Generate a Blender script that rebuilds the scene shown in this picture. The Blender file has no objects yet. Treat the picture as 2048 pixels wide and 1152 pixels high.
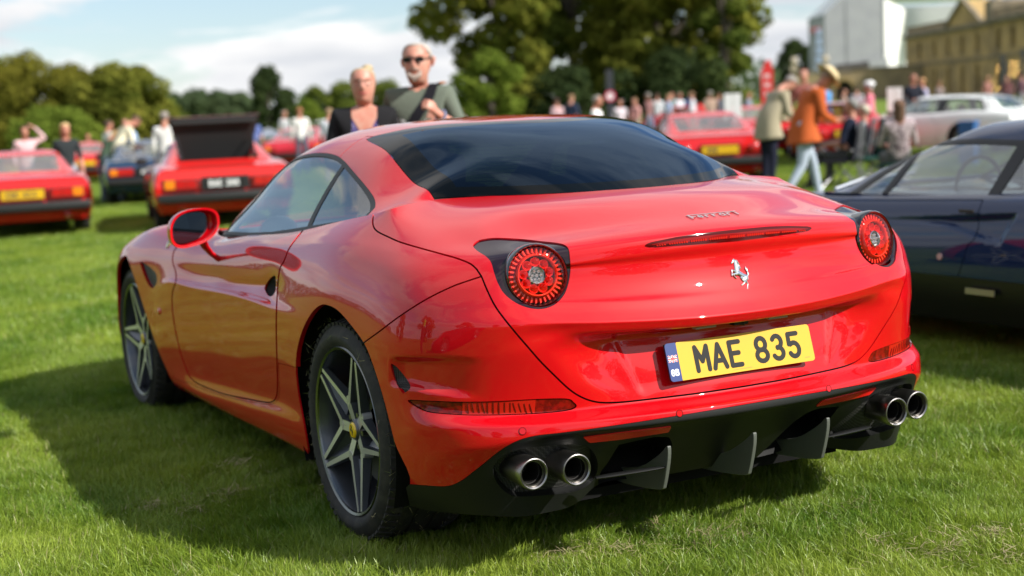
import bpy, math, random
import numpy as np
from mathutils import Matrix, Vector
rnd = random.Random(7)
rng = np.random.default_rng(7)
SC = bpy.context.scene
COL = SC.collection
W_, H_ = 2048.0, 1152.0
# ---------------------------------------------------------------- camera
CAM_POS = np.array([-2.56629154, -3.38459059, 1.34402003])
YAW, PITCH, ROLL, FPX = -0.482565930, -0.121006763, -0.0488119168, 2950.03900
def cam_axes():
    cy, sy = math.cos(YAW), math.sin(YAW); cp, sp = math.cos(PITCH), math.sin(PITCH); cr, sr = math.cos(ROLL), math.sin(ROLL)
    f = np.array([-sy*cp, cy*cp, sp]); r = np.array([cy, sy, 0.0]); u = np.cross(r, f)
    return cr*r + sr*u, f, -sr*r + cr*u
AX_R, AX_F, AX_U = cam_axes()
cam_data = bpy.data.cameras.new('camera')
cam = bpy.data.objects.new('camera', cam_data); COL.objects.link(cam); SC.camera = cam
cam.matrix_world = Matrix([[AX_R[i], AX_U[i], -AX_F[i], CAM_POS[i]] for i in range(3)] + [[0, 0, 0, 1]])
cam_data.sensor_width = 36.0; cam_data.lens = FPX/2048*36; cam_data.clip_start = 0.1; cam_data.clip_end = 6000
cam_data.dof.use_dof = True; cam_data.dof.focus_distance = 4.25; cam_data.dof.aperture_fstop = 2.15; cam_data.dof.aperture_blades = 9
# ---------------------------------------------------------------- sun and sky
SUN_DIR = np.array([.80, -1.20, 1.05]); SUN_DIR = SUN_DIR/np.linalg.norm(SUN_DIR)
sun_l = bpy.data.lights.new('sun', 'SUN'); sun_l.energy = 5.0; sun_l.angle = math.radians(0.55); sun_l.color = (1.0, .955, .88)
sun = bpy.data.objects.new('sun', sun_l); COL.objects.link(sun)
sun.rotation_euler = Vector(SUN_DIR).to_track_quat('Z', 'Y').to_euler()
world = bpy.data.worlds.new('World'); SC.world = world; world.use_nodes = True
SKYSEED = 3.7
def build_world():
    nt = world.node_tree; N = nt.nodes; L = nt.links; bg = N['Background']
    sky = N.new('ShaderNodeTexSky'); sky.sky_type = 'NISHITA'; sky.sun_disc = False
    sky.sun_elevation = math.asin(SUN_DIR[2]); sky.sun_rotation = math.atan2(SUN_DIR[0], SUN_DIR[1])
    sky.dust_density = 0.35; sky.ozone_density = 1.6; sky.air_density = 1.0
    tc = N.new('ShaderNodeTexCoord'); sep = N.new('ShaderNodeSeparateXYZ'); L.new(tc.outputs['Generated'], sep.inputs[0])
    # cloud layer: project the direction onto a high flat sheet so clouds flatten toward the horizon
    zc = N.new('ShaderNodeMath'); zc.operation = 'MAXIMUM'; L.new(sep.outputs[2], zc.inputs[0]); zc.inputs[1].default_value = 0.0
    za = N.new('ShaderNodeMath'); za.operation = 'ADD'; L.new(zc.outputs[0], za.inputs[0]); za.inputs[1].default_value = 0.16
    dx = N.new('ShaderNodeMath'); dx.operation = 'DIVIDE'; L.new(sep.outputs[0], dx.inputs[0]); L.new(za.outputs[0], dx.inputs[1])
    dy = N.new('ShaderNodeMath'); dy.operation = 'DIVIDE'; L.new(sep.outputs[1], dy.inputs[0]); L.new(za.outputs[0], dy.inputs[1])
    cb = N.new('ShaderNodeCombineXYZ'); L.new(dx.outputs[0], cb.inputs[0]); L.new(dy.outputs[0], cb.inputs[1]); cb.inputs[2].default_value = SKYSEED
    n1 = N.new('ShaderNodeTexNoise'); n1.inputs['Scale'].default_value = 1.15; n1.inputs['Detail'].default_value = 13; n1.inputs['Roughness'].default_value = .60; n1.inputs['Distortion'].default_value = .35
    L.new(cb.outputs[0], n1.inputs['Vector'])
    r1 = N.new('ShaderNodeValToRGB'); r1.color_ramp.elements[0].position = .43; r1.color_ramp.elements[1].position = .525
    L.new(n1.outputs[0], r1.inputs[0])
    # shading of the clouds: brighter rims, greyer thick bellies
    n2 = N.new('ShaderNodeTexNoise'); n2.inputs['Scale'].default_value = 1.1; n2.inputs['Detail'].default_value = 8; n2.inputs['Roughness'].default_value = .5
    L.new(cb.outputs[0], n2.inputs['Vector'])
    r2 = N.new('ShaderNodeValToRGB'); e = r2.color_ramp.elements
    e[0].position = .36; e[0].color = (7.6, 7.5, 7.4, 1); e[1].position = .62; e[1].color = (4.4, 4.65, 5.1, 1)
    L.new(n2.outputs[0], r2.inputs[0])
    # thin veil over the blue
    tint = N.new('ShaderNodeMix'); tint.data_type = 'RGBA'; tint.inputs[0].default_value = .42
    L.new(sky.outputs[0], tint.inputs[6]); tint.inputs[7].default_value = (2.8, 4.0, 5.4, 1)
    mx = N.new('ShaderNodeMix'); mx.data_type = 'RGBA'; L.new(r1.outputs[0], mx.inputs[0]); L.new(tint.outputs[2], mx.inputs[6]); L.new(r2.outputs[0], mx.inputs[7])
    L.new(mx.outputs[2], bg.inputs[0]); bg.inputs[1].default_value = 0.098
build_world()
SC.view_settings.view_transform = 'Standard'; SC.view_settings.look = 'None'; SC.view_settings.exposure = 0.60; SC.view_settings.gamma = 1.0
SC.view_settings.use_curve_mapping = False
SC.render.engine = 'CYCLES'; SC.cycles.max_bounces = 9; SC.cycles.transparent_max_bounces = 16; SC.cycles.use_denoising = True
SC.cycles.sample_clamp_indirect = 6.0
# ---------------------------------------------------------------- measuring helpers (a pixel of the calibrated view gives a sight line)
def ray(u, v): return AX_F + AX_R*(u - W_/2)/FPX - AX_U*(v - H_/2)/FPX
def on(u, v, ax, val):
    d = ray(u, v); return CAM_POS + d*((val - CAM_POS[ax])/d[ax])
def at_depth(u, v, dep): return CAM_POS + ray(u, v)*dep
def project(P):
    d = np.asarray(P) - CAM_POS; z = d @ AX_F
    return np.stack([W_/2 + FPX*(d @ AX_R)/z, H_/2 - FPX*(d @ AX_U)/z], -1), z
# ---------------------------------------------------------------- materials
def mat(name, color=(.5, .5, .5), rough=.5, metal=0.0, coat=0.0, spec=.5, emis=None, es=1.0, trans=0.0, coat_rough=.03, noise=None, bump=None, ior=1.5):
    m = bpy.data.materials.new(name); m.use_nodes = True; nt = m.node_tree; b = nt.nodes['Principled BSDF']
    b.inputs['Base Color'].default_value = (*color, 1); b.inputs['Roughness'].default_value = rough; b.inputs['Metallic'].default_value = metal
    b.inputs['Coat Weight'].default_value = coat; b.inputs['Coat Roughness'].default_value = coat_rough; b.inputs['Specular IOR Level'].default_value = spec
    b.inputs['Transmission Weight'].default_value = trans; b.inputs['IOR'].default_value = ior
    if emis: b.inputs['Emission Color'].default_value = (*emis, 1); b.inputs['Emission Strength'].default_value = es
    tc = nt.nodes.new('ShaderNodeTexCoord')
    if noise:                       # (scale, other colour, low, high[, detail])
        n = nt.nodes.new('ShaderNodeTexNoise'); n.inputs['Scale'].default_value = noise[0]; n.inputs['Detail'].default_value = noise[4] if len(noise) > 4 else 6
        r = nt.nodes.new('ShaderNodeValToRGB'); r.color_ramp.elements[0].position = noise[2]; r.color_ramp.elements[1].position = noise[3]
        r.color_ramp.elements[0].color = (*color, 1); r.color_ramp.elements[1].color = (*noise[1], 1)
        nt.links.new(tc.outputs['Object'], n.inputs['Vector']); nt.links.new(n.outputs[0], r.inputs[0]); nt.links.new(r.outputs[0], b.inputs['Base Color'])
    if bump:                        # (scale, strength, distance)
        n = nt.nodes.new('ShaderNodeTexNoise'); n.inputs['Scale'].default_value = bump[0]; n.inputs['Detail'].default_value = 5
        bp = nt.nodes.new('ShaderNodeBump'); bp.inputs['Strength'].default_value = bump[1]; bp.inputs['Distance'].default_value = bump[2]
        nt.links.new(tc.outputs['Object'], n.inputs['Vector']); nt.links.new(n.outputs[0], bp.inputs['Height']); nt.links.new(bp.outputs[0], b.inputs['Normal'])
    return m
def glass_mat(name, tint, f0=.04, gloss=(1, 1, 1), mn=0.0):
    """thin pane: tinted see-through plus Fresnel mirror"""
    m = bpy.data.materials.new(name); m.use_nodes = True; nt = m.node_tree; nt.nodes.clear()
    o = nt.nodes.new('ShaderNodeOutputMaterial'); t = nt.nodes.new('ShaderNodeBsdfTransparent'); t.inputs[0].default_value = (*tint, 1)
    g = nt.nodes.new('ShaderNodeBsdfGlossy'); g.inputs['Roughness'].default_value = .015; g.inputs[0].default_value = (*gloss, 1)
    fr = nt.nodes.new('ShaderNodeFresnel'); ge = nt.nodes.new('ShaderNodeNewGeometry'); ma = nt.nodes.new('ShaderNodeMath'); ma.operation = 'MULTIPLY_ADD'; ma.inputs[1].default_value = 1/1.55-1.55; ma.inputs[2].default_value = 1.55
    nt.links.new(ge.outputs['Backfacing'], ma.inputs[0]); nt.links.new(ma.outputs[0], fr.inputs[0])
    a = nt.nodes.new('ShaderNodeMath'); a.operation = 'ADD'; a.use_clamp = True; a.inputs[1].default_value = mn
    mx = nt.nodes.new('ShaderNodeMixShader'); nt.links.new(fr.outputs[0], a.inputs[0]); nt.links.new(a.outputs[0], mx.inputs[0])
    nt.links.new(t.outputs[0], mx.inputs[1]); nt.links.new(g.outputs[0], mx.inputs[2]); nt.links.new(mx.outputs[0], o.inputs[0]); return m
# ---------------------------------------------------------------- object helpers
def tag(o, label=None, cat=None, group=None, kind=None):
    if label: o['label'] = label
    if cat: o['category'] = cat
    if group: o['group'] = group
    if kind: o['kind'] = kind
    return o
def thing(name, label, cat, loc=(0, 0, 0), rz=0.0, group=None):
    o = bpy.data.objects.new(name, None); COL.objects.link(o); o.location = loc; o.rotation_euler = (0, 0, rz); o.empty_display_size = .1
    return tag(o, label, cat, group)
def link(name, me, parent=None, loc=None, rot=None, scale=None):
    o = bpy.data.objects.new(name, me); COL.objects.link(o)
    if parent is not None: o.parent = parent
    if loc is not None: o.location = loc
    if rot is not None: o.rotation_euler = rot
    if scale is not None: o.scale = scale
    return o
def mesh(name, verts, faces, mats, smooth=True, mi=None, normals=None):
    me = bpy.data.meshes.new(name)
    verts = np.asarray(verts, float)
    if isinstance(faces, np.ndarray) and faces.ndim == 2:
        n, k = faces.shape
        me.vertices.add(len(verts)); me.vertices.foreach_set('co', verts.astype(np.float32).ravel())
        me.loops.add(n*k); me.loops.foreach_set('vertex_index', faces.astype(np.int32).ravel())
        me.polygons.add(n); me.polygons.foreach_set('loop_start', np.arange(0, n*k, k, dtype=np.int32))
        me.update(calc_edges=True)
    else:
        me.from_pydata(verts.tolist(), [], [tuple(f) for f in faces])
    for m in (mats if isinstance(mats, (list, tuple)) else [mats]): me.materials.append(m)
    if mi is not None: me.polygons.foreach_set('material_index', np.asarray(mi, np.int32))
    me.polygons.foreach_set('use_smooth', np.full(len(me.polygons), bool(smooth)))
    me.update()
    if normals is not None: me.normals_split_custom_set_from_vertices([tuple(x) for x in normals])
    return me
class MB:
    """collects primitive pieces into one mesh"""
    def __init__(s): s.v = []; s.f = []; s.m = []
    def add(s, v, f, m=0):
        o = len(s.v); s.v += [tuple(map(float, p)) for p in v]; s.f += [tuple(i + o for i in q) for q in f]; s.m += [m]*len(f)
    def box(s, c, d, m=0, rot=None, taper=1.0, bev=0.0):
        x, y, z = d[0]/2, d[1]/2, d[2]/2; t = taper
        P = [(-x, -y, -z), (x, -y, -z), (x, y, -z), (-x, y, -z), (-x*t, -y*t, z), (x*t, -y*t, z), (x*t, y*t, z), (-x*t, y*t, z)]
        if rot is not None: P = [tuple(rot @ Vector(p)) for p in P]
        s.add([(p[0]+c[0], p[1]+c[1], p[2]+c[2]) for p in P], [(0, 3, 2, 1), (4, 5, 6, 7), (0, 1, 5, 4), (1, 2, 6, 5), (2, 3, 7, 6), (3, 0, 4, 7)], m)
    def tube(s, pts, r, n=8, m=0, cap=True, flat=1.0):
        pts = [Vector(p) for p in pts]; R = r if isinstance(r, (list, tuple)) else [r]*len(pts); up = Vector((0, 0, 1)); rings = []
        for i, p in enumerate(pts):
            d = (pts[min(i+1, len(pts)-1)] - pts[max(i-1, 0)]).normalized()
            a = d.cross(up)
            if a.length < 1e-3: a = d.cross(Vector((1, 0, 0)))
            a.normalize(); b = d.cross(a).normalized()
            rings.append([p + (a*math.cos(t*2*math.pi/n) + b*math.sin(t*2*math.pi/n)*flat)*R[i] for t in range(n)])
        v = [q for rg in rings for q in rg]; f = []
        for i in range(len(pts)-1):
            for j in range(n): f.append((i*n+j, i*n+(j+1) % n, (i+1)*n+(j+1) % n, (i+1)*n+j))
        if cap: f.append(tuple(range(n))); f.append(tuple(reversed(range((len(pts)-1)*n, len(pts)*n))))
        s.add(v, f, m)
    def lathe(s, prof, n=48, axis='x', c=(0, 0, 0), m=0, closed=False):
        """prof: (radius, along)"""
        v = []; k = len(prof)
        for j in range(n):
            a = 2*math.pi*j/n; ca, sa = math.cos(a), math.sin(a)
            for r, h in prof:
                p = {'x': (h, r*ca, r*sa), 'y': (r*ca, h, r*sa), 'z': (r*ca, r*sa, h)}[axis]
                v.append((p[0]+c[0], p[1]+c[1], p[2]+c[2]))
        f = []
        for j in range(n):
            j2 = (j+1) % n
            for i in range(k-1): f.append((j*k+i, j*k+i+1, j2*k+i+1, j2*k+i))
            if closed: f.append((j*k+k-1, j*k, j2*k, j2*k+k-1))
        s.add(v, f, m)
    def prism(s, poly, a, b, ax='y', m=0):
        """poly: 2-D outline; extruded from a to b along ax"""
        def P(p, h): return {'x': (h, p[0], p[1]), 'y': (p[0], h, p[1]), 'z': (p[0], p[1], h)}[ax]
        n = len(poly); v = [P(p, a) for p in poly] + [P(p, b) for p in poly]
        s.add(v, [tuple(range(n)), tuple(reversed(range(n, 2*n)))] + [(i, i+n, (i+1) % n+n, (i+1) % n) for i in range(n)], m)
    def obj(s, name, mats, parent=None, smooth=False, loc=None, rot=None, bevel=0.0):
        me = mesh(name, s.v, s.f, mats, smooth, s.m)
        import bmesh
        bm = bmesh.new(); bm.from_mesh(me); bmesh.ops.recalc_face_normals(bm, faces=bm.faces)
        if bevel > 0:
            bmesh.ops.remove_doubles(bm, verts=bm.verts, dist=1e-5)
            ed = [e for e in bm.edges if len(e.link_faces) == 2 and e.calc_face_angle() > .6]
            bmesh.ops.bevel(bm, geom=ed, offset=bevel, segments=2, profile=.6, affect='EDGES')
        bm.to_mesh(me); bm.free()
        if smooth:
            me.polygons.foreach_set('use_smooth', [True]*len(me.polygons))
            try: me.set_sharp_from_angle(angle=math.radians(38))
            except Exception: pass
        return link(name, me, parent, loc, rot)
# ---------------------------------------------------------------- triangle sheets that can be cut along any line
class TM:
    def __init__(s, P, N, T): s.P = P; s.N = N; s.T = T
    def clip(s, f, iso=0.0):
        """keep the part where f > iso (f per vertex)"""
        f = np.asarray(f, float) - iso; f = np.where(np.abs(f) < 1e-9, 1e-9, f)
        T = s.T; a = f[T] > 0; k = a.sum(1); keep = T[k == 3]
        P = [s.P]; N = [s.N]; out = [keep]; base = len(s.P)
        idx = np.where((k == 1) | (k == 2))[0]
        bmask = np.zeros(base, bool)
        if len(idx):
            t = T[idx]; aa = a[idx]; kk = k[idx]
            lone = np.where(kk == 1, aa.argmax(1), (~aa).argmax(1))
            r = np.arange(len(t)); A = t[r, lone]; B = t[r, (lone+1) % 3]; Cc = t[r, (lone+2) % 3]
            def cut(i, j):
                lo = np.minimum(i, j); hi = np.maximum(i, j); return lo.astype(np.int64)*(base+1) + hi
            key = np.concatenate([cut(A, B), cut(A, Cc)]); uq, inv = np.unique(key, return_inverse=True)
            lo = (uq//(base+1)).astype(int); hi = (uq % (base+1)).astype(int); w = f[lo]/(f[lo]-f[hi]); w = w[:, None]
            P.append(s.P[lo]*(1-w)+s.P[hi]*w); nn = s.N[lo]*(1-w)+s.N[hi]*w; N.append(nn/np.linalg.norm(nn, axis=1, keepdims=True))
            m = len(t); ab = inv[:m]+base; ac = inv[m:]+base
            one = kk == 1
            out.append(np.stack([A[one], ab[one], ac[one]], 1))
            two = ~one
            out.append(np.stack([ab[two], B[two], Cc[two]], 1)); out.append(np.stack([ab[two], Cc[two], ac[two]], 1))
        P = np.concatenate(P); N = np.concatenate(N); T = np.concatenate(out)
        r = TM(P, N, T); return r.compact()
    def compact(s):
        u = np.unique(s.T); m = np.full(len(s.P), -1); m[u] = np.arange(len(u)); r = TM(s.P[u], s.N[u], m[s.T])
        ok = (r.T[:, 0] != r.T[:, 1]) & (r.T[:, 1] != r.T[:, 2]) & (r.T[:, 0] != r.T[:, 2]); r.T = r.T[ok]; return r
    def boundary(s):
        e = np.concatenate([s.T[:, [0, 1]], s.T[:, [1, 2]], s.T[:, [2, 0]]]); key = np.sort(e, 1); k = key[:, 0].astype(np.int64)*(len(s.P)+1)+key[:, 1]
        u, i, c = np.unique(k, return_index=True, return_counts=True); return e[i[c == 1]]
    def flange(s, depth, skip=None, direction=None):
        """fold the open edges inward, so the sheet reads as a panel with thickness; skip(P) -> mask of edges left open"""
        e = s.boundary()
        if skip is not None: m = skip(s.P[e[:, 0]]) & skip(s.P[e[:, 1]]); e = e[~m]
        if len(e) == 0: return s
        u = np.unique(e); mp = np.full(len(s.P), -1); n0 = len(s.P); mp[u] = np.arange(len(u))
        top = s.P[u]; nd = -s.N[u] if direction is None else np.broadcast_to(direction, top.shape)
        lip = top + nd*depth*.25; bot = top + nd*depth
        P = np.concatenate([s.P, top, bot]); a = mp[e[:, 0]]; b = mp[e[:, 1]]
        # wall normal: along the surface, away from the panel
        d = s.P[e[:, 1]]-s.P[e[:, 0]]; wn = np.cross(d, s.N[e[:, 0]]); acc = np.zeros((len(u), 3)); np.add.at(acc, a, wn); np.add.at(acc, b, wn)
        acc /= np.linalg.norm(acc, axis=1, keepdims=True)+1e-9
        N = np.concatenate([s.N, acc, acc]); k = len(u)
        T = np.concatenate([s.T, np.stack([b+n0, a+n0, a+n0+k], 1), np.stack([b+n0, a+n0+k, b+n0+k], 1)])
        return TM(P, N, T)
    def offset(s, d): return TM(s.P+s.N*d, s.N, s.T)
    def mirror(s): M = np.array([-1, 1, 1]); return TM(s.P*M, s.N*M, s.T[:, ::-1])
    def join(s, o): return TM(np.concatenate([s.P, o.P]), np.concatenate([s.N, o.N]), np.concatenate([s.T, o.T+len(s.P)]))
    def obj(s, name, m, parent=None, origin=None):
        P = s.P if origin is None else s.P-np.asarray(origin)
        me = mesh(name, P, s.T, m, True, None, s.N); return link(name, me, parent, None if origin is None else tuple(origin))
def poly_sd(pts, poly, closed=True):
    """signed distance to a 2-D outline, positive inside"""
    pts = np.asarray(pts, float); poly = np.asarray(poly, float); n = len(poly); best = np.full(len(pts), 1e18); ins = np.zeros(len(pts), bool)
    for i in range(n if closed else n-1):
        a = poly[i]; b = poly[(i+1) % n]; d = b-a; w = pts-a; t = np.clip((w@d)/max(d@d, 1e-12), 0, 1); q = w-t[:, None]*d
        best = np.minimum(best, (q*q).sum(1))
        c = ((a[1] > pts[:, 1]) != (b[1] > pts[:, 1]))
        with np.errstate(divide='ignore', invalid='ignore'): xi = a[0]+(pts[:, 1]-a[1])*(b[0]-a[0])/(b[1]-a[1])
        ins ^= c & (pts[:, 0] < xi)
    s = np.sqrt(best); return np.where(ins, s, -s) if closed else s
def smooth_poly(pts, closed=True, k=6):
    """Catmull-Rom through the points"""
    p = np.asarray(pts, float); n = len(p); out = []
    for i in range(n if closed else n-1):
        if closed: a, b, c, d = p[i-1], p[i], p[(i+1) % n], p[(i+2) % n]
        else: a, b, c, d = p[max(i-1, 0)], p[i], p[i+1], p[min(i+2, n-1)]
        for t in np.linspace(0, 1, k, endpoint=False):
            out.append(.5*((2*b)+(c-a)*t+(2*a-5*b+4*c-d)*t*t+(-a+3*b-3*c+d)*t**3))
    if not closed: out.append(p[-1])
    return np.array(out)
def caps_sd(pts, caps):
    """union of tapered strokes: (x0,y0,x1,y1,r0,r1); positive inside"""
    best = np.full(len(pts), -1e9)
    for c in caps:
        a = np.array(c[:2]); b = np.array(c[2:4]); r0 = c[4]; r1 = c[5] if len(c) > 5 else r0; d = b-a; w = pts-a
        t = np.clip((w@d)/max(d@d, 1e-12), 0, 1); q = w-t[:, None]*d; best = np.maximum(best, r0+(r1-r0)*t-np.sqrt((q*q).sum(1)))
    return best
def flat_grid(x0, x1, y0, y1, h):
    nx = max(2, int((x1-x0)/h)+1); ny = max(2, int((y1-y0)/h)+1); X, Y = np.meshgrid(np.linspace(x0, x1, nx), np.linspace(y0, y1, ny), indexing='ij')
    i = np.arange(nx*ny).reshape(nx, ny); a, b, c, d = i[:-1, :-1].ravel(), i[1:, :-1].ravel(), i[1:, 1:].ravel(), i[:-1, 1:].ravel()
    T = np.concatenate([np.stack([a, b, c], 1), np.stack([a, c, d], 1)]); return np.stack([X.ravel(), Y.ravel()], 1), T
def relief(name, field, box, h, depth, m, parent, frame, dome=0.0):
    """raised emblem: cut from a fine sheet by field(pts) > 0, lifted by depth; frame maps (x, y, height) to a point (4x4 matrix)"""
    q, T = flat_grid(*box, h); f = field(q)
    z = np.full(len(q), depth)+dome*np.sqrt(np.clip(f, 0, None))
    P = np.column_stack([q, z]); t = TM(P, np.tile([0., 0., 1.], (len(P), 1)), T).clip(f)
    if dome:
        f2 = field(t.P[:, :2])
        e = h*.7; gx = (field(t.P[:, :2]+[e, 0])-field(t.P[:, :2]-[e, 0]))/(2*e); gy = (field(t.P[:, :2]+[0, e])-field(t.P[:, :2]-[0, e]))/(2*e)
        k = dome*.5/np.sqrt(np.clip(f2, h*.3, None)); n = np.column_stack([-gx*k, -gy*k, np.ones(len(k))]); t.N = n/np.linalg.norm(n, axis=1, keepdims=True)
    tN = t.N.copy(); t.N = np.tile([0., 0., 1.], (len(t.P), 1)); nb = len(t.P); t = t.flange(depth*1.3, direction=np.array([0, 0, -1.])); t.N[:nb] = tN
    F = np.array(frame); t.P = t.P@F[:3, :3].T+F[:3, 3]; t.N = t.N@F[:3, :3].T
    return t.obj(name, m, parent)
def frame_at(o, xdir, normal):
    n = np.asarray(normal, float); n /= np.linalg.norm(n); x = np.asarray(xdir, float); x = x-n*(x@n); x /= np.linalg.norm(x); y = np.cross(n, x)
    M = np.eye(4); M[:3, 0] = x; M[:3, 1] = y; M[:3, 2] = n; M[:3, 3] = o; return M
def copy_tree(o, parent=None):
    c = o.copy(); COL.objects.link(c)
    if parent is not None: c.parent = parent
    for ch in list(o.children): copy_tree(ch, c)
    return c

# ---------------------------------------------------------------- hero car body surface
# columns run round the left half of the body from the nose to the tail centre; each is a list of (tag, w, y, z)
def _cols():
    cols=[]
    T=[0,1,2,3,4,5,6,7,8,9,10,11,12,13,14]
    def side(ws):   # list of (w,y,z)
        cols.append([(t,)+p for t,p in zip(T,ws)])
    def sec(y,pts,yr=None):
        side([(w,(y if yr is None else y+yr*(i/14.0)),z) for i,(w,z) in enumerate(pts)])
    # nose centre and front corner (far side, barely seen)
    side([(0,4.50,.17),(0,4.52,.20),(0,4.53,.25),(0,4.54,.31),(0,4.54,.38),(0,4.53,.45),(0,4.50,.52),(0,4.46,.57),(0,4.40,.61),(0,4.30,.65),(0,4.15,.70),(0,3.95,.745),(0,3.70,.79),(0,3.40,.84),(0,3.05,.885)])
    side([(.30,4.47,.17),(.30,4.49,.20),(.30,4.50,.25),(.30,4.51,.31),(.30,4.51,.38),(.30,4.50,.45),(.30,4.47,.52),(.30,4.43,.575),(.30,4.37,.62),(.30,4.27,.665),(.30,4.12,.715),(.29,3.92,.76),(.28,3.68,.80),(.27,3.38,.845),(.25,3.04,.885)])
    side([(.60,4.38,.17),(.60,4.40,.20),(.61,4.41,.25),(.62,4.42,.31),(.62,4.42,.38),(.62,4.40,.45),(.61,4.37,.53),(.61,4.32,.60),(.60,4.26,.65),(.59,4.16,.69),(.58,4.03,.73),(.57,3.85,.77),(.55,3.62,.81),(.52,3.34,.85),(.48,3.00,.882)])
    side([(.78,4.22,.17),(.80,4.24,.20),(.81,4.25,.25),(.82,4.25,.31),(.82,4.25,.38),(.82,4.24,.46),(.81,4.22,.55),(.80,4.18,.63),(.79,4.12,.69),(.78,4.04,.73),(.76,3.92,.76),(.74,3.76,.79),(.70,3.56,.82),(.65,3.28,.85),(.60,2.96,.879)])
    side([(.86,4.02,.17),(.88,4.03,.20),(.90,4.04,.25),(.91,4.04,.31),(.915,4.04,.38),(.915,4.03,.46),(.912,4.02,.56),(.908,4.00,.66),(.890,3.95,.735),(.865,3.86,.785),(.835,3.74,.822),(.805,3.60,.848),(.77,3.42,.868),(.725,3.18,.884),(.67,2.92,.882)])
    sec(3.62,[(.90,.17),(.915,.20),(.925,.25),(.933,.31),(.938,.38),(.940,.46),(.938,.56),(.932,.66),(.922,.735),(.905,.790),(.878,.838),(.845,.870),(.805,.888),(.757,.894),(.71,.886)],-.75)
    sec(3.20,[(.885,.17),(.905,.195),(.918,.235),(.925,.31),(.932,.40),(.936,.52),(.936,.655),(.925,.690),(.913,.730),(.903,.772),(.888,.812),(.866,.845),(.838,.868),(.805,.882),(.77,.880)],-.50)
    sec(2.80,[(.872,.17),(.905,.192),(.922,.225),(.915,.29),(.922,.39),(.928,.52),(.930,.672),(.908,.694),(.898,.730),(.893,.770),(.880,.810),(.862,.838),(.838,.856),(.81,.866),(.785,.874)],-.26)
    sec(2.30,[(.868,.17),(.905,.195),(.922,.245),(.910,.31),(.918,.40),(.924,.53),(.926,.682),(.902,.703),(.888,.735),(.884,.780),(.873,.822),(.858,.850),(.838,.871),(.815,.885),(.790,.893)])
    sec(1.85,[(.870,.175),(.908,.205),(.926,.275),(.912,.335),(.920,.42),(.927,.54),(.929,.690),(.904,.712),(.888,.748),(.882,.795),(.872,.842),(.857,.874),(.836,.898),(.812,.914),(.790,.924)])
    sec(1.50,[(.880,.18),(.915,.215),(.933,.30),(.922,.36),(.930,.44),(.938,.55),(.940,.680),(.925,.722),(.913,.768),(.902,.815),(.888,.862),(.868,.900),(.842,.927),(.815,.947),(.790,.961)])
    sec(1.22,[(.895,.18),(.922,.215),(.938,.30),(.940,.37),(.945,.45),(.950,.56),(.951,.670),(.945,.730),(.935,.785),(.921,.838),(.902,.885),(.877,.924),(.846,.956),(.815,.982),(.787,1.003)],-.03)
    sec(0.95,[(.905,.18),(.928,.215),(.942,.30),(.948,.38),(.953,.47),(.956,.57),(.955,.665),(.951,.735),(.943,.797),(.928,.852),(.906,.900),(.877,.940),(.843,.974),(.808,1.005),(.772,1.034)],.0)
    side([(.895,.68,.19),(.918,.68,.22),(.938,.68,.30),(.945,.68,.38),(.950,.68,.46),(.951,.68,.56),(.951,.68,.665),(.946,.685,.735),(.936,.69,.797),(.918,.695,.850),(.893,.70,.897),(.862,.715,.937),(.827,.745,.972),(.790,.79,1.012),(.755,.852,1.052)])
    side([(.86,.46,.19),(.885,.455,.23),(.917,.45,.31),(.932,.45,.39),(.938,.45,.46),(.938,.455,.55),(.937,.455,.66),(.931,.458,.735),(.918,.463,.797),(.898,.472,.848),(.872,.49,.893),(.840,.525,.930),(.803,.60,.967),(.757,.72,1.014),(.700,.866,1.060)])
    side([(.81,.34,.20),(.835,.335,.25),(.870,.33,.33),(.892,.322,.40),(.900,.320,.464),(.888,.345,.53),(.888,.345,.655),(.883,.347,.738),(.872,.350,.799),(.854,.358,.850),(.829,.377,.894),(.798,.415,.930),(.760,.50,.966),(.705,.66,1.016),(.635,.876,1.067)])
    side([(.745,.255,.20),(.770,.25,.27),(.805,.235,.36),(.828,.222,.42),(.828,.228,.470),(.815,.260,.512),(.818,.250,.665),(.814,.250,.742),(.806,.257,.800),(.785,.256,.850),(.760,.272,.895),(.738,.320,.932),(.702,.42,.965),(.65,.60,1.022),(.565,.862,1.070)])
    side([(.66,.19,.20),(.68,.185,.30),(.705,.155,.40),(.722,.138,.44),(.722,.146,.473),(.712,.196,.503),(.718,.168,.675),(.720,.163,.750),(.715,.185,.808),(.708,.198,.850),(.702,.212,.893),(.688,.248,.930),(.645,.345,.970),(.580,.55,1.032),(.485,.800,1.072)])
    # tail proper: profile with its own tags remapped below
    C0=[(0,.115,.20),(1,.060,.34),(2,.040,.425),(3,.000,.449),(4,.004,.474),(5,.072,.498),(5.6,.082,.56),(6,.118,.685),(6.35,.040,.699),(6.88,.0262,.7225),(7,.024,.727),(7.15,.0288,.7345),(7.6,.0455,.760),(8,.0597,.785),(8.4,.0680,.800),(9,.084,.834),(9.4,.0943,.866),(9.8,.0986,.893),(10.4,.0925,.925),(11,.099,.962),(11.4,.130,.979),(12,.220,1.004),(13,.40,1.052),(14,.57,1.074)]
    ring={.62:(.405,.735),.54:(.345,.690),.42:(.262,.640),.28:(.17,.600),.14:(.084,.577),.0:(0,.57)}
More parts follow.
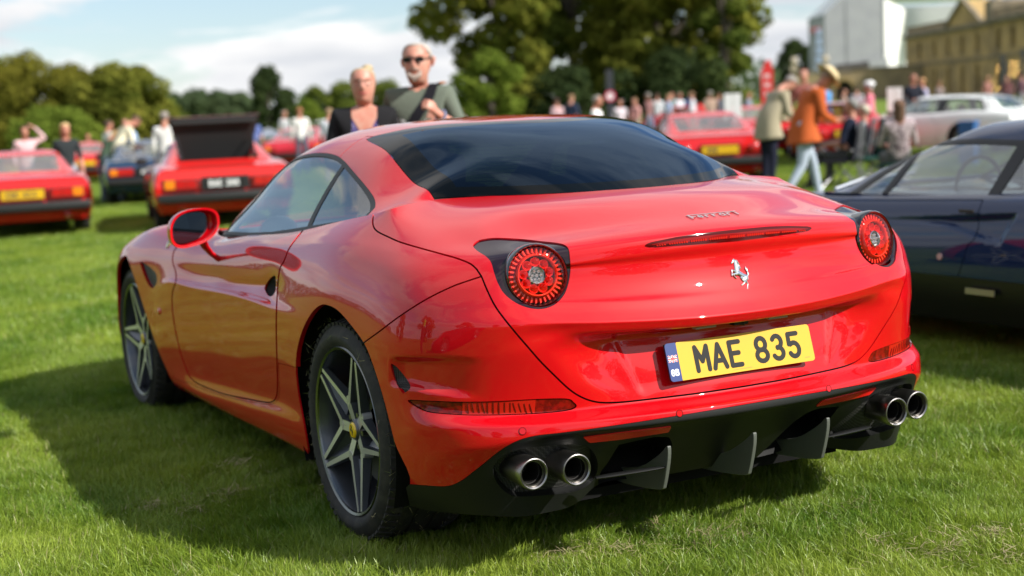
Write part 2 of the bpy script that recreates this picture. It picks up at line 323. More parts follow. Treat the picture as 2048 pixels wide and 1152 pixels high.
    for w,(rw,ry) in ring.items():
        c=[];k=w/.62
        for t,y,z in C0:
            bow=.255 if t<=6.4 else (.270 if t<9 else .285)
            yy=y+bow*w*w
            zz=z
            if 6.3<t<=8: zz+=.070*w*w
            if t>=10.4 and t<=12: zz-=.075*w*w
            if t==11.4 or t==11: zz-=.01*w*w
            if 12<=t<14: zz-=.02*w*w*(1 if t==12 else 1.3)
            ww=w
            if t==6 or t==5.6:
                f=max(0,min(1,(w-.40)/.20));f=f*f*(3-2*f)
                tgt=(.035 if t==6 else .06)
                yy=(y*(1-f)+tgt*f)+bow*w*w
            if t>11.4:
                q=(t-11.4)/2.6
                lw,ly=w,.130+.285*w*w
                ww=lw+(rw-lw)*q; yl=ly+(ry-ly)*((y-.130)/(.57-.130)); yy=yl
            if t<=1:
                k_=1-max(0,min(1,(w-.44)/.10)); yy+=(.075 if t==1 else .13)*k_
            if t==0: ww=w*.97; zz=zz+.03*(1-max(0,min(1,(w-.44)/.10)))
            c.append((t,ww,yy,zz))
        cols.append(c)
    return cols
def pchip(xs,Y,xq):
    xs=np.asarray(xs,float);Y=np.asarray(Y,float);h=np.diff(xs)[:,None];d=np.diff(Y,axis=0)/h
    m=np.zeros_like(Y)
    a=d[:-1];b=d[1:];h0=h[:-1];h1=h[1:]
    w1=2*h1+h0;w2=h1+2*h0
    with np.errstate(divide='ignore',invalid='ignore'):
        mm=(w1+w2)/(w1/a+w2/b)
    mm[(a*b)<=0]=0
    # blend with centred differences for softness
    m[1:-1]=np.where((a*b)<=0,0,mm); m[0]=d[0];m[-1]=d[-1]
    i=np.clip(np.searchsorted(xs,xq)-1,0,len(xs)-2);t=((xq-xs[i])/h[i,0])[:,None];H_=h[i]
    return (2*t**3-3*t**2+1)*Y[i]+(t**3-2*t**2+t)*H_*m[i]+(-2*t**3+3*t**2)*Y[i+1]+(t**3-t**2)*H_*m[i+1]
def natspline(xs,Y,xq,d0=None,d1=None):
    """C2 cubic spline along axis 0; Y (n,...) ; zero slope ends for mirrored symmetry handled by caller"""
    n=len(xs);sh=Y.shape[1:];Y=Y.reshape(n,-1);h=np.diff(xs)
    A=np.zeros((n,n));B=np.zeros_like(Y)
    for i in range(1,n-1):
        A[i,i-1]=h[i-1];A[i,i]=2*(h[i-1]+h[i]);A[i,i+1]=h[i]
        B[i]=6*((Y[i+1]-Y[i])/h[i]-(Y[i]-Y[i-1])/h[i-1])
    A[0,0]=1;A[-1,-1]=1
    M=np.linalg.solve(A,B)
    i=np.clip(np.searchsorted(xs,xq)-1,0,n-2);t=(xq-xs[i])[:,None];hi=h[i][:,None]
    a=(M[i+1]-M[i])/(6*hi);b=M[i]/2;c=(Y[i+1]-Y[i])/hi-hi*(2*M[i]+M[i+1])/6
    return (a*t**3+b*t**2+c*t+Y[i]).reshape((len(xq),)+sh)
def sm(a,b,x):
    t=np.clip((x-a)/(b-a),0,1);return t*t*(3-2*t)
def body_grid(NU=560,NV=190):
    cols=_cols()
    NVT=np.linspace(0,14,NV)
    D=[]
    for c in cols:
        t=np.array([p[0] for p in c],float);P=np.array([p[1:] for p in c],float)
        D.append(pchip(t,P,NVT))
    D=np.array(D)                       # (ncol, NV, 3) with x=w
    # mirror both ends so the spline is symmetric about the centre plane
    M=np.array([-1,1,1])
    E=np.concatenate([D[3:0:-1]*M,D,D[-2:-5:-1]*M])
    # chord parameter from mid rows
    seg=np.mean([np.linalg.norm(np.diff(E[:,j],axis=0),axis=1) for j in (NV//4,NV//2,3*NV//4)],axis=0)
    s=np.concatenate([[0],np.cumsum(seg)])
    s0=s[3];s1=s[3+len(D)-1]
    # denser toward the rear
    k=np.linspace(0,1,NU);q=s0+(s1-s0)*(1-(1-k)**1.0)
    G=natspline(s,E,q)
    # fair the skin along its length and lightly across it
    def gs(A,s,ax):
        r=int(3*s);k=np.exp(-.5*(np.arange(-r,r+1)/s)**2);k/=k.sum()
        pw=[(0,0)]*3;pw[ax]=(r,r);P=np.pad(A,pw,mode='reflect' ,reflect_type='odd')
        if ax==0:
            P[:r]=A[r:0:-1]*M;P[-r:]=A[-2:-r-2:-1]*M
        n=A.shape[ax];out=0
        for i,kk in enumerate(k): out=out+kk*np.take(P,np.arange(i,i+n),axis=ax)
        return out
    G=gs(G,7.0,0);G=gs(G,.8,1)
    G[0,:,0]=0;G[-1,:,0]=0
    return G,NVT,cols,(q-s0)/(s1-s0)
def roof_grid(NS=260,NT=120):
    # stations from windscreen base to backlight base; each from centre (t=0) to belt (t=1): (w,y,z)
    st=[
     [(0,3.10,.880),(.25,3.08,.880),(.45,3.03,.880),(.60,2.94,.878),(.68,2.80,.874),(.72,2.72,.872)],
     [(0,2.72,1.090),(.24,2.70,1.080),(.45,2.65,1.050),(.645,2.60,1.005),(.725,2.56,.945),(.780,2.53,.885)],
     [(0,2.38,1.235),(.23,2.37,1.226),(.43,2.34,1.195),(.630,2.31,1.125),(.715,2.26,1.010),(.783,2.22,.896)],
     [(0,2.10,1.300),(.22,2.09,1.293),(.43,2.07,1.268),(.605,2.04,1.197),(.70,2.00,1.058),(.783,1.97,.912)],
     [(0,1.80,1.320),(.22,1.80,1.314),(.43,1.79,1.291),(.597,1.77,1.212),(.695,1.75,1.080),(.785,1.73,.935)],
     [(0,1.50,1.320),(.22,1.50,1.314),(.43,1.50,1.290),(.597,1.49,1.202),(.692,1.48,1.092),(.785,1.46,.963)],
     [(0,1.22,1.300),(.22,1.225,1.294),(.42,1.23,1.266),(.580,1.23,1.180),(.685,1.22,1.086),(.783,1.20,.990)],
     [(0,.98,1.248),(.22,1.00,1.244),(.41,1.03,1.208),(.550,1.04,1.138),(.672,1.03,1.067),(.777,1.01,1.012)],
     [(0,.77,1.168),(.22,.805,1.170),(.42,.87,1.155),(.56,.925,1.112),(.68,.925,1.060),(.768,.92,1.030)],
     [(0,.568,1.070),(.21,.606,1.0715),(.43,.745,1.0705),(.585,.872,1.068),(.68,.868,1.060),(.757,.850,1.050)],
    ]
    D=np.array(st,float)
    M=np.array([-1,1,1])
    tq=np.linspace(0,1,NT)
    out=[]
    for s in D:
        E=np.concatenate([s[3:0:-1]*M,s])
        ch=np.concatenate([[0],np.cumsum(np.linalg.norm(np.diff(E,axis=0),axis=1))])
        a=ch[3];b=ch[-1]
        o=natspline(ch,E,a+(b-a)*tq);o[0,0]=0;out.append(o)
    D2=np.array(out)
    seg=np.mean([np.linalg.norm(np.diff(D2[:,j],axis=0),axis=1) for j in (0,NT//2)],axis=0)
    s=np.concatenate([[0],np.cumsum(seg)])
    return natspline(s,D2,np.linspace(0,s[-1],NS))

# ================================================================ GROUND
_RH = np.array([math.cos(YAW), math.sin(YAW)]); _FH = np.array([-math.sin(YAW), math.cos(YAW)])
def gz(x, y):
    """gentle fall of the lawn towards the left"""
    dx, dy = x-CAM_POS[0], y-CAM_POS[1]; lat = dx*_RH[0]+dy*_RH[1]; fwd = dx*_FH[0]+dy*_FH[1]
    a = np.clip(-(lat+2.6), 0, None); q = .024*a*a/(a+2.0)
    return -np.minimum(q, 3.0)*np.clip((fwd-3)/6, 0, 1) if isinstance(lat, np.ndarray) else float(-min(q, 3.0)*min(max((fwd-3)/6, 0), 1))
def grass_ground_mat():
    m = bpy.data.materials.new('lawn_soil'); m.use_nodes = True; nt = m.node_tree; b = nt.nodes['Principled BSDF']; b.inputs['Roughness'].default_value = .9; b.inputs['Specular IOR Level'].default_value = .15
    tc = nt.nodes.new('ShaderNodeTexCoord'); n1 = nt.nodes.new('ShaderNodeTexNoise'); n1.inputs['Scale'].default_value = .55; n1.inputs['Detail'].default_value = 8; n1.inputs['Roughness'].default_value = .65
    r = nt.nodes.new('ShaderNodeValToRGB'); e = r.color_ramp.elements; e[0].position = .30; e[0].color = (.09, .155, .014, 1); e[1].position = .72; e[1].color = (.21, .275, .036, 1)
    n2 = nt.nodes.new('ShaderNodeTexNoise'); n2.inputs['Scale'].default_value = 9; n2.inputs['Detail'].default_value = 6
    mx = nt.nodes.new('ShaderNodeMix'); mx.data_type = 'RGBA'; mx.blend_type = 'MULTIPLY'; mx.inputs[0].default_value = .55
    r2 = nt.nodes.new('ShaderNodeValToRGB'); r2.color_ramp.elements[0].position = .3; r2.color_ramp.elements[0].color = (.45, .45, .45, 1); r2.color_ramp.elements[1].position = .7
    nt.links.new(tc.outputs['Object'], n1.inputs['Vector']); nt.links.new(tc.outputs['Object'], n2.inputs['Vector']); nt.links.new(n1.outputs[0], r.inputs[0]); nt.links.new(n2.outputs[0], r2.inputs[0])
    nt.links.new(r.outputs[0], mx.inputs[6]); nt.links.new(r2.outputs[0], mx.inputs[7]); nt.links.new(mx.outputs[2], b.inputs['Base Color'])
    bp = nt.nodes.new('ShaderNodeBump'); bp.inputs['Strength'].default_value = .8; bp.inputs['Distance'].default_value = .05; nt.links.new(n2.outputs[0], bp.inputs['Height']); nt.links.new(bp.outputs[0], b.inputs['Normal']); return m
def build_ground():
    def axis(lo, hi, c):
        s = [0.0]; d = .35
        while s[-1] < 2600: s.append(s[-1]+d); d = min(d*1.07, 160)
        s = np.array(s); a = np.concatenate([c-s[:0:-1], c+s]); return a
    X = axis(0, 0, 0.0); Y = axis(0, 0, 2.0); gx, gy = np.meshgrid(X, Y, indexing='ij'); z = gz(gx, gy)
    und = .010*np.sin(gx*1.7+gy*.6)*np.cos(gy*1.3-gx*.4); near = np.exp(-((gx)**2+(gy-2)**2)/60); z = z+und*(1-near*.6)
    n, k = gx.shape; i = np.arange(n*k).reshape(n, k); f = np.stack([i[:-1, :-1], i[1:, :-1], i[1:, 1:], i[:-1, 1:]], -1).reshape(-1, 4)
    o = link('ground', mesh('ground', np.stack([gx, gy, z], -1).reshape(-1, 3), f, grass_ground_mat())); tag(o, kind='structure')
build_ground()
def blade_mat(name, c0, c1, tr=.35):
    m = bpy.data.materials.new(name); m.use_nodes = True; nt = m.node_tree; nt.nodes.clear(); o = nt.nodes.new('ShaderNodeOutputMaterial')
    d = nt.nodes.new('ShaderNodeBsdfDiffuse'); t = nt.nodes.new('ShaderNodeBsdfTranslucent'); g = nt.nodes.new('ShaderNodeBsdfGlossy'); g.inputs['Roughness'].default_value = .42; g.inputs[0].default_value = (.8, .85, .7, 1)
    m1 = nt.nodes.new('ShaderNodeMixShader'); m1.inputs[0].default_value = tr; m2 = nt.nodes.new('ShaderNodeMixShader'); m2.inputs[0].default_value = .045
    oi = nt.nodes.new('ShaderNodeObjectInfo'); tc = nt.nodes.new('ShaderNodeTexCoord'); geo = nt.nodes.new('ShaderNodeNewGeometry')
    # broad patches of the lawn by world position, fine variation by island
    n = nt.nodes.new('ShaderNodeTexNoise'); n.inputs['Scale'].default_value = 1.15; n.inputs['Detail'].default_value = 5; nt.links.new(geo.outputs['Position'], n.inputs['Vector'])
    ad = nt.nodes.new('ShaderNodeMath'); ad.operation = 'MULTIPLY_ADD'; ad.inputs[1].default_value = .45; nt.links.new(geo.outputs['Random Per Island'], ad.inputs[0]); 
    sc = nt.nodes.new('ShaderNodeMath'); sc.operation = 'MULTIPLY_ADD'; sc.inputs[1].default_value = 1.9; sc.inputs[2].default_value = -.72; nt.links.new(n.outputs[0], sc.inputs[0]); nt.links.new(sc.outputs[0], ad.inputs[2])
    r = nt.nodes.new('ShaderNodeValToRGB'); e = r.color_ramp.elements; e[0].position = .1; e[0].color = (*c0, 1); e[1].position = .95; e[1].color = (*c1, 1)
    nt.links.new(ad.outputs[0], r.inputs[0])
    for s in (d, t): nt.links.new(r.outputs[0], s.inputs[0])
    nt.links.new(d.outputs[0], m1.inputs[1]); nt.links.new(t.outputs[0], m1.inputs[2]); nt.links.new(m1.outputs[0], m2.inputs[1]); nt.links.new(g.outputs[0], m2.inputs[2]); nt.links.new(m2.outputs[0], o.inputs[0]); return m
def patch_mesh(name, size, n, h, w, lean, seed, mats, straw=0.05, comb=None, segs=3):
    r = np.random.default_rng(seed); x = r.uniform(-size/2, size/2, n); y = r.uniform(-size/2, size/2, n)
    hh = h*r.uniform(.45, 1.25, n)*(1+.25*np.sin(x*21+seed)*np.cos(y*17)); a = r.uniform(0, 2*math.pi, n); ln = lean*np.abs(r.normal(.6, .5, n)); ca, sa = np.cos(a), np.sin(a)
    if comb is not None: ca = ca*.7+comb[0]; sa = sa*.7+comb[1]; q = np.hypot(ca, sa); ca /= q; sa /= q
    b = r.uniform(0, 2*math.pi, n); wx, wy = np.cos(b)*w/2, np.sin(b)*w/2; ww = r.uniform(.6, 1.3, n)
    V = []
    for i in range(segs):
        t = i/segs; k = (1-t*.55)*ww; px = x+ca*ln*hh*t**1.8; py = y+sa*ln*hh*t**1.8; pz = hh*t*(1-.22*np.minimum(ln, 1.5)*t)
        V += [np.stack([px-wx*k, py-wy*k, pz], 1), np.stack([px+wx*k, py+wy*k, pz], 1)]
    V.append(np.stack([x+ca*ln*hh, y+sa*ln*hh, hh*(1-.22*np.minimum(ln, 1.5))], 1))
    m = 2*segs+1; VV = np.stack(V, 1).reshape(-1, 3); base = np.arange(n)[:, None]*m; T = []
    for i in range(segs-1): o = 2*i; T += [base+[o, o+1, o+3], base+[o, o+3, o+2]]
    T.append(base+[2*segs-2, 2*segs-1, 2*segs]); k = len(T); T = np.stack(T, 1).reshape(-1, 3)
    mi = np.repeat((r.random(n) < straw).astype(np.int32), k); return mesh(name, VV, T, mats, False, mi)
def scatter(name, pts, rot, scl, idx, variants, kind_label=None):
    """points that carry one of several sod pieces each"""
    me = bpy.data.meshes.new(name); me.vertices.add(len(pts)); me.vertices.foreach_set('co', np.asarray(pts, np.float32).ravel())
    for nm, ty, da in (('rz', 'FLOAT', rot), ('sc', 'FLOAT', scl), ('ix', 'INT', idx)):
        at = me.attributes.new(nm, ty, 'POINT'); at.data.foreach_set('value', np.asarray(da, np.float32 if ty == 'FLOAT' else np.int32))
    o = link(name, me); tag(o, kind='stuff')
    vc = bpy.data.collections.new(name+'_sod')
    for k, v in enumerate(variants): vo = bpy.data.objects.new('%s_sod_%02d' % (name, k), v); vc.objects.link(vo)
    ng = bpy.data.node_groups.new(name, 'GeometryNodeTree'); ng.interface.new_socket('Geometry', in_out='INPUT', socket_type='NodeSocketGeometry'); ng.interface.new_socket('Geometry', in_out='OUTPUT', socket_type='NodeSocketGeometry')
    gi = ng.nodes.new('NodeGroupInput'); go = ng.nodes.new('NodeGroupOutput'); ip = ng.nodes.new('GeometryNodeInstanceOnPoints'); ci = ng.nodes.new('GeometryNodeCollectionInfo'); ci.inputs[0].default_value = vc; ci.inputs['Separate Children'].default_value = True; ci.inputs['Reset Children'].default_value = True
    m2p = ng.nodes.new('GeometryNodeMeshToPoints')
    def attr(nm, ty): a = ng.nodes.new('GeometryNodeInputNamedAttribute'); a.data_type = ty; a.inputs[0].default_value = nm; return a.outputs[0]
    cx = ng.nodes.new('ShaderNodeCombineXYZ'); L = ng.links; L.new(attr('rz', 'FLOAT'), cx.inputs[2]); cs = ng.nodes.new('ShaderNodeCombineXYZ'); s_ = attr('sc', 'FLOAT')
    for k in range(3): L.new(s_, cs.inputs[k])
    L.new(gi.outputs[0], m2p.inputs[0]); L.new(m2p.outputs[0], ip.inputs['Points']); L.new(ci.outputs[0], ip.inputs['Instance']); ip.inputs['Pick Instance'].default_value = True; L.new(attr('ix', 'INT'), ip.inputs['Instance Index'])
    L.new(cx.outputs[0], ip.inputs['Rotation']); L.new(cs.outputs[0], ip.inputs['Scale']); L.new(ip.outputs[0], go.inputs[0])
    mod = o.modifiers.new('scatter', 'NODES'); mod.node_group = ng; return o
def build_grass():
    g1 = blade_mat('grass_blade', (.086, .182, .010), (.335, .415, .050)); g2 = blade_mat('grass_straw', (.24, .22, .08), (.46, .42, .22), .2)
    near = [patch_mesh('sod', .36, 2300, .050, .0027, 1.0, 11+k, [g1, g2], .035, comb=(math.cos(k*1.3)*.6, math.sin(k*1.3)*.6)) for k in range(7)]
    far = [patch_mesh('far_sod', .9, 2600, .056, .0062, .9, 41+k, [g1, g2], .03, comb=(math.cos(k*2.1)*.5, math.sin(k*2.1)*.5), segs=2) for k in range(4)]
    def field(step, lo, hi, x0, x1, y0, y1, nv, ov):
        P, Rz, S, I = [], [], [], []; xs = np.arange(x0, x1, step)
        for x in xs:
            for y in np.arange(y0, y1, step):
                X, Y = x+rng.uniform(-.3, .3)*step, y+rng.uniform(-.3, .3)*step; p, z = project(np.array([[X, Y, 0.0]]))
                if z[0] < 1.2: continue
                if not (-900 < p[0, 0] < 3000 and p[0, 1] < 2000): continue
                if not (lo <= z[0] < hi): continue
                if abs(X) < .72 and 1.4 < Y < 3.9: continue
                P.append((X, Y, gz(X, Y)-.004)); Rz.append(rng.uniform(-.5, .5)+rng.integers(0, 4)*1.5708); S.append(rng.uniform(.85, 1.2)); I.append(rng.integers(0, nv))
        return P, Rz, S, I
    scatter('grass', *field(.245, 0, 9.2, -7, 12, -5, 12, len(near), 1), near)
    scatter('far_grass', *field(.62, 9.0, 46, -22, 48, 0, 46, len(far), 1), far)
    # a strip of grass outside the frame that the paint reflects
    P = [];
    for x in np.arange(-10, 11, .55):
        for y in np.arange(-7, 9, .55):
            p, z = project(np.array([[x, y, 0.]]))
            if z[0] > 1.2 and -900 < p[0, 0] < 3000 and p[0, 1] < 2000: continue
            if (x-CAM_POS[0])**2+(y-CAM_POS[1])**2 < .3: pass
            P.append((x, y, -.01))
    n = len(P); scatter('side_grass', P, rng.uniform(0, 6, n), np.full(n, 1.0), rng.integers(0, len(far), n), far)
    # drifts of dry mowings lying on top
    spots = [(1428, 1070, .30, 230), (1240, 1100, .20, 110), (1130, 1110, .16, 90), (1310, 1052, .10, 60), (1900, 1095, .26, 200), (1990, 1065, .18, 140), (2010, 1110, .16, 90), (1700, 1010, .1, 40), (480, 930, .22, 120), (460, 985, .16, 90), (310, 1010, .12, 80), (395, 1020, .08, 50), (1220, 1040, .08, 50), (1760, 1080, .12, 50)]
    mb = MB()
    for u, v, r, n in spots:
        c = on(u, v, 2, .03)
        for k in range(n):
            a = rnd.uniform(0, 6.28); q = abs(rnd.gauss(0, .5))*r; p = Vector((c[0]+math.cos(a)*q*1.5, c[1]+math.sin(a)*q*.8, .018+rnd.uniform(0, .030)*(1-min(q/r, 1)*.6))); b = rnd.uniform(0, 6.28); L = rnd.uniform(.02, .06)
            d = Vector((math.cos(b), math.sin(b), rnd.uniform(-.2, .45))).normalized()*L; s = Vector((-math.sin(b), math.cos(b), rnd.uniform(-.3, .3))).normalized()*.0011; mid = p+d*.5+Vector((rnd.uniform(-1, 1), rnd.uniform(-1, 1), .4))*.006
            mb.add([p-s, p+s, mid+s, mid-s, p+d], [(0, 1, 2, 3), (3, 2, 4)])
    tag(mb.obj('dry_mowings', [blade_mat('straw_mowings', (.20, .17, .085), (.46, .39, .23), .15)]), 'pale dry grass cuttings lying in drifts on the lawn', None, None, 'stuff')
build_grass()

# ================================================================ HERO CAR
def grid_tm(G, flip=False):
    """left-half grid (x = -w) to a triangle sheet with outward normals"""
    P = G.copy(); P[..., 0] *= -1
    du = np.gradient(P, axis=0); dv = np.gradient(P, axis=1); N = np.cross(du, dv)
    L = np.linalg.norm(N, axis=-1, keepdims=True); N = N/np.maximum(L, 1e-12)
    if flip: N = -N
    nu, nv = P.shape[:2]; i = np.arange(nu*nv).reshape(nu, nv)
    a, b, c, d = i[:-1, :-1].ravel(), i[1:, :-1].ravel(), i[1:, 1:].ravel(), i[:-1, 1:].ravel()
    T = np.concatenate([np.stack([a, b, c], 1), np.stack([a, c, d], 1)])
    if flip: T = T[:, ::-1]
    N[0, :, 0] = 0; N[-1, :, 0] = 0; N /= np.linalg.norm(N, axis=-1, keepdims=True)
    return TM(P.reshape(-1, 3), N.reshape(-1, 3), T)
def pf(P, poly, closed=True):
    q, z = project(P); return poly_sd(q, poly, closed)*z/FPX
def yzf(P, poly): return poly_sd(P[:, 1:3], poly)
def xyf(P, poly): return poly_sd(np.column_stack([-P[:, 0], P[:, 1]]), poly)
ARCH = smooth_poly([(622, 935), (617, 905), (606, 842), (596, 787), (591.5, 737), (594, 700), (604, 662), (620, 630), (639, 611), (655, 610), (676, 621), (702, 650), (729, 688), (747, 732), (768, 800), (789, 883), (812, 975)], k=6)
ARCH = np.vstack([ARCH[:-6], [(812, 975), (830, 1060), (640, 1060)]])
FARCH = smooth_poly([(4.02, .10), (4.03, .34), (3.99, .50), (3.91, .63), (3.79, .71), (3.66, .738), (3.56, .70), (3.48, .635), (3.40, .545), (3.29, .42), (3.19, .31), (3.08, .215), (3.0, .10)], k=6)
SEAMF = [(747, 395), (748, 420), (745.5, 440), (747, 453), (755, 463), (775, 473), (800, 484), (840, 496), (880, 507), (915, 517), (940, 527), (953, 538), (963, 553)]
LIDL = [(963, 553), (975, 582), (989, 610), (1005, 633), (1029, 663), (1054, 692), (1081, 723), (1108, 750), (1132, 773), (1150, 787), (1170, 797.5), (1190, 803.5), (1210, 805.5), (1240, 804.5), (1276, 801), (1340, 793.5), (1400, 786), (1487, 773), (1560, 762), (1640, 748)]
LID = np.vstack([smooth_poly(SEAMF[:-1], False, 4), smooth_poly(LIDL, False, 4), [(1700, 700), (1700, 250), (1200, 250), (747, 330)]])
SEAMB = smooth_poly([(700, 708), (727, 686), (760, 662), (800, 632), (850, 600), (900, 575), (935, 562), (963, 553)], False, 4)
BUMP = np.vstack([SEAMB, [(1000, 540), (1700, 500), (1750, 1200), (690, 1200)]])
BLK = smooth_poly([(780, 963), (810, 967.5), (850, 971), (885, 973), (905, 970), (925, 960), (945, 945), (968, 927), (995, 905), (1020, 889), (1045, 878), (1075, 871), (1120, 866), (1170, 859.5), (1240, 849.5), (1340, 834), (1493, 808.5), (1600, 790)], False, 4)
BLACK = np.vstack([BLK, [(1750, 1200), (700, 1200)]])
DOORP = smooth_poly([(372, 478), (361.7, 487.5), (350, 499), (345.5, 512), (346, 527), (351, 542), (352, 560), (348.5, 573), (344.8, 587), (344.6, 615), (349, 650), (359, 699), (369, 728), (379, 752), (392, 765), (420, 778), (450, 788.5), (500, 799), (532, 804.5), (545, 803), (552, 795), (555, 778), (554.5, 740), (553, 690), (552.5, 640), (554, 598), (556, 565), (560, 537), (568, 522), (580, 494), (604, 463)], False, 4)
DOOR = np.vstack([DOORP, [(625, 435), (600, 400), (380, 400), (368, 460)]])
SILL = np.vstack([[(318, 742), (344, 755), (369, 765)], smooth_poly([(379, 764), (392, 772), (420, 783), (450, 793), (500, 803.5), (532, 808.5), (547, 807), (556, 798), (559, 780), (557, 726)], False, 4), [(584, 733), (612, 740), (640, 960), (300, 900)]])
LAMP = smooth_poly([(946, 491.5), (953, 483), (963, 479), (992, 475.5), (1044, 478), (1080, 482), (1110, 485), (1128, 489), (1137, 497), (1140, 515), (1141, 540), (1137, 566), (1128, 590), (1110, 609), (1085, 618), (1058, 616), (1032, 606), (1009, 588), (996, 567), (988, 545), (982, 525), (972, 513), (955, 502)], k=5)
STRIP = smooth_poly([(815, 800), (860, 801.5), (927, 803.5), (1000, 802), (1052, 799), (1100, 797), (1137, 797.5), (1147, 804), (1154, 813), (1137, 821), (1085, 827), (1021, 830), (970, 831), (927, 830.5), (885, 828), (855, 824), (832, 814)], k=4)
VENT = smooth_poly([(781, 728), (790, 731), (800, 741), (812, 756), (820, 769), (820, 778), (812, 784), (806, 787), (798, 776), (790, 760), (784, 743)], k=4)
FVENT = smooth_poly([(280, 524), (289, 527), (301, 535), (311, 546), (314, 556), (313, 567), (309, 573), (304, 577), (297, 570), (290, 556), (284, 540)], k=4)
SCOOP = smooth_poly([(529, 577), (533, 567), (541, 556), (549, 551), (551.5, 556), (552, 570), (550, 584), (544, 592), (536, 591)], k=4)
POD = smooth_poly([(986, 945), (989, 929), (1003, 914), (1032, 901), (1086, 892), (1148, 889), (1178, 896), (1193, 915), (1195, 940), (1186, 960), (1169, 975), (1140, 985), (1085, 991), (1034, 993), (1011, 984), (994, 966)], k=4)
CAV = smooth_poly([(1199, 949), (1216, 925), (1236, 893), (1246, 888), (1338, 874), (1336, 930), (1326, 977), (1300, 984), (1215, 989), (1198, 975)], k=3)
def sm_(a, b, x): t = np.clip((x-a)/(b-a), 0, 1); return t*t*(3-2*t)
def shape_details(G):
    """pocket for the plate, scoop behind the bumper vent, dish under the door scoop"""
    P = G.copy(); P[..., 0] *= -1; shp = P.shape[:2]; q, z = project(P.reshape(-1, 3)); q = q.reshape(*shp, 2)
    du = np.gradient(P, axis=0); dv = np.gradient(P, axis=1); N = np.cross(du, dv); N /= np.maximum(np.linalg.norm(N, axis=-1, keepdims=True), 1e-9)
    w = -P[..., 0]; y = P[..., 1]; zz = P[..., 2]; u, v = q[..., 0], q[..., 1]
    d = np.zeros(shp)
    rear = y < 0.6
    edge = .405-(.70-zz)*.33
    d += np.where(rear, .009*(1-sm_(edge-.020, edge+.004, w))*sm_(.510, .560, zz)*(1-sm_(.694, .702, zz)), 0)
    # diagonal flute from the recess corner down to the centre
    s = (w-.585+(.70-zz)*1.35)
    d += np.where(rear, .006*np.exp(-(s/.06)**2)*sm_(.49, .57, zz)*(1-sm_(.66, .705, zz)), 0)
    low = 764+(u-829)*.17
    d += np.where((y < .8) & (zz > .4), .026*sm_(776, 796, u)*(1-sm_(800, 985, u))*sm_(712, 728, v)*(1-sm_(low+4, low+16, v)), 0)
    e = ((u-541)/16)**2+((v-572)/24)**2
    d += np.where((y > 1.3) & (y < 2) & (w > .7), .010*np.exp(-e), 0)
    # light trough under the belt crease ahead of the scoop
    e2 = np.exp(-((v-(571-(545-u)*.02))/9)**2)*sm_(430, 470, u)*(1-sm_(545, 556, u))
    d += np.where((y > 1.3) & (w > .7), .006*e2, 0)
    return P - N*d[..., None]
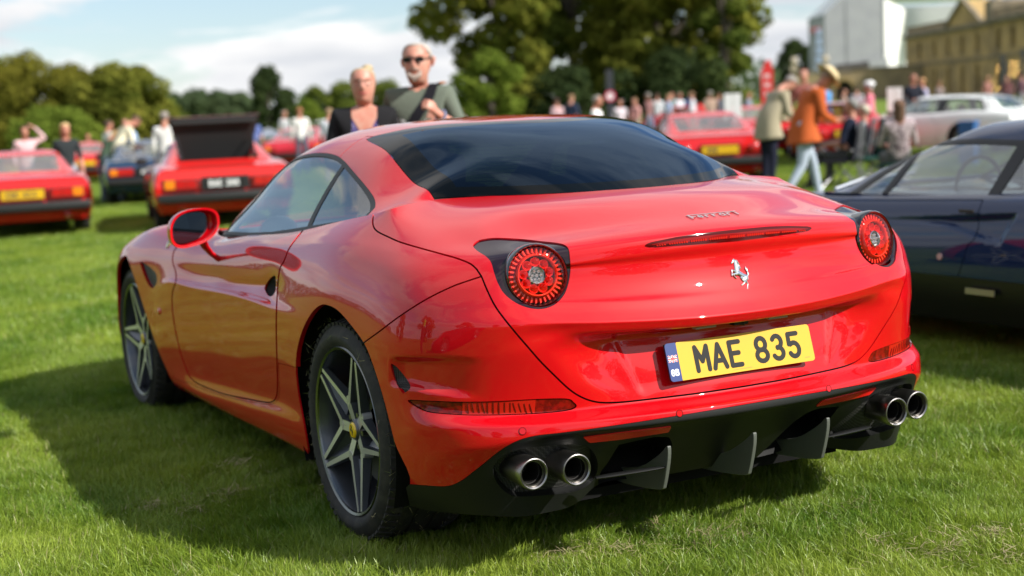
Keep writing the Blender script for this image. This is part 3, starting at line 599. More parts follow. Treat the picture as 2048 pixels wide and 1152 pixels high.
def build_hero():
    G, _, _, _ = body_grid(720, 230)
    G = shape_details(G); G = G*np.array([-1, 1, 1])
    B0 = grid_tm(G)
    c = B0.N[np.argmin(np.abs(B0.P[:, 1]-2.0)+np.abs(B0.P[:, 2]-.55))]
    if c[0] > 0: B0 = TM(B0.P, -B0.N, B0.T[:, ::-1])
    R0 = grid_tm(roof_grid(300, 140), True)
    c = R0.N[np.argmin(np.abs(R0.P[:, 1]-1.8)+np.abs(R0.P[:, 0]))]
    if c[2] < 0: R0 = TM(R0.P, -R0.N, R0.T[:, ::-1])
    red = mat('rosso_paint', (.50, .0006, .005), rough=.42, coat=1.0, spec=.08, coat_rough=.012)
    nt = red.node_tree; b = nt.nodes['Principled BSDF']; b.inputs['Metallic'].default_value = 0.0
    blackp = mat('black_plastic', (.006, .0065, .0065), rough=.48, spec=.35, bump=(900, .12, .0005))
    gap = mat('shadow_gap_black', (.006, .006, .006), rough=.8, spec=.1)
    gloss = mat('gloss_black', (.008, .008, .009), rough=.06, coat=1)
    rubber = mat('rubber_trim', (.015, .015, .015), rough=.55)
    root = thing('sports_car', 'glossy red two-door coupe in front, rear left view, yellow plate MAE 835', 'car', (0, 0, 0))
    g = .0025
    far = lambda P: P[:, 1] < 1.35
    L = lambda P: np.where(P[:, 1] < 1.6, np.minimum(pf(P, LID), 1.35-P[:, 1]), -1)
    Bp = lambda P: np.where(P[:, 1] < 1.1, pf(P, BUMP), -1)
    K = lambda P: np.where(P[:, 1] < 1.1, pf(P, BLACK), -1)
    Dr = lambda P: np.where((P[:, 1] > 1.0) & (P[:, 1] < 3.1) & (P[:, 0] < -.72), pf(P, DOOR), -1)
    S = lambda P: np.where((P[:, 1] > 1.0) & (P[:, 1] < 3.3) & (P[:, 2] < .6), pf(P, SILL), -1)
    AR = lambda P: np.where((P[:, 1] < 1.7) & (P[:, 0] < -.6), pf(P, ARCH), -1)
    FA = lambda P: np.where((P[:, 1] > 2.7) & (P[:, 0] < -.6), yzf(P, FARCH), -1)
    B1 = B0.clip(-AR(B0.P)); B1 = B1.clip(-FA(B1.P))
    holes = [('lamp', LAMP), ('strip', STRIP), ('vent', VENT), ('pod', POD), ('cav', CAV)]
    H = {}
    B = B1
    for n, poly in holes:
        f = lambda P, poly=poly: np.where(P[:, 1] < 1.0, pf(P, poly), -1)
        H[n] = B.clip(f(B.P)); B = B.clip(-f(B.P))
    for n, poly, y0, y1 in (('fvent', FVENT, 2.8, 3.8), ('scoop', SCOOP, 1.3, 2.0)):
        f = lambda P, poly=poly, y0=y0, y1=y1: np.where((P[:, 1] > y0) & (P[:, 1] < y1) & (P[:, 0] < -.7), pf(P, poly), -1)
        H[n] = B.clip(f(B.P)); B = B.clip(-f(B.P))
    centre = lambda P: np.abs(P[:, 0]) < 1e-6
    def panel(name, t, m, both=True, dep=.006, org=None):
        t = t.flange(dep, skip=centre)
        if both: return t.join(t.mirror()).obj(name, m, root)
        a = t.obj(name, m, root); bb = t.mirror().obj(name, m, root); return a, bb
    lid = B.clip(L(B.P), g); rest = B.clip(-L(B.P), g)
    bum = rest.clip(Bp(rest.P), g*.9); rest = rest.clip(-Bp(rest.P), g*.9)
    dif = bum.clip(K(bum.P), .0007); bum = bum.clip(-K(bum.P), .0007)
    door = rest.clip(Dr(rest.P), g); rest = rest.clip(-Dr(rest.P), g)
    sill = rest.clip(S(rest.P), .0009); rest = rest.clip(-S(rest.P), .0009)
    rear = rest.clip(2.0-rest.P[:, 1]); front = rest.clip(rest.P[:, 1]-2.0)
    hd = lambda P: np.minimum(np.minimum(.70-(P[:, 1]-3.0)*.06+P[:, 0], P[:, 2]-.60), P[:, 1]-2.6)
    hood = front.clip(hd(front.P), g); front = front.clip(-hd(front.P), g)
    fb = lambda P: P[:, 1]-4.02
    fbum = front.clip(fb(front.P), .0009); front = front.clip(-fb(front.P), .0009)
    panel('boot_lid', lid, red); panel('rear_bumper', bum, red)
    diffuser = panel('rear_diffuser', dif, blackp, dep=.012)
    doors = panel('door', door, red, False); panel('side_sill', sill, red, False)
    panel('rear_wing', rear, red, False, dep=.016); panel('front_wing', front, red, False, dep=.016); panel('bonnet', hood, red); panel('front_bumper', fbum, red)
    # dark inner shell seen through the gaps
    sh = B0.clip(.05-0*B0.P[:, 0]); sh = sh.clip(-AR(sh.P)-.012); sh = sh.clip(-FA(sh.P)-.012)
    for n, poly in holes: sh = sh.clip(-np.where(sh.P[:, 1] < 1.0, pf(sh.P, poly), -1)-.004)
    sh = sh.clip(-np.where((sh.P[:, 1] > 2.8) & (sh.P[:, 0] < -.7), pf(sh.P, FVENT), -1)-.003)
    sh = sh.offset(-.0075); sh.join(sh.mirror()).obj('inner_shell', gap, root)
    # -------- roof and glass
    RG = smooth_poly([(0, 1.225), (.10, 1.24), (.18, 1.275), (.28, 1.32), (.37, 1.385), (.45, 1.49), (.50, 1.585)], False, 5)
    RG = np.vstack([[(-.3, 1.2), (-.1, 1.22)], RG, smooth_poly([(.520, 1.600), (.536, 1.50), (.552, 1.36), (.572, 1.217), (.584, 1.08), (.591, .969), (.595, .885), (.60, .80)], False, 5), [(.6, .3), (-.3, .3)]])
    fr = lambda P: xyf(P, RG)
    SW = np.vstack([smooth_poly([(2.66, .885), (2.45, 1.020), (2.30, 1.125), (2.225, 1.172), (2.14, 1.196), (2.028, 1.207), (1.87, 1.213), (1.72, 1.207), (1.60, 1.190), (1.46, 1.158), (1.30, 1.117), (1.16, 1.075), (1.08, 1.045)], False, 5), [(1.03, .99), (1.0, .8), (2.7, .8)]])
    fs = lambda P: np.where(P[:, 0] < -.5, yzf(P, SW), -1)
    def beltf(P):   # height above the belt edge
        yy = np.array([1.0, 1.2, 1.46, 1.73, 1.97, 2.22, 2.53, 2.72]); zb = np.array([1.015, .990, .963, .935, .912, .896, .885, .872]); return P[:, 2]-np.interp(P[:, 1], yy, zb)
    SPL = np.array([(696, 318), (690.6, 326), (672, 352), (655, 380), (638, 410), (626, 434), (616.7, 456), (610, 475)])
    rg = R0.clip(fr(R0.P)); rr = R0.clip(-fr(R0.P), .002)
    sw = rr.clip(fs(rr.P)); rr = rr.clip(-fs(rr.P), .0006)
    ws = lambda P: np.minimum(P[:, 1]-(2.30-.22*(P[:, 0]/.55)**2), .555+(P[:, 1]-2.3)*.10+P[:, 0])
    wsg = rr.clip(ws(rr.P)); rr = rr.clip(-ws(rr.P), .0006)
    pil = lambda P: np.minimum(1.648-P[:, 1], -P[:, 0]-.50)
    pl = rr.clip(pil(rr.P), g*.8); rr = rr.clip(-pil(rr.P), g*.8)
    ap = rr.clip(rr.P[:, 1]-2.26, g*.5); rr = rr.clip(2.26-rr.P[:, 1], g*.5)
    panel('roof_panel', rr, red); panel('rear_pillar', pl, red, False); panel('windscreen_pillar', ap, red, False)
    shr = R0.clip(-fr(R0.P)-.006); shr = shr.clip(-fs(shr.P)-.004); shr = shr.clip(-ws(shr.P)-.006).offset(-.0075)
    shr.join(shr.mirror()).obj('headlining', gap, root)
    gl_rear = glass_mat('rear_glass_tint', (.03, .037, .05), mn=.0, gloss=(.40, .58, .85))  # gloss colour tinted to imitate a darker, bluer sky reflection
    gl_side = glass_mat('side_glass_tint', (.80, .86, .83), mn=.10)
    gl_q = glass_mat('quarter_glass_tint', (.22, .24, .25), mn=.09)
    # rear screen: clear field inside a black printed border
    RGi = lambda P: np.minimum(fr(P)-.075, P[:, 2]-(1.098+.02*P[:, 0]**2))
    inner = rg.clip(RGi(rg.P)); border = rg.clip(-RGi(rg.P))
    border = border.clip(border.P[:, 2]-1.0735)
    inner.join(inner.mirror()).obj('rear_window', gl_rear, root)
    # shallow bottom edge so the rubber shows
    border.join(border.mirror()).obj('rear_window_border', mat('printed_glass_border', (.002, .003, .004), rough=.02, spec=.12), root)
    t = R0.offset(-.004); t = t.clip(fr(t.P)+.004); t = t.clip(1.080-t.P[:, 2]); t.join(t.mirror()).obj('rear_window_seal', rubber, root)
    # defroster lines: thin wires just under the screen
    hw = MB()
    ii = inner.P
    lines = []
    for zc in np.linspace(1.12, 1.285, 15):
        for sx in (1,):
            xs = np.linspace(-.46, .46, 25); pts = []
            for x in xs:
                k = np.argmin(((ii[:, 0]+abs(x))*1.0)**2+((ii[:, 2]-zc)*1.0)**2)
                if abs(ii[k, 2]-zc) < .006 and abs(ii[k, 0]+abs(x)) < .02: pts.append((x, ii[k, 1], zc-.003))
            if len(pts) > 5: lines.append(pts)
    for p in lines: hw.tube(p, .0011, 4, cap=False)
    if lines: hw.obj('heating_wire', mat('heater_wire', (.10, .05, .03), rough=.5), root)['kind'] = 'stuff'
    # side glass, trim and divider
    spf = lambda P: pf(P, SPL, False)
    def side_of(P):
        q, z = project(P); a = SPL[0]; b = SPL[-1]
        xi = np.interp(q[:, 1], SPL[:, 1], SPL[:, 0]); return (q[:, 0]-xi)*z/FPX
    trim_f = lambda P: np.minimum(np.minimum(fs(P)-.012, beltf(P)-.013), np.abs(side_of(P))-.0065)
    glass = sw.clip(trim_f(sw.P)); trim = sw.clip(-trim_f(sw.P))
    gd = glass.clip(-side_of(glass.P)).offset(-.003); gq = glass.clip(side_of(glass.P)).offset(-.002)
    panel('door_window', gd, gl_side, False, dep=.004); panel('quarter_window', gq, gl_q, False, dep=.004); panel('window_trim', trim, rubber, False, dep=.006)
    wsg.join(wsg.mirror()).obj('windscreen', gl_side, root)
    # -------- grilles in the openings
    mesh_m = mat('black_mesh', (.02, .02, .02), rough=.6)
    nt = mesh_m.node_tree; vz = nt.nodes.new('ShaderNodeTexVoronoi'); vz.inputs['Scale'].default_value = 210; vz.inputs['Randomness'].default_value = .0
    tc = nt.nodes.new('ShaderNodeTexCoord'); nt.links.new(tc.outputs['Object'], vz.inputs['Vector'])
    rp = nt.nodes.new('ShaderNodeValToRGB'); rp.color_ramp.elements[0].position = .45; rp.color_ramp.elements[0].color = (.001, .001, .001, 1); rp.color_ramp.elements[1].position = .6; rp.color_ramp.elements[1].color = (.05, .05, .048, 1)
    nt.links.new(vz.outputs['Distance'], rp.inputs[0]); nt.links.new(rp.outputs[0], nt.nodes['Principled BSDF'].inputs['Base Color'])
    for n, nm, off in (('vent', 'bumper_vent_mesh', -.010), ('pod', 'exhaust_mesh', -.030), ('fvent', 'wing_vent_mesh', -.014)):
        t = H[n].offset(off); t.obj(nm, mesh_m, root); t.mirror().obj(nm, mesh_m, root)
    for n, nm, off in (('cav', 'diffuser_cavity', -.11), ('scoop', 'door_scoop', -.018)):
        t = H[n].offset(off); t = t.flange(-off*1.0 if off < 0 else .01, direction=None); 
        t.obj(nm, gap, root); t.mirror().obj(nm, gap, root)
    # deep walls of the openings
    def wall(t, depth, m, name):
        e = t.boundary(); u = np.unique(e); mp = np.full(len(t.P), -1); mp[u] = np.arange(len(u)); top = t.P[u]; bot = top-t.N[u]*depth; k = len(u); a, bb = mp[e[:, 0]], mp[e[:, 1]]
        P = np.concatenate([top-t.N[u]*.0005, bot]); T = np.concatenate([np.stack([a, bb, bb+k], 1), np.stack([a, bb+k, a+k], 1)])
        d = t.P[e[:, 1]]-t.P[e[:, 0]]; wn = -np.cross(d, t.N[e[:, 0]]); acc = np.zeros((k, 3)); np.add.at(acc, a, wn); np.add.at(acc, bb, wn); acc /= np.linalg.norm(acc, axis=1, keepdims=True)+1e-9
        w = TM(P, np.concatenate([acc, acc]), T); w.obj(name, m, root); w.mirror().obj(name, m, root)
    wall(H['pod'], .032, blackp, 'exhaust_surround'); wall(H['cav'], .11, blackp, 'cavity_wall'); wall(H['vent'], .012, red, 'vent_lip'); wall(H['fvent'], .016, red, 'vent_lip'); wall(H['scoop'], .02, red, 'scoop_lip')
    # -------- light strip in the bumper
    amb = mat('strip_lens_red', (.20, .004, .003), rough=.10, spec=.4, noise=(60, (.09, .002, .002), .4, .6))
    stp = H['strip']
    lens = stp.clip(np.where(True, pf(stp.P, STRIP), -1), .0028).offset(-.003)
    ou = thing_part = None
    for s in (0, 1):
        t = lens if s == 0 else lens.mirror(); st = t.obj('bumper_light', amb, root)
        bk = stp.offset(-.014); bk = bk if s == 0 else bk.mirror(); bk.obj('light_housing', gap, st)
        ft = lens.clip(pf(lens.P, np.array([(926, 790), (1072, 790), (1068, 840), (924, 840)])), 0).offset(.0006); ft = ft if s == 0 else ft.mirror(); ft.obj('indicator_lens', mat('indicator_red', (.40, .010, .005), rough=.12, spec=.4), st)
        # prism ribs inside the indicator
        rb = MB()
        for k in range(13):
            uu = 934+k*10.5; vals = []
            for vv in (806, 826):
                qq, zz = project(lens.P); j = np.argmin(((qq-[uu+(vv-806)*.12, vv])**2).sum(1)); p = lens.P[j]+lens.N[j]*.0006; vals.append((p[0]*(1 if s == 0 else -1), p[1], p[2]))
            rb.tube(vals, .0016, 5)
        rb.obj('indicator_rib', mat('indicator_rib_dark', (.10, .004, .003), rough=.25), st)['kind'] = 'stuff'
    wall(stp, .014, gloss, 'light_recess')
    return dict(root=root, B=B0, R=R0, H=H, red=red, blackp=blackp, gap=gap, gloss=gloss, rubber=rubber, doors=doors, lens=lens)
HERO = build_hero()

def surf_hit(t, u, v, mirror=False):
    """nearest visible point of a sheet at a sight line, with its normal"""
    q, z = project(t.P); d = ((q-[u, v])**2).sum(1); ok = np.where(d < 30)[0]
    if len(ok) == 0: ok = np.array([d.argmin()])
    i = ok[np.argmin(z[ok]+d[ok]*.002)]
    # refine on the tangent plane
    n = t.N[i]; r = ray(u, v); s = ((t.P[i]-CAM_POS)@n)/(r@n); return CAM_POS+r*s, n
def M4(F): return Matrix([[float(F[i, j]) for j in range(4)] for i in range(4)])
def build_wheel(name, rim_r, tyre_r, width, steer=0.0):
    """axis along x, outer face towards -x; origin at hub centre plane"""
    tyre_m = bpy.data.materials.get('tyre_rubber') or mat('tyre_rubber', (.020, .020, .020), rough=.72, spec=.35, noise=(28, (.045, .042, .036), .45, .75), bump=(120, .3, .002))
    dark = bpy.data.materials.get('rim_dark_grey') or mat('rim_dark_grey', (.085, .092, .108), rough=.34, metal=.7, coat=.3)
    mach = bpy.data.materials.get('rim_machined') or mat('rim_machined', (.62, .61, .62), rough=.36, metal=.65, coat=.4)
    r = thing_local(name)
    h = width/2
    tr = MB(); R = tyre_r; q = rim_r
    prof = [(q-.004, -h+.018), (q+.004, -h+.006), (q+.016, -h-.003), (q+.034, -h-.009), (R-.045, -h-.007), (R-.026, -h+.001), (R-.012, -h+.012), (R-.004, -h+.026), (R-.001, -h+.045)]
    gro = []
    for gx in (-.34, -.12, .12, .34):
        c = gx*width; gro += [(R, c-.007), (R-.007, c-.005), (R-.007, c+.005), (R, c+.007)]
    prof = prof+gro+[(a, -b) for a, b in reversed(prof)]
    tr.lathe(prof, 96, 'x'); ty = tr.obj('tyre', tyre_m, r, True)
    # shoulder blocks
    sb = MB()
    for k in range(64):
        a = 2*math.pi*k/64
        for sgn in (-1, 1):
            rot = Matrix.Rotation(a, 3, 'X') @ Matrix.Rotation(.25*sgn, 3, 'Y')
            p = Matrix.Rotation(a, 3, 'X') @ Vector((sgn*(h-.030), 0, R-.004)); sb.box(p, (.050, tyre_r*2*math.pi/64*.62, .010), rot=rot)
    t = sb.obj('tread_blocks', tyre_m, ty); t['kind'] = 'stuff'
    rim = MB(); xo = -h+.004
    rim.lathe([(q+.004, xo+.014), (q+.006, xo+.002), (q+.001, xo-.002), (q-.006, xo+.001), (q-.012, xo+.012), (q-.018, xo+.05), (q-.040, xo+.13), (q-.040, h-.03), (q-.004, h-.01)], 96, 'x')
    rim_o = rim.obj('rim', dark, r, True)
    lip = MB(); lip.lathe([(q+.0055, xo+.001), (q+.001, xo-.0035), (q-.007, xo+.000), (q-.009, xo+.006)], 96, 'x'); lip.obj('rim_lip', mat_once('rim_edge_grey', (.16,.17,.17), rough=.25, metal=1), rim_o, True)
    bar = MB(); bar.lathe([(.0, .02), (q-.05, .02), (q-.05, .03), (0, .03)], 64, 'x', c=(xo+.05, 0, 0)); 
    disc = MB(); disc.lathe([(.06, 0), (.18, 0), (.182, .004), (.182, .028), (.06, .028)], 64, 'x', c=(xo+.100, 0, 0)); disc.obj('brake_disc', mat_once('brake_disc_steel', (.16, .16, .165), rough=.38, metal=.9), r, True)
    cal = MB(); 
    for k in range(9):
        a = math.radians(-20+k*9); cal.box((xo+.094, .150*math.cos(a), .150*math.sin(a)), (.05, .050, .052), rot=Matrix.Rotation(a, 3, 'X'))
    cal.obj('brake_caliper', mat_once('caliper_red', (.35, .01, .008), rough=.35, coat=.6), r, False, bevel=.004)
    bk = MB(); bk.lathe([(0, 0), (q-.045, 0), (q-.045, .01), (0, .01)], 48, 'x', c=(xo+.135, 0, 0)); bk.obj('wheel_back', mat_once('wheel_well_dark', (.010, .010, .010), rough=.9), r)
    # five-point star: per arm two ribs that meet the rim together, with a sunk web between
    phase = math.radians(111)
    fork = .095; tipr = q-.010
    for k in range(5):
        a = phase+k*2*math.pi/5; an = a+math.pi/5; ap = a-math.pi/5
        sp = MB()
        def P(rr, ang, x): return (x, rr*math.cos(ang), rr*math.sin(ang))
        def rib(p0, p1, w0, w1, x0, x1, dp0, dp1):
            # p: (r, ang) in the wheel plane; face silver, flanks dark
            A = Vector((0, p0[0]*math.cos(p0[1]), p0[0]*math.sin(p0[1]))); Bv = Vector((0, p1[0]*math.cos(p1[1]), p1[0]*math.sin(p1[1])))
            d = (Bv-A).normalized(); s_ = Vector((0, -d.z, d.y))
            n = 5; v = []
            for i in range(n+1):
                t = i/n; c = A.lerp(Bv, t); w = w0+(w1-w0)*t; x = x0+(x1-x0)*t; dp = dp0+(dp1-dp0)*t
                for so, xx, k_ in ((-1, dp, 1.5), (-1, 0, 1), (1, 0, 1), (1, dp, 1.5)):
                    q_ = c+s_*(w*.5*so*k_); v.append((x+xx, q_.y, q_.z))
            fs, ms = [], []
            for i in range(n):
                b = i*4
                fs += [(b, b+1, b+5, b+4), (b+1, b+2, b+6, b+5), (b+2, b+3, b+7, b+6)]; ms += [0, 1, 0]
            o = len(sp.v); sp.v += v; sp.f += [tuple(j+o for j in f) for f in fs]; sp.m += ms
            sp.f.append((o, o+3, o+2, o+1)); sp.m.append(0); e = o+n*4; sp.f.append((e, e+1, e+2, e+3)); sp.m.append(0)
        xf = xo+.010; xh = xo+.030
        # hub arm k goes along an (between tips) as twin ribs to the fork node, then splits to both tips
        nd = (fork+.012, an)
        off = .16
        rib((.030, an-off*1.5), (fork, an-off*.62), .017, .016, xh, xf+.010, .035, .030)
        rib((.030, an+off*1.5), (fork, an+off*.62), .017, .016, xh, xf+.010, .035, .030)
        rib((fork-.002, an-off*.62), (tipr, a+.052), .019, .013, xf+.010, xo+.001, .030, .016)
        rib((fork-.002, an+off*.62), (tipr, a+2*math.pi/5-.052), .019, .013, xf+.010, xo+.001, .030, .016)
        # node fillet
        sp.lathe([(0, 0), (.016, 0), (.020, .03)], 14, 'x', c=(xf+.0104, nd[0]*math.cos(an)*.90, nd[0]*math.sin(an)*.90), m=1)
        # sunk web of the arm towards tip k
        V = [P(.110, a, xf+.040), P(fork, an-off*.4, xf+.020), P(tipr, a+.05, xo+.010), P(tipr, a-.05, xo+.010), P(fork, ap+off*.4, xf+.020)]
        V2 = [(v[0]+.02, v[1], v[2]) for v in V]; sp.add(V+V2, [(0, 1, 2, 3, 4), (9, 8, 7, 6, 5), (0, 5, 6, 1), (1, 6, 7, 2), (2, 7, 8, 3), (3, 8, 9, 4), (4, 9, 5, 0)], 0)
        o = sp.obj('spoke', [dark, mach], r)
    hub = MB(); hub.lathe([(0, 0), (.030, 0), (.034, .006), (.050, .018), (.060, .05)], 40, 'x', c=(xo+.022, 0, 0)); hub.obj('wheel_hub', dark, r, True)
    for k in range(5):
        a = phase+math.pi/5*2*k; bo = MB(); bo.lathe([(0, -.004), (.008, -.004), (.009, .02)], 12, 'x', c=(xo+.034, .054*math.cos(a), .054*math.sin(a))); bo.obj('wheel_bolt', mat_once('bolt_steel', (.25, .25, .26), rough=.3, metal=1), r)
    cap = MB(); cap.lathe([(0, -.004), (.022, -.003), (.0255, 0), (.027, .004)], 40, 'x', c=(xo+.020, 0, 0)); co = cap.obj('centre_cap', mat_once('cap_yellow', (.80, .52, .01), rough=.25, coat=1), r, True)
    F = np.eye(4); F[:3, 0] = (0, -1, 0); F[:3, 1] = (0, 0, 1); F[:3, 2] = (-1, 0, 0); F[:3, 3] = (xo+.0165, 0, 0); F[:3, :3] *= 1
    relief('cap_horse', lambda p: horse_sd(p, .036), (-.016, .016, -.022, .022), .0008, .0006, mat_once('emblem_black', (.01, .01, .01), rough=.4), co, F)
    return r
def thing_local(name):
    o = bpy.data.objects.new(name, None); COL.objects.link(o); o.empty_display_size = .1; return o
_MC = {}
def mat_once(name, *a, **k):
    if name not in _MC: _MC[name] = mat(name, *a, **k)
    return _MC[name]
# prancing horse as tapered strokes, unit: height = 1, centred
_HS = [(520, 375, 575, 330, 14, 24), (575, 330, 600, 350, 28, 30), (575, 296, 585, 330, 6, 20), (600, 350, 600, 480, 30, 44), (600, 480, 590, 530, 48, 46), (590, 530, 680, 600, 44, 38), (680, 600, 735, 640, 40, 46),
       (580, 540, 495, 490, 22, 13), (495, 490, 474, 560, 12, 9), (474, 560, 470, 590, 9, 12), (570, 570, 500, 560, 24, 13), (500, 560, 520, 615, 11, 9), (520, 615, 540, 638, 9, 11),
       (720, 650, 670, 680, 36, 24), (655, 640, 695, 725, 30, 15), (695, 725, 640, 748, 13, 9), (640, 748, 608, 770, 9, 12), (735, 660, 720, 700, 34, 20), (720, 700, 740, 760, 14, 9), (740, 760, 712, 815, 9, 8), (712, 815, 705, 842, 8, 11),
       (755, 640, 795, 595, 16, 12), (795, 595, 792, 540, 12, 10), (792, 540, 775, 500, 11, 13), (775, 500, 780, 455, 13, 4), (792, 530, 800, 480, 12, 4), (770, 640, 775, 690, 14, 6),
       (620, 330, 650, 350, 14, 8), (635, 360, 668, 395, 16, 8), (640, 400, 672, 440, 16, 8), (645, 440, 680, 478, 16, 7), (650, 460, 662, 492, 14, 7)]
def horse_sd(p, height):
    s = height/565.0; caps = [((a-635)*s, (567-b)*s, (c-635)*s, (567-d)*s, e*s, f*s) for a, b, c, d, e, f in _HS]; return caps_sd(p, caps)
def letter(ch):
    """strokes of a letter in a 0..1 by 0..1 cell"""
    def arc(cx, cy, rx, ry, a0, a1, n=10):
        t = np.radians(np.linspace(a0, a1, n+1)); p = [(cx+rx*math.cos(x), cy+ry*math.sin(x)) for x in t]; return list(zip(p[:-1], p[1:]))
    D = {'M': [((0, 0), (0, 1)), ((0, 1), (.5, .38)), ((.5, .38), (1, 1)), ((1, 1), (1, 0))],
         'A': [((0, 0), (.5, 1)), ((.5, 1), (1, 0)), ((.2, .30), (.8, .30))],
         'E': [((0, 0), (0, 1)), ((0, 1), (1, 1)), ((0, .52), (.85, .52)), ((0, 0), (1, 0))],
         'G': arc(.5, .75, .5, .25, 10, 180)+[((0, .75), (0, .25))]+arc(.5, .25, .5, .25, 180, 360)+[((1, .25), (1, .48)), ((1, .48), (.6, .48))],
         'B': [((0, 0), (0, 1)), ((0, 1), (.6, 1)), ((0, .52), (.6, .52)), ((0, 0), (.6, 0))]+arc(.6, .76, .36, .24, -90, 90)+arc(.6, .26, .4, .26, -90, 90),
         '8': arc(.5, .74, .44, .26, 0, 360, 18)+arc(.5, .25, .5, .25, 0, 360, 18),
         '3': arc(.5, .74, .45, .26, 150, -90, 14)+arc(.5, .25, .5, .25, 90, -155, 14),
         '5': [((.95, 1), (.08, 1)), ((.08, 1), (.04, .56))]+arc(.48, .30, .50, .30, 125, -150, 16),
         'e': arc(.5, .3, .45, .3, 0, 320, 14)+[((.05, .3), (.95, .3))], 'a': arc(.5, .3, .45, .3, 0, 360, 16)+[((.95, .6), (.95, 0))],
         'r': [((.1, 0), (.1, .6))]+arc(.55, .2, .45, .40, 160, 55, 8), 'i': [((.5, 0), (.5, .6)), ((.5, .82), (.5, .84))],
         'F': [((.35, 0), (.35, 1)), ((.35, 1), (1.1, 1)), ((.35, .5), (.9, .5))]}
    return D[ch]
def text_sd(items):
    """items: (char, x, y, w, h, r)"""
    caps = []
    for ch, x, y, w, h, r in items:
        for (a, b), (c, d) in letter(ch): caps.append((x+a*w, y+b*h, x+c*w, y+d*h, r, r))
    return lambda p: caps_sd(p, caps)
def tail_lamp(parent):
    """centre at the origin, axis -y"""
    r = thing_local('tail_light'); r.parent = parent
    rim = MB(); rim.lathe([(.082, .004), (.083, -.004), (.0855, -.008), (.089, -.004), (.0915, .008), (.0915, .05), (.080, .05)], 72, 'y'); rim.obj('lamp_rim', HERO['gloss'], r, True)
    bowl = MB(); bowl.lathe([(0, .035), (.05, .035), (.0545, .012), (.060, .008), (.075, .020), (.083, .030), (.083, .0)], 64, 'y'); bowl.obj('reflector_bowl', mat_once('lamp_reflector_red', (.42, .006, .006), rough=.22, coat=.5), r, True)
    for k in range(34):
        a = 2*math.pi*k/34; b = MB(); b.box((.0705*math.cos(a), .010, .0705*math.sin(a)), (.017, .008, .0048), rot=Matrix.Rotation(-a, 3, 'Y') @ Matrix.Rotation(.35, 3, 'X'), taper=.7)
        b.obj('lens_rib', mat_once('lamp_rib_red', (.80, .030, .012), rough=.2, coat=.5), r)
    ring = MB(); ring.lathe([(.0540, .010), (.0545, -.004), (.0575, -.007), (.0600, -.003), (.0605, .010)], 64, 'y'); ring.obj('inner_ring', mat_once('lamp_ring_red', (.95, .035, .015), rough=.2, metal=.0), r, True)
    for k in range(9):
        a = 2*math.pi*(k+.3)/9; b = MB(); b.lathe([(0, .026), (.0085, .016), (.0125, .004), (.0135, .004), (.012, .03)], 14, 'y', c=(.0385*math.cos(a), 0, .0385*math.sin(a))); b.obj('lamp_cell', mat_once('lamp_cell_red', (.75, .012, .01), rough=.2, metal=.0), r, True)
    cc = MB(); cc.lathe([(.0255, .02), (.0258, -.001), (.0235, -.003), (.0225, .004), (.0225, .02)], 48, 'y'); cc.obj('reverse_light_rim', mat_once('lamp_chrome', (.7, .7, .7), rough=.08, metal=1), r, True)
    bk = MB(); bk.lathe([(0, .014), (.0235, .014)], 32, 'y'); bk.obj('reverse_light_back', mat_once('lamp_silver', (.80, .82, .84), rough=.25, metal=.6), r)
    for k in range(7):
        a = 2*math.pi*k/6; rr = 0 if k == 6 else .0135; b = MB(); b.lathe([(0, -.001), (.0035, .001), (.0062, .007), (.0066, .013)], 12, 'y', c=(rr*math.cos(a), 0, rr*math.sin(a))); b.obj('reverse_led', mat_once('led_lens', (.75, .78, .8), rough=.05, metal=.9), r, True)
    dome = MB(); dome.lathe([(0, -.018), (.02, -.0175), (.04, -.0155), (.06, -.012), (.075, -.007), (.0835, -.001)], 64, 'y'); dome.obj('lens', glass_mat_once('lamp_lens_red', (1.0, .92, .90), mn=0, gloss=(.7, .7, .7)), r, True)
    return r
_GC = {}
def glass_mat_once(n, *a, **k):
    if n not in _GC: _GC[n] = glass_mat(n, *a, **k)
    return _GC[n]
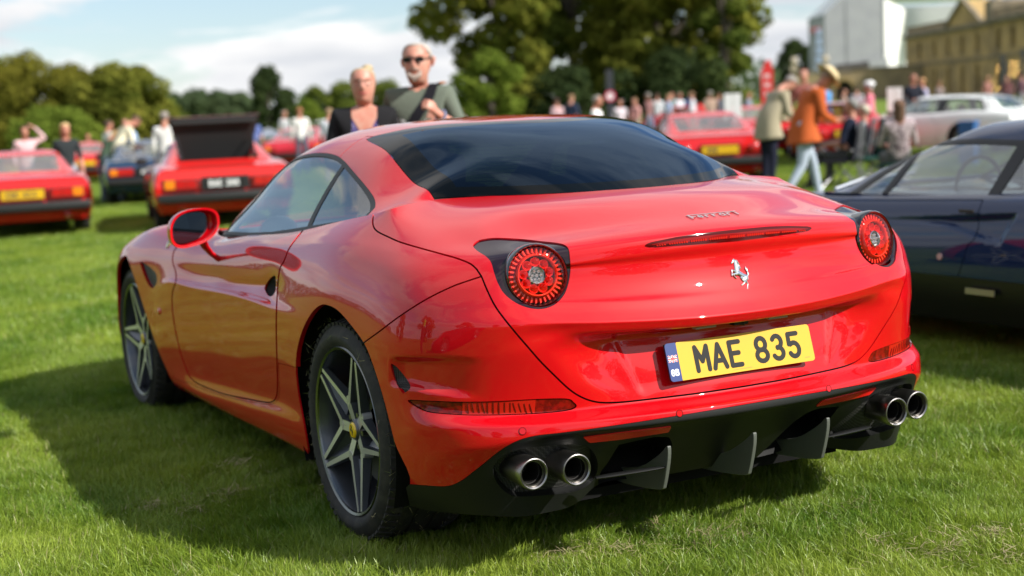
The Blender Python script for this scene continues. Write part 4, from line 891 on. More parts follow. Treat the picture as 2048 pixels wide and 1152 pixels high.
def build_hero_parts():
    root = HERO['root']; B = HERO['B']; H = HERO['H']; red = HERO['red']; gloss = HERO['gloss']; blackp = HERO['blackp']; gap = HERO['gap']; rubber = HERO['rubber']
    # ---- wheels
    w1 = build_wheel('wheel', .268, .354, .285); w1.parent = root; w1.location = (-.776, .947, .352)
    w2 = copy_tree(w1, root); w2.location = (.776, .947, .352); w2.rotation_euler = (0, 0, math.pi)
    w3 = build_wheel('wheel', .266, .340, .245); w3.parent = root; w3.location = (-.803, 3.62, .338); w3.rotation_euler = (math.radians(-37), 0, 0)
    w4 = copy_tree(w3, root); w4.location = (.803, 3.62, .338); w4.rotation_euler = (0, 0, math.pi)
    # grass caught on the near rear tyre
    gb = MB()
    for k in range(850):
        a = rnd.uniform(-math.pi, math.pi); x = rnd.uniform(-.15, .145); R = .355
        if rnd.random() < .06: x = -.152; R = rnd.uniform(.29, .345)
        p = Vector((x, R*math.cos(a), R*math.sin(a))); d = Vector((rnd.uniform(-1, 1), rnd.uniform(-1, 1), rnd.uniform(-1, 1)))
        nrm = Vector((0, p.y, p.z)).normalized() if x > -.151 else Vector((-1, 0, 0)); d = (d-nrm*d.dot(nrm)*.6).normalized(); L_ = rnd.uniform(.010, .034); s_ = d.cross(nrm).normalized()*.0012
        q = p+nrm*.002; e = q+d*L_+nrm*rnd.uniform(0, .006)
        gb.add([q-s_, q+s_, e], [(0, 1, 2)], 0 if rnd.random() < .6 else 1)
    g = gb.obj('caught_grass', [mat_once('grass_bit_dull', (.10, .12, .035), rough=.8), mat_once('grass_bit_straw', (.26, .23, .13), rough=.8)], w1); g['kind'] = 'stuff'
    # arch liners
    for s in (-1, 1):
        for y, R, z in ((.947, .415, .36), (3.60, .405, .35)):
            m = MB(); n = 28; v = []
            for i in range(n+1):
                a = math.radians(-25+230*i/n)
                for x in (s*.925 if y < 2 else s*.90, s*.45): v.append((x, y+R*math.cos(a), z+R*math.sin(a)))
            m.add(v, [(2*i, 2*i+1, 2*i+3, 2*i+2) for i in range(n)]); m.add([(s*.45, y+R*math.cos(math.radians(-25+230*i/n)), z+R*math.sin(math.radians(-25+230*i/n))) for i in range(n+1)], [tuple(range(n+1))]); m.obj('arch_liner', gap, root, True)
    # floor
    m = MB(); m.box((0, 2.25, .20), (1.05, 3.9, .03)); m.box((0, 2.28, .20), (1.76, 1.75, .03)); m.box((0, .42, .245), (1.3, .25, .02)); m.obj('floor_pan', gap, root)
    for c_, d_ in (((0, .62, .45), (1.1, .3, .5)), ((0, 3.65, .5), (1.0, .9, .5)), ((0, 1.12, .62), (1.5, .05, .8))):
        m = MB(); m.box(c_, d_); m.obj('bulkhead', gap, root)
    # ---- tail lights
    hit = np.array([-.614, .178, .883]); n0 = np.array([-.19, -1, .17]); n0 /= np.linalg.norm(n0)
    for s in (1, -1):
        t = H['lamp']
        cov = t.offset(-.004); cov = cov if s == 1 else cov.mirror()
        cm = mat_once('lamp_cover_smoked', (.012, .002, .006), rough=.03, spec=.6)
        disc = lambda P: np.sqrt(((P-hit*np.array([s, 1, 1]))**2).sum(1))-.090
        cov = cov.clip(disc(cov.P)); 
        tl = tail_lamp(root); tl.location = tuple((hit-n0*.016)*np.array([s, 1, 1])); nn = n0*np.array([s, 1, 1])
        tl.rotation_euler = Vector(-nn).to_track_quat('Y', 'Z').to_euler()
        c = cov.obj('lamp_cover', cm, None); c.parent = root
        hb = TM(t.P+np.array([.008, .045, 0]), t.N, t.T); hb = hb if s == 1 else hb.mirror(); hb.obj('lamp_housing', gap, root)
    e = H['lamp'].boundary(); t = H['lamp']; u = np.unique(e); mp = np.full(len(t.P), -1); mp[u] = np.arange(len(u)); top = t.P[u]; bot = top+np.array([.008, .045, 0]); k = len(u); a, bb = mp[e[:, 0]], mp[e[:, 1]]
    d = t.P[e[:, 1]]-t.P[e[:, 0]]; wn = -np.cross(d, t.N[e[:, 0]]); acc = np.zeros((k, 3)); np.add.at(acc, a, wn); np.add.at(acc, bb, wn); acc /= np.linalg.norm(acc, axis=1, keepdims=True)+1e-9
    wl = TM(np.concatenate([top, bot]), np.concatenate([acc, acc]), np.concatenate([np.stack([a, bb, bb+k], 1), np.stack([a, bb+k, a+k], 1)])); wl.obj('lamp_recess', red, root); wl.mirror().obj('lamp_recess', red, root)
    # ---- number plate
    TL, TR, BR, BL = [np.array(p) for p in ((-.26, .104, .6555), (.26, .104, .6555), (.26, .072, .5485), (-.26, .072, .5485))]
    ctr = (TL+BR)/2; up = (TL-BL); up /= np.linalg.norm(up); nn = np.cross(np.array([1., 0, 0]), up); F = frame_at(ctr, (1, 0, 0), nn)
    if F[1, 2] > 0: F = frame_at(ctr, (1, 0, 0), -nn)
    np_ = thing_local('number_plate'); np_.parent = root; np_.matrix_world = M4(F)
    yel = mat_once('plate_yellow', (.58, .345, .010), rough=.45, coat=.15, spec=.3); blk = mat_once('plate_black', (.014, .014, .014), rough=.6, spec=.2); blu = mat_once('plate_blue', (.008, .032, .16), rough=.4, spec=.3); wht = mat_once('plate_white', (.82, .82, .80), rough=.4); fred = mat_once('plate_flag_red', (.62, .02, .03), rough=.4)
    def rrect(p, x0, x1, y0, y1, r):
        cx, cy = (x0+x1)/2, (y0+y1)/2; q = np.abs(p-[cx, cy])-[(x1-x0)/2-r, (y1-y0)/2-r]; return r-(np.linalg.norm(np.maximum(q, 0), axis=1)+np.minimum(q.max(1), 0))
    I = np.eye(4)
    def FZ(z): f = np.eye(4); f[2, 3] = z; return f
    relief('plate_face', lambda p: np.minimum(rrect(p, -.26, .26, -.0555, .0555, .010), p[:, 0]+.221), (-.262, .262, -.057, .057), .004, .003, yel, np_, FZ(0))
    relief('plate_band', lambda p: np.minimum(rrect(p, -.26, .26, -.0555, .0555, .010), -.2212-p[:, 0]), (-.262, -.22, -.057, .057), .0015, .003, blu, np_, FZ(0))
    Hc = .070; cw = .036; r = .0072; y0 = -.0345
    xs = [-.170, -.111, -.049, .044, .104, .164]; ws = [.040, .042, .034, .038, .036, .036]
    for ch, x, w in zip('MAE835', xs, ws):
        relief('plate_character', text_sd([(ch, x+(.009), y0, w, Hc-.002, r)]), (x-.005, x+.062, -.045, .045), .0009, .0008, blk, np_, FZ(.003))
    fx = -.241; fw = .031; fh = .021; fy = .010
    relief('flag_field', lambda p: rrect(p, fx-fw/2, fx+fw/2, fy-fh/2, fy+fh/2, .0005), (fx-.018, fx+.018, fy-.013, fy+.013), .001, .0003, mat_once('flag_blue', (.03, .06, .22), rough=.4), np_, FZ(.003))
    box_ = lambda p: rrect(p, fx-fw/2, fx+fw/2, fy-fh/2, fy+fh/2, .0005)
    def strokes(wd, diag=True):
        c = [(fx-fw/2, fy, fx+fw/2, fy, wd), (fx, fy-fh/2, fx, fy+fh/2, wd)]
        if diag: c += [(fx-fw/2, fy-fh/2, fx+fw/2, fy+fh/2, wd*.62), (fx-fw/2, fy+fh/2, fx+fw/2, fy-fh/2, wd*.62)]
        return lambda p: np.minimum(box_(p), caps_sd(p, c))
    relief('flag_white', strokes(.0034), (fx-.018, fx+.018, fy-.013, fy+.013), .0004, .0003, wht, np_, FZ(.0033)); relief('flag_red', strokes(.0019), (fx-.018, fx+.018, fy-.013, fy+.013), .0004, .0003, fred, np_, FZ(.0036))
    relief('band_letters', text_sd([('G', -.2525, -.038, .0085, .016, .0019), ('B', -.2380, -.038, .0085, .016, .0019)]), (-.26, -.222, -.045, -.015), .0006, .0004, wht, np_, FZ(.003))
    bxs = MB()
    for k in range(26):
        bxs.box((-.040+k*.0026, -.0475+.0003*(k % 2), .00325), (.0016, .0016, .0004))
    for k in range(5): bxs.box((.225+k*.004, -.043, .00325), (.0024, .0020, .0004))
    bxs.obj('plate_small_print', mat_once('print_grey', (.20, .16, .05), rough=.5), np_)
    m = MB(); m.box((0, 0, -.004), (.516, .107, .007)); m.obj('plate_backing', rubber, np_)
    # ---- emblem, lettering
    chrome = mat_once('chrome', (.74, .74, .74), rough=.10, metal=1.0)
    p, n = surf_hit(B, 1476, 548); p = np.array([0.0, p[1], p[2]]); n = np.array([0, n[1], n[2]])
    relief('horse_badge', lambda q: horse_sd(q, .098), (-.045, .045, -.056, .056), .0006, .0035, chrome, root, frame_at(p, (1, 0, 0), n), dome=.034)
    pc, nc = surf_hit(B, 1427, 434); pc = np.array([0.0, pc[1], pc[2]]); nc = np.array([0, nc[1], nc[2]]); F = frame_at(pc, (1, 0, 0), nc)
    x = -.095; 
    caps = [(x+.014, 0, x+.014, .027, .0030), (x+.010, .0285, x+.185, .0285, .0019), (x+.014, .013, x+.030, .013, .0024)]; items = []
    for k, ch in enumerate('errari'):
        items.append((ch, x+.038+k*.0262, -.000, .016, .030, .0024))
    tf = text_sd([i for i in items]); 
    for k, ch in enumerate(['F']+list('errari')):
        fld = (lambda p: caps_sd(p, caps)) if k == 0 else text_sd([items[k-1]])
        bx = (x-.0, x+.20, -.006, .036) if k == 0 else (items[k-1][1]-.006, items[k-1][1]+.024, -.006, .0235 if ch != 'i' else .0265)
        relief('deck_letter', fld, bx, .0007, .0030, chrome, root, F)
    # ---- third brake light
    def sheet_band(poly, lift, name, m, clipy=.6, parent=root, both=True):
        t = B.clip(np.where(B.P[:, 1] < clipy, pf(B.P, poly), -1)).offset(lift)
        t = t.join(t.mirror()) if both else t; return t.obj(name, m, parent)
    TB = [(1287, 490.5), (1300, 485), (1350, 475), (1400, 467.5), (1460, 461), (1520, 456), (1520, 477), (1460, 482), (1400, 487), (1350, 490.5), (1300, 493.5)]
    tb = sheet_band(TB, .0035, 'brake_light_frame', mat_once('brake_lens_dark', (.07, .002, .002), rough=.05, spec=.4))
    TB2 = [(1300, 489), (1350, 480), (1400, 473), (1460, 467), (1520, 462.5), (1520, 472), (1460, 477), (1400, 482), (1350, 486.5), (1300, 490.5)]
    lensm = mat_once('brake_lens_red', (.22, .003, .003), rough=.12, spec=.4)
    t2 = sheet_band(TB2, .0042, 'brake_light_lens', lensm)
    dots = MB()
    for k in range(-30, 31):
        w_ = abs(k)*.0088; q, z = project(B.P); sel = np.where((np.abs(-B.P[:, 0]-w_) < .004) & (B.P[:, 1] < .3) & (np.abs(B.P[:, 2]-(.9435-.06*w_*w_)) < .010))[0]
        if len(sel): j = sel[np.argmin(np.abs(B.P[sel, 2]-(.9435-.06*w_*w_)))]; P_ = B.P[j]+B.N[j]*.0045; dots.box((P_[0]*(1 if k < 0 else -1), P_[1], P_[2]), (.0055, .003, .006*(1-w_/.32)+.002), rot=Matrix.Rotation(.4, 3, 'Y'))
    dots.obj('brake_led', mat_once('brake_led_red', (.50, .010, .008), rough=.15), tb)['kind'] = 'stuff'
    # ---- reflectors, sensors, camera
    for s in (1, -1):
        RF = [(1166, 873.5), (1240, 864), (1343, 851.5), (1336, 863), (1240, 877.5), (1178, 884.5)]
        t = B.clip(np.where(B.P[:, 1] < .4, pf(B.P, RF), -1)).offset(.0035).flange(.006); t = t if s == 1 else t.mirror(); t.obj('reflector', mat_once('reflector_red', (.80, .014, .008), rough=.35, coat=.2, bump=(700, .5, .001)), root)
        for (u, v) in ((1045, 862.5), (1359, 827)):
            p, n = surf_hit(B, u, v); p = p*np.array([s, 1, 1]); n = n*np.array([s, 1, 1]); m = MB(); m.lathe([(0, .0006), (.0088, .0006), (.0100, -.001)], 28, 'z'); q = m.obj('parking_sensor', red, root, True); q.matrix_world = M4(frame_at(p, (0, 0, 1), n))
            m = MB(); m.lathe([(.0096, .0007), (.0106, .0007), (.0106, -.0005), (.0096, -.0005)], 28, 'z', closed=True); q2 = m.obj('sensor_ring', gap, root, True); q2.matrix_world = M4(frame_at(p, (0, 0, 1), n))
    m = MB(); m.box((0, .095, .692), (.050, .025, .014)); m.lathe([(0, -.002), (.006, 0), (.007, .012)], 14, 'y', c=(.008, .082, .688)); m.obj('rear_camera', blackp, root)
    for s in (-1, 1):
        m = MB(); m.box((s*.13, .085, .6925), (.07, .02, .005)); m.obj('plate_lamp', mat_once('plate_lamp_clear', (.3, .3, .3), rough=.2), root)
    # ---- exhausts
    tipm = mat_once('exhaust_steel', (.30, .285, .275), rough=.30, metal=1.0); ins = mat_once('exhaust_inside', (.012, .011, .010), rough=.7, metal=.5)
    for s in (-1, 1):
        for (X, Y, Z) in ((.697, .112, .345), (.580, .078, .345)):
            r = .0425; m = MB()
            m.lathe([(r-.009, .030), (r-.0045, .003), (r-.001, .000), (r+.0015, .001), (r+.0028, .006), (r+.003, .03), (r+.001, .07), (r-.004, .16), (r-.006, .22)], 56, 'y')
            e = m.obj('exhaust_tip', tipm, root, True); e.location = (s*X, Y-.006, Z)
            m = MB(); m.lathe([(r-.0085, .028), (r-.012, .030), (r-.012, .18), (0, .18)], 48, 'y'); m.obj('exhaust_bore', ins, e, True)
            m = MB(); m.lathe([(r-.006, .012), (r-.010, .012), (r-.010, .030), (r-.0045, .030)], 48, 'y'); m.obj('exhaust_inner_ring', mat_once('exhaust_ring', (.12, .115, .11), rough=.35, metal=1), e, True)
    # ---- diffuser fins and vanes
    finm = mat_once('fin_grey_plastic', (.085, .092, .080), rough=.36, spec=.6)
    FP = [(.050, .370), (.052, .335), (.066, .285), (.078, .252), (.086, .240), (.12, .232), (.20, .222), (.34, .212), (.42, .215), (.40, .25), (.30, .262), (.20, .285), (.13, .320), (.080, .352), (.062, .368)]
    for x in (-.288, 0, .288):
        m = MB(); m.prism(smooth_poly(FP, k=3).tolist(), x-.006, x+.006, 'x'); f = m.obj('diffuser_fin', finm, root, False, bevel=.0022); f.location = (0, -.018 if x == 0 else 0, 0)
    for s in (-1, 1):
        m = MB(); pts = []
        for k in range(9):
            t = k/8; x = .500-.205*t; pts.append((s*x, .085+.05*x-.03*t, .302+.006*t))
        m.tube(pts, [.009, .012, .013, .013, .013, .013, .012, .010, .006], 8, flat=.45); m.obj('diffuser_vane', blackp, root, True)
    # ---- mirrors
    for s in (-1, 1):
        mr = thing_local('wing_mirror'); mr.parent = root
        # housing: superellipsoid, open at the back
        c = np.array([-.982, 2.28, .945]); ax, bx, cx = .103, .085, .072; V = []; n1, n2 = 20, 36
        m = MB()
        for i in range(n1+1):
            th = math.pi/2*i/n1
            for j in range(n2):
                ph = 2*math.pi*j/n2; cc, ss = math.cos(ph), math.sin(ph); e_ = .80
                rr = math.cos(th)**.75; x_ = math.copysign(abs(cc)**e_, cc)*ax*rr; z_ = math.copysign(abs(ss)**e_, ss)*cx*rr*(1-.12*cc); y_ = math.sin(th)*bx*(1-.35*cc)
                V.append((x_, y_, z_+.02*cc*rr))
        Fc = [(i*n2+j, i*n2+(j+1) % n2, (i+1)*n2+(j+1) % n2, (i+1)*n2+j) for i in range(n1) for j in range(n2)]
        m.add(V, Fc)
        rim_in = [(v[0]*.91, -.002, v[2]*.88) for v in V[:n2]]; rim_o = [(v[0], -.004, v[2]) for v in V[:n2]]; deep = [(v[0]*.84, .034, v[2]*.80) for v in V[:n2]]
        rings = rim_o+rim_in+deep; b = [(i*n2+j, (i+1)*n2+j, (i+1)*n2+(j+1) % n2, i*n2+(j+1) % n2) for i in range(2) for j in range(n2)]; m.add(rings, b)
        m.add(V[:n2]+rim_o, [(j, j+n2, (j+1) % n2+n2, (j+1) % n2) for j in range(n2)])
        sh = m.obj('mirror_shell', red, mr, True)
        m = MB(); m.add([(v[0]*.80-.012, .016+v[0]*.16, v[2]*.78) for v in V[:n2]], [tuple(range(n2))]); m.obj('mirror_glass', mat_once('mirror_silver', (.22, .28, .33), rough=.01, metal=1), mr)
        mr.location = (s*-c[0], c[1], c[2]); mr.rotation_euler = (0, 0, math.radians(-6*s)); 
        if s == 1: mr.scale = (-1, 1, 1)
        mr.location = (s*abs(c[0]), c[1], c[2])
        m = MB(); m.tube([(0.035, .035, -.050), (.055, .045, -.085), (.080, .050, -.115), (.112, .05, -.140)], [.024, .022, .020, .024], 14, flat=.5); m.obj('mirror_arm', red, mr, True)
    # ---- shield on the front wing, side repeater
    p, n = surf_hit(B, 340, 483); F = frame_at(p, (0, -1, 0), n)
    sd = lambda q: poly_sd(q, smooth_poly([(-.022, .030), (0, .033), (.022, .030), (.024, .012), (.020, -.010), (.010, -.026), (0, -.034), (-.010, -.026), (-.020, -.010), (-.024, .012)], k=4))
    sh = relief('wing_shield', sd, (-.03, .03, -.04, .04), .0015, .002, mat_once('shield_yellow', (.78, .62, .10), rough=.25, coat=1), root, F)
    F2 = F.copy(); F2[:3, 3] += F[:3, 2]*.0021; relief('shield_horse', lambda q: horse_sd(q-[0, -.002], .042), (-.02, .02, -.027, .027), .0008, .0005, mat_once('emblem_black', (.01, .01, .01), rough=.4), root, F2)
    F3 = F.copy(); F3[0, 3] *= -1; F3 = frame_at((-p[0], p[1], p[2]), (0, 1, 0), (-n[0], n[1], n[2])); relief('wing_shield', sd, (-.03, .03, -.04, .04), .0015, .002, mat_once('shield_yellow', (0, 0, 0)), root, F3)
    for s in (1, -1):
        p, n = surf_hit(B, 319, 623); p = p*np.array([s, 1, 1]); n = n*np.array([s, 1, 1]); m = MB(); m.lathe([(0, .008), (.012, .006), (.016, .002), (.018, -.002)], 20, 'z'); q = m.obj('side_repeater', mat_once('amber_red', (.55, .05, .01), rough=.12, coat=1), root, True); q.matrix_world = M4(frame_at(p, (0, 0, 1), n))
    # door handle blade inside the scoop
    p, n = surf_hit(B, 532, 574)
    # ---- cabin
    lea = mat_once('black_leather', (.030, .028, .028), rough=.45, bump=(60, .2, .002)); redl = mat_once('red_leather', (.22, .012, .014), rough=.45)
    for x in (-.36, .36):
        st = thing_local('seat'); st.parent = root; st.location = (x, 1.55, .30)
        m = MB(); m.box((0, .25, .14), (.50, .52, .16)); m.obj('seat_cushion', lea, st, True, bevel=.04)
        m = MB(); m.box((0, -.03, .48), (.50, .14, .62), rot=Matrix.Rotation(math.radians(14), 3, 'X')); m.obj('seat_back', lea, st, True, bevel=.05)
        m = MB(); m.box((0, -.12, .80), (.27, .10, .19), rot=Matrix.Rotation(math.radians(10), 3, 'X')); m.obj('headrest', lea, st, True, bevel=.035)
        m = MB(); m.box((0, .045, .52), (.22, .02, .46), rot=Matrix.Rotation(math.radians(14), 3, 'X')); m.obj('seat_panel', redl, st, True, bevel=.008)
    m = MB(); m.prism([(2.55, .55), (2.50, .78), (2.56, .86), (2.75, .885), (3.0, .875), (3.05, .6)], -.70, .70, 'x'); m.obj('dashboard', lea, root, True, bevel=.02)
    m = MB(); m.lathe([(0, .085), (.04, .078), (.07, .055), (.085, .02), (.09, 0)], 28, 'z', c=(0, 0, 0)); q = m.obj('dash_pod', redl, root, True); q.location = (-.60, 2.40, .87)
    m = MB(); m.lathe([(0, .086), (.035, .080), (.064, .058), (.078, .02)], 28, 'z'); q = m.obj('dash_pod_face', lea, root, True); q.location = (-.605, 2.385, .871)
    m = MB(); m.tube([(.18*math.cos(a), .0, .18*math.sin(a)) for a in np.linspace(0, 2*math.pi, 33)], .015, 8); m.box((0, .01, 0), (.11, .03, .10)); m.box((-.1, .01, 0), (.10, .012, .03)); m.box((.1, .01, 0), (.10, .012, .03)); q = m.obj('steering_wheel', lea, root, True); q.location = (.36, 2.27, .80); q.rotation_euler = (math.radians(-25), 0, 0)
    m = MB(); m.box((0, 1.18, .78), (1.30, .30, .36)); m.obj('rear_shelf', lea, root, True, bevel=.05)
    m = MB(); m.box((0, 1.9, .45), (.24, 1.4, .3)); m.obj('centre_tunnel', lea, root, True, bevel=.04)
    m = MB(); m.box((-.74, 1.95, .70), (.06, 1.4, .38)); m.box((.74, 1.95, .70), (.06, 1.4, .38)); m.obj('door_trim', lea, root, True, bevel=.02)
    m = MB(); m.box((0, 2.28, 1.20), (.24, .03, .07)); m.obj('interior_mirror', lea, root, True, bevel=.01)
build_hero_parts()

# ================================================================ TREES
def leaf_mat(name, c0, c1, c2=None):
    m = bpy.data.materials.new(name); m.use_nodes = True; nt = m.node_tree; nt.nodes.clear(); o = nt.nodes.new('ShaderNodeOutputMaterial'); d = nt.nodes.new('ShaderNodeBsdfDiffuse'); t = nt.nodes.new('ShaderNodeBsdfTranslucent'); m1 = nt.nodes.new('ShaderNodeMixShader'); m1.inputs[0].default_value = .42
    tc = nt.nodes.new('ShaderNodeTexCoord'); n = nt.nodes.new('ShaderNodeTexNoise'); n.inputs['Scale'].default_value = .35; n.inputs['Detail'].default_value = 4; geo = nt.nodes.new('ShaderNodeNewGeometry')
    a = nt.nodes.new('ShaderNodeMath'); a.operation = 'MULTIPLY_ADD'; a.inputs[1].default_value = .3; nt.links.new(geo.outputs['Random Per Island'], a.inputs[0]); nt.links.new(n.outputs[0], a.inputs[2]); nt.links.new(tc.outputs['Object'], n.inputs['Vector'])
    r = nt.nodes.new('ShaderNodeValToRGB'); e = r.color_ramp.elements; e[0].position = .42; e[0].color = (*c0, 1); e[1].position = .85; e[1].color = (*c1, 1)
    if c2: q = e.new(.97); q.color = (*c2, 1)
    nt.links.new(a.outputs[0], r.inputs[0]); nt.links.new(r.outputs[0], d.inputs[0]); nt.links.new(r.outputs[0], t.inputs[0]); nt.links.new(d.outputs[0], m1.inputs[1]); nt.links.new(t.outputs[0], m1.inputs[2]); nt.links.new(m1.outputs[0], o.inputs[0]); return m
BARK = mat('bark', (.10, .08, .06), rough=.9, noise=(3, (.05, .04, .03), .4, .6), bump=(8, .6, .05))
def tree(label, u, D, H, W, n, leaf, m, base=.16, shape=1.0, seed=0, blobs=26, group=None, xy=None, gap=.0, squash=1.0):
    r = np.random.default_rng(seed+100)
    if xy is None: p = at_depth(u, 230, D); x, y = p[0], p[1]
    else: x, y = xy
    root = thing('tree', label, 'tree', (x, y, gz(x, y)), 0, group)
    h0 = H*base; C = []
    for k in range(blobs):
        t = (k+.5)/blobs; z = h0+(H-h0)*(t**.9); prof = math.sin(math.pi*min(1, .12+.88*t)**shape)**.6; a = k*2.4+r.uniform(-.4, .4); q = r.uniform(.25, .82)*prof*W/2
        C.append((math.cos(a)*q, math.sin(a)*q, z-(H*.05), r.uniform(.20, .34)*W/2*(.55+.6*prof)))
    C.append((0, 0, H-.16*W, .2*W)); C = np.array(C)
    w = C[:, 3]**2; pick = r.choice(len(C), n, p=w/w.sum()); d = r.normal(size=(n, 3)); d /= np.linalg.norm(d, axis=1, keepdims=True); rad = C[pick, 3]*(r.uniform(.62, 1, n)**.5)*(1+.22*np.sin(d[:, 0]*7+d[:, 2]*9+pick)); c = C[pick, :3]+d*rad[:, None]*np.array([1, 1, .82*squash])
    c[:, 2] = np.maximum(c[:, 2], .25)
    nrm = d*1.1+r.normal(size=(n, 3))*.55+[0, 0, .35]; nrm /= np.linalg.norm(nrm, axis=1, keepdims=True); a = np.cross(nrm, r.normal(size=(n, 3))); a /= np.linalg.norm(a, axis=1, keepdims=True); b = np.cross(nrm, a); s = leaf*r.uniform(.5, 1.2, n)[:, None]
    V = np.stack([c-a*s, c-b*s*.55, c+a*s, c+b*s*.55], 1).reshape(-1, 3); F = np.arange(n*4).reshape(n, 4); o = link('crown', mesh('crown', V, F, m, False), root)
    mb = MB(); tr = W*.035+.08; mb.tube([(0, 0, -.2), (tr*.1, 0, H*.2), (0, tr*.2, H*.45), (tr*.3, 0, H*.72)], [tr*1.25, tr, tr*.7, tr*.25], 9)
    for k in range(9):
        j = r.integers(0, len(C)); q = C[j]; z0 = max(H*.14, q[2]*.55); mb.tube([(0, 0, z0), (q[0]*.45, q[1]*.45, z0+(q[2]-z0)*.6), (q[0]*.9, q[1]*.9, q[2])], [tr*.45, tr*.3, tr*.08], 6)
    mb.obj('trunk', BARK, root, True); return root
L1 = leaf_mat('leaves_olive', (.090, .115, .018), (.290, .285, .050), (.36, .28, .06)); L2 = leaf_mat('leaves_green', (.068, .100, .020), (.205, .240, .045)); L3 = leaf_mat('leaves_dark', (.030, .048, .020), (.072, .100, .034)); L4 = leaf_mat('leaves_light', (.085, .130, .018), (.220, .280, .045)); L5 = leaf_mat('leaves_yellowing', (.095, .105, .016), (.250, .230, .036), (.36, .26, .05)); L6 = leaf_mat('leaves_far', (.060, .092, .048), (.125, .165, .075))  # olive and yellowing colours lightened to stand in for haze
def build_trees():
    # the great limes behind the crowd
    tree('large spreading tree in olive leaf behind the couple, left of the two great trees', 1002, 62, 12.5, 6.2, 22000, .18, L1, .10, seed=1, blobs=26)
    tree('tallest broad green tree behind the parked red cars, right of the two great trees', 1318, 64, 13.0, 8.7, 42000, .19, L1, .10, seed=2, blobs=34)
    tree('dark tree between the two great trees, trunk in deep shade', 1150, 70, 12.0, 7.4, 22000, .20, L2, .06, seed=3, blobs=22)
    tree('small yellow-green tree low in front of the great trees, right of the pointing man', 985, 56, 3.6, 3.4, 5200, .12, L4, .05, seed=4, blobs=14)
    tree('low dark evergreen in front of the great trees, beside the round sign', 1130, 58, 2.9, 4.0, 4500, .12, L3, .02, seed=5, blobs=12)
    tree('low dark evergreen under the tallest tree, behind the red cars', 1345, 60, 3.2, 6.2, 6500, .13, L3, .02, seed=6, blobs=14)
    tree('rounded green tree at the right edge of the great trees, behind the white boards', 1452, 60, 7.6, 3.3, 9000, .16, L2, .05, seed=7, blobs=16)
    # left belt
    for k, (lab, u, D, H, W, m, n) in enumerate([
        ('tall olive-green tree at the left edge of the field, behind the pink-topped woman', -20, 95, 8.2, 7.0, L1, 11000),
        ('yellowing round tree behind the first red car, second from the left edge', 62, 92, 8.0, 6.4, L5, 11000),
        ('pale green bushy tree low behind the long-haired blonde woman', 95, 84, 3.6, 4.6, L4, 7000),
        ('broad olive tree right of the blonde woman, between two taller ones', 148, 90, 6.9, 5.0, L5, 9000),
        ('dense green tree behind the group of four, left of the gap in the treeline', 228, 88, 6.6, 4.6, L1, 9000),
        ('rounded olive tree at the right end of the near left belt', 278, 88, 6.4, 3.8, L1, 8000),
        ('low bush at the foot of the near left belt, left of the raised lid', 318, 90, 4.2, 3.4, L2, 5000)]):
        tree(lab, u, D, H*.84, W*1.3, int(n*1.3), .16, m, .0, seed=20+k, blobs=24)
    # distant wood and single round tree
    for k, (lab, u, H, W) in enumerate([('distant wood-edge tree just right of the near belt, above the dark blue car', 345, 8.4, 12.0), ('distant wood-edge tree above the left edge of the raised lid', 395, 8.8, 11.0), ('distant wood-edge tree above the middle of the raised lid', 440, 8.2, 10.5), ('distant wood-edge tree against the round dark tree', 480, 7.6, 9.0)]):
        tree(lab, u, 260, H, W, 5000, .34, L6, .0, seed=40+k, blobs=14)
    tree('tall round dark tree standing alone above the raised lid', 538, 190, 9.0, 6.6, 9000, .26, L3, .02, seed=50, blobs=22, shape=1.1)
    tree('smaller dark tree touching the right side of the round dark tree', 575, 195, 6.0, 4.6, 4200, .26, L3, .02, seed=53, blobs=12)
    tree('bright green bushy tree right of the round dark tree', 612, 150, 3.6, 4.6, 5000, .2, L4, .0, seed=51, blobs=12)
    tree('pointed green tree just left of the woman in purple', 632, 180, 5.6, 5.0, 4500, .22, L2, .0, seed=52, blobs=12)
    tree('green tree behind the woman in purple', 690, 170, 5.6, 8.0, 6000, .22, L2, .0, seed=54, blobs=14)
    tree('green tree between the couple', 775, 170, 5.4, 8.0, 6000, .22, L2, .0, seed=55, blobs=14)
    tree('dark green tree behind the garden wall, above the bending men', 1590, 330, 13.6, 11.0, 6000, .42, L3, .02, seed=60, blobs=16)
    tree('second dark green tree behind the garden wall, nearer the white sheeting', 1618, 330, 12.0, 7.0, 4000, .42, L3, .02, seed=61, blobs=12)
    # behind and beside the photographer: seen in the paint and in the lamps
    for k, (x, y, H, W) in enumerate([(-34, -30, 9, 9), (-40, -12, 10, 10), (-42, 6, 9, 10), (-38, 24, 10, 9), (-20, -34, 10, 10), (-8, -30, 9, 9), (5, -27, 10.5, 10), (17, -25, 11, 9), (30, -26, 10, 9)]):
        tree('field-edge tree behind the photographer, mirrored in the red paint', None, 0, H, W, 5200, .26, L2 if k % 2 else L1, .03, seed=70+k, blobs=14, xy=(x, y), group='field-edge trees behind the photographer')
    far = np.array([-math.sin(0), 1])
    # wood on the horizon as one mass
    V, n = [], 26000; a = rng.uniform(-1.25, 1.35, n); R = rng.uniform(395, 430, n); top = 8.5+3.0*np.sin(a*17)+1.8*np.sin(a*41+1)+1.2*np.sin(a*90); z = -4+rng.uniform(0, 1, n)**.8*(top+4); x = CAM_POS[0]+np.sin(a+.48)*R; y = CAM_POS[1]+np.cos(a+.48)*R; c = np.stack([x, y, z], 1)
    d = rng.normal(size=(n, 3)); d /= np.linalg.norm(d, axis=1, keepdims=True); q = np.cross(d, rng.normal(size=(n, 3))); q /= np.linalg.norm(q, axis=1, keepdims=True); b = np.cross(d, q); s = rng.uniform(.7, 1.5, n)[:, None]
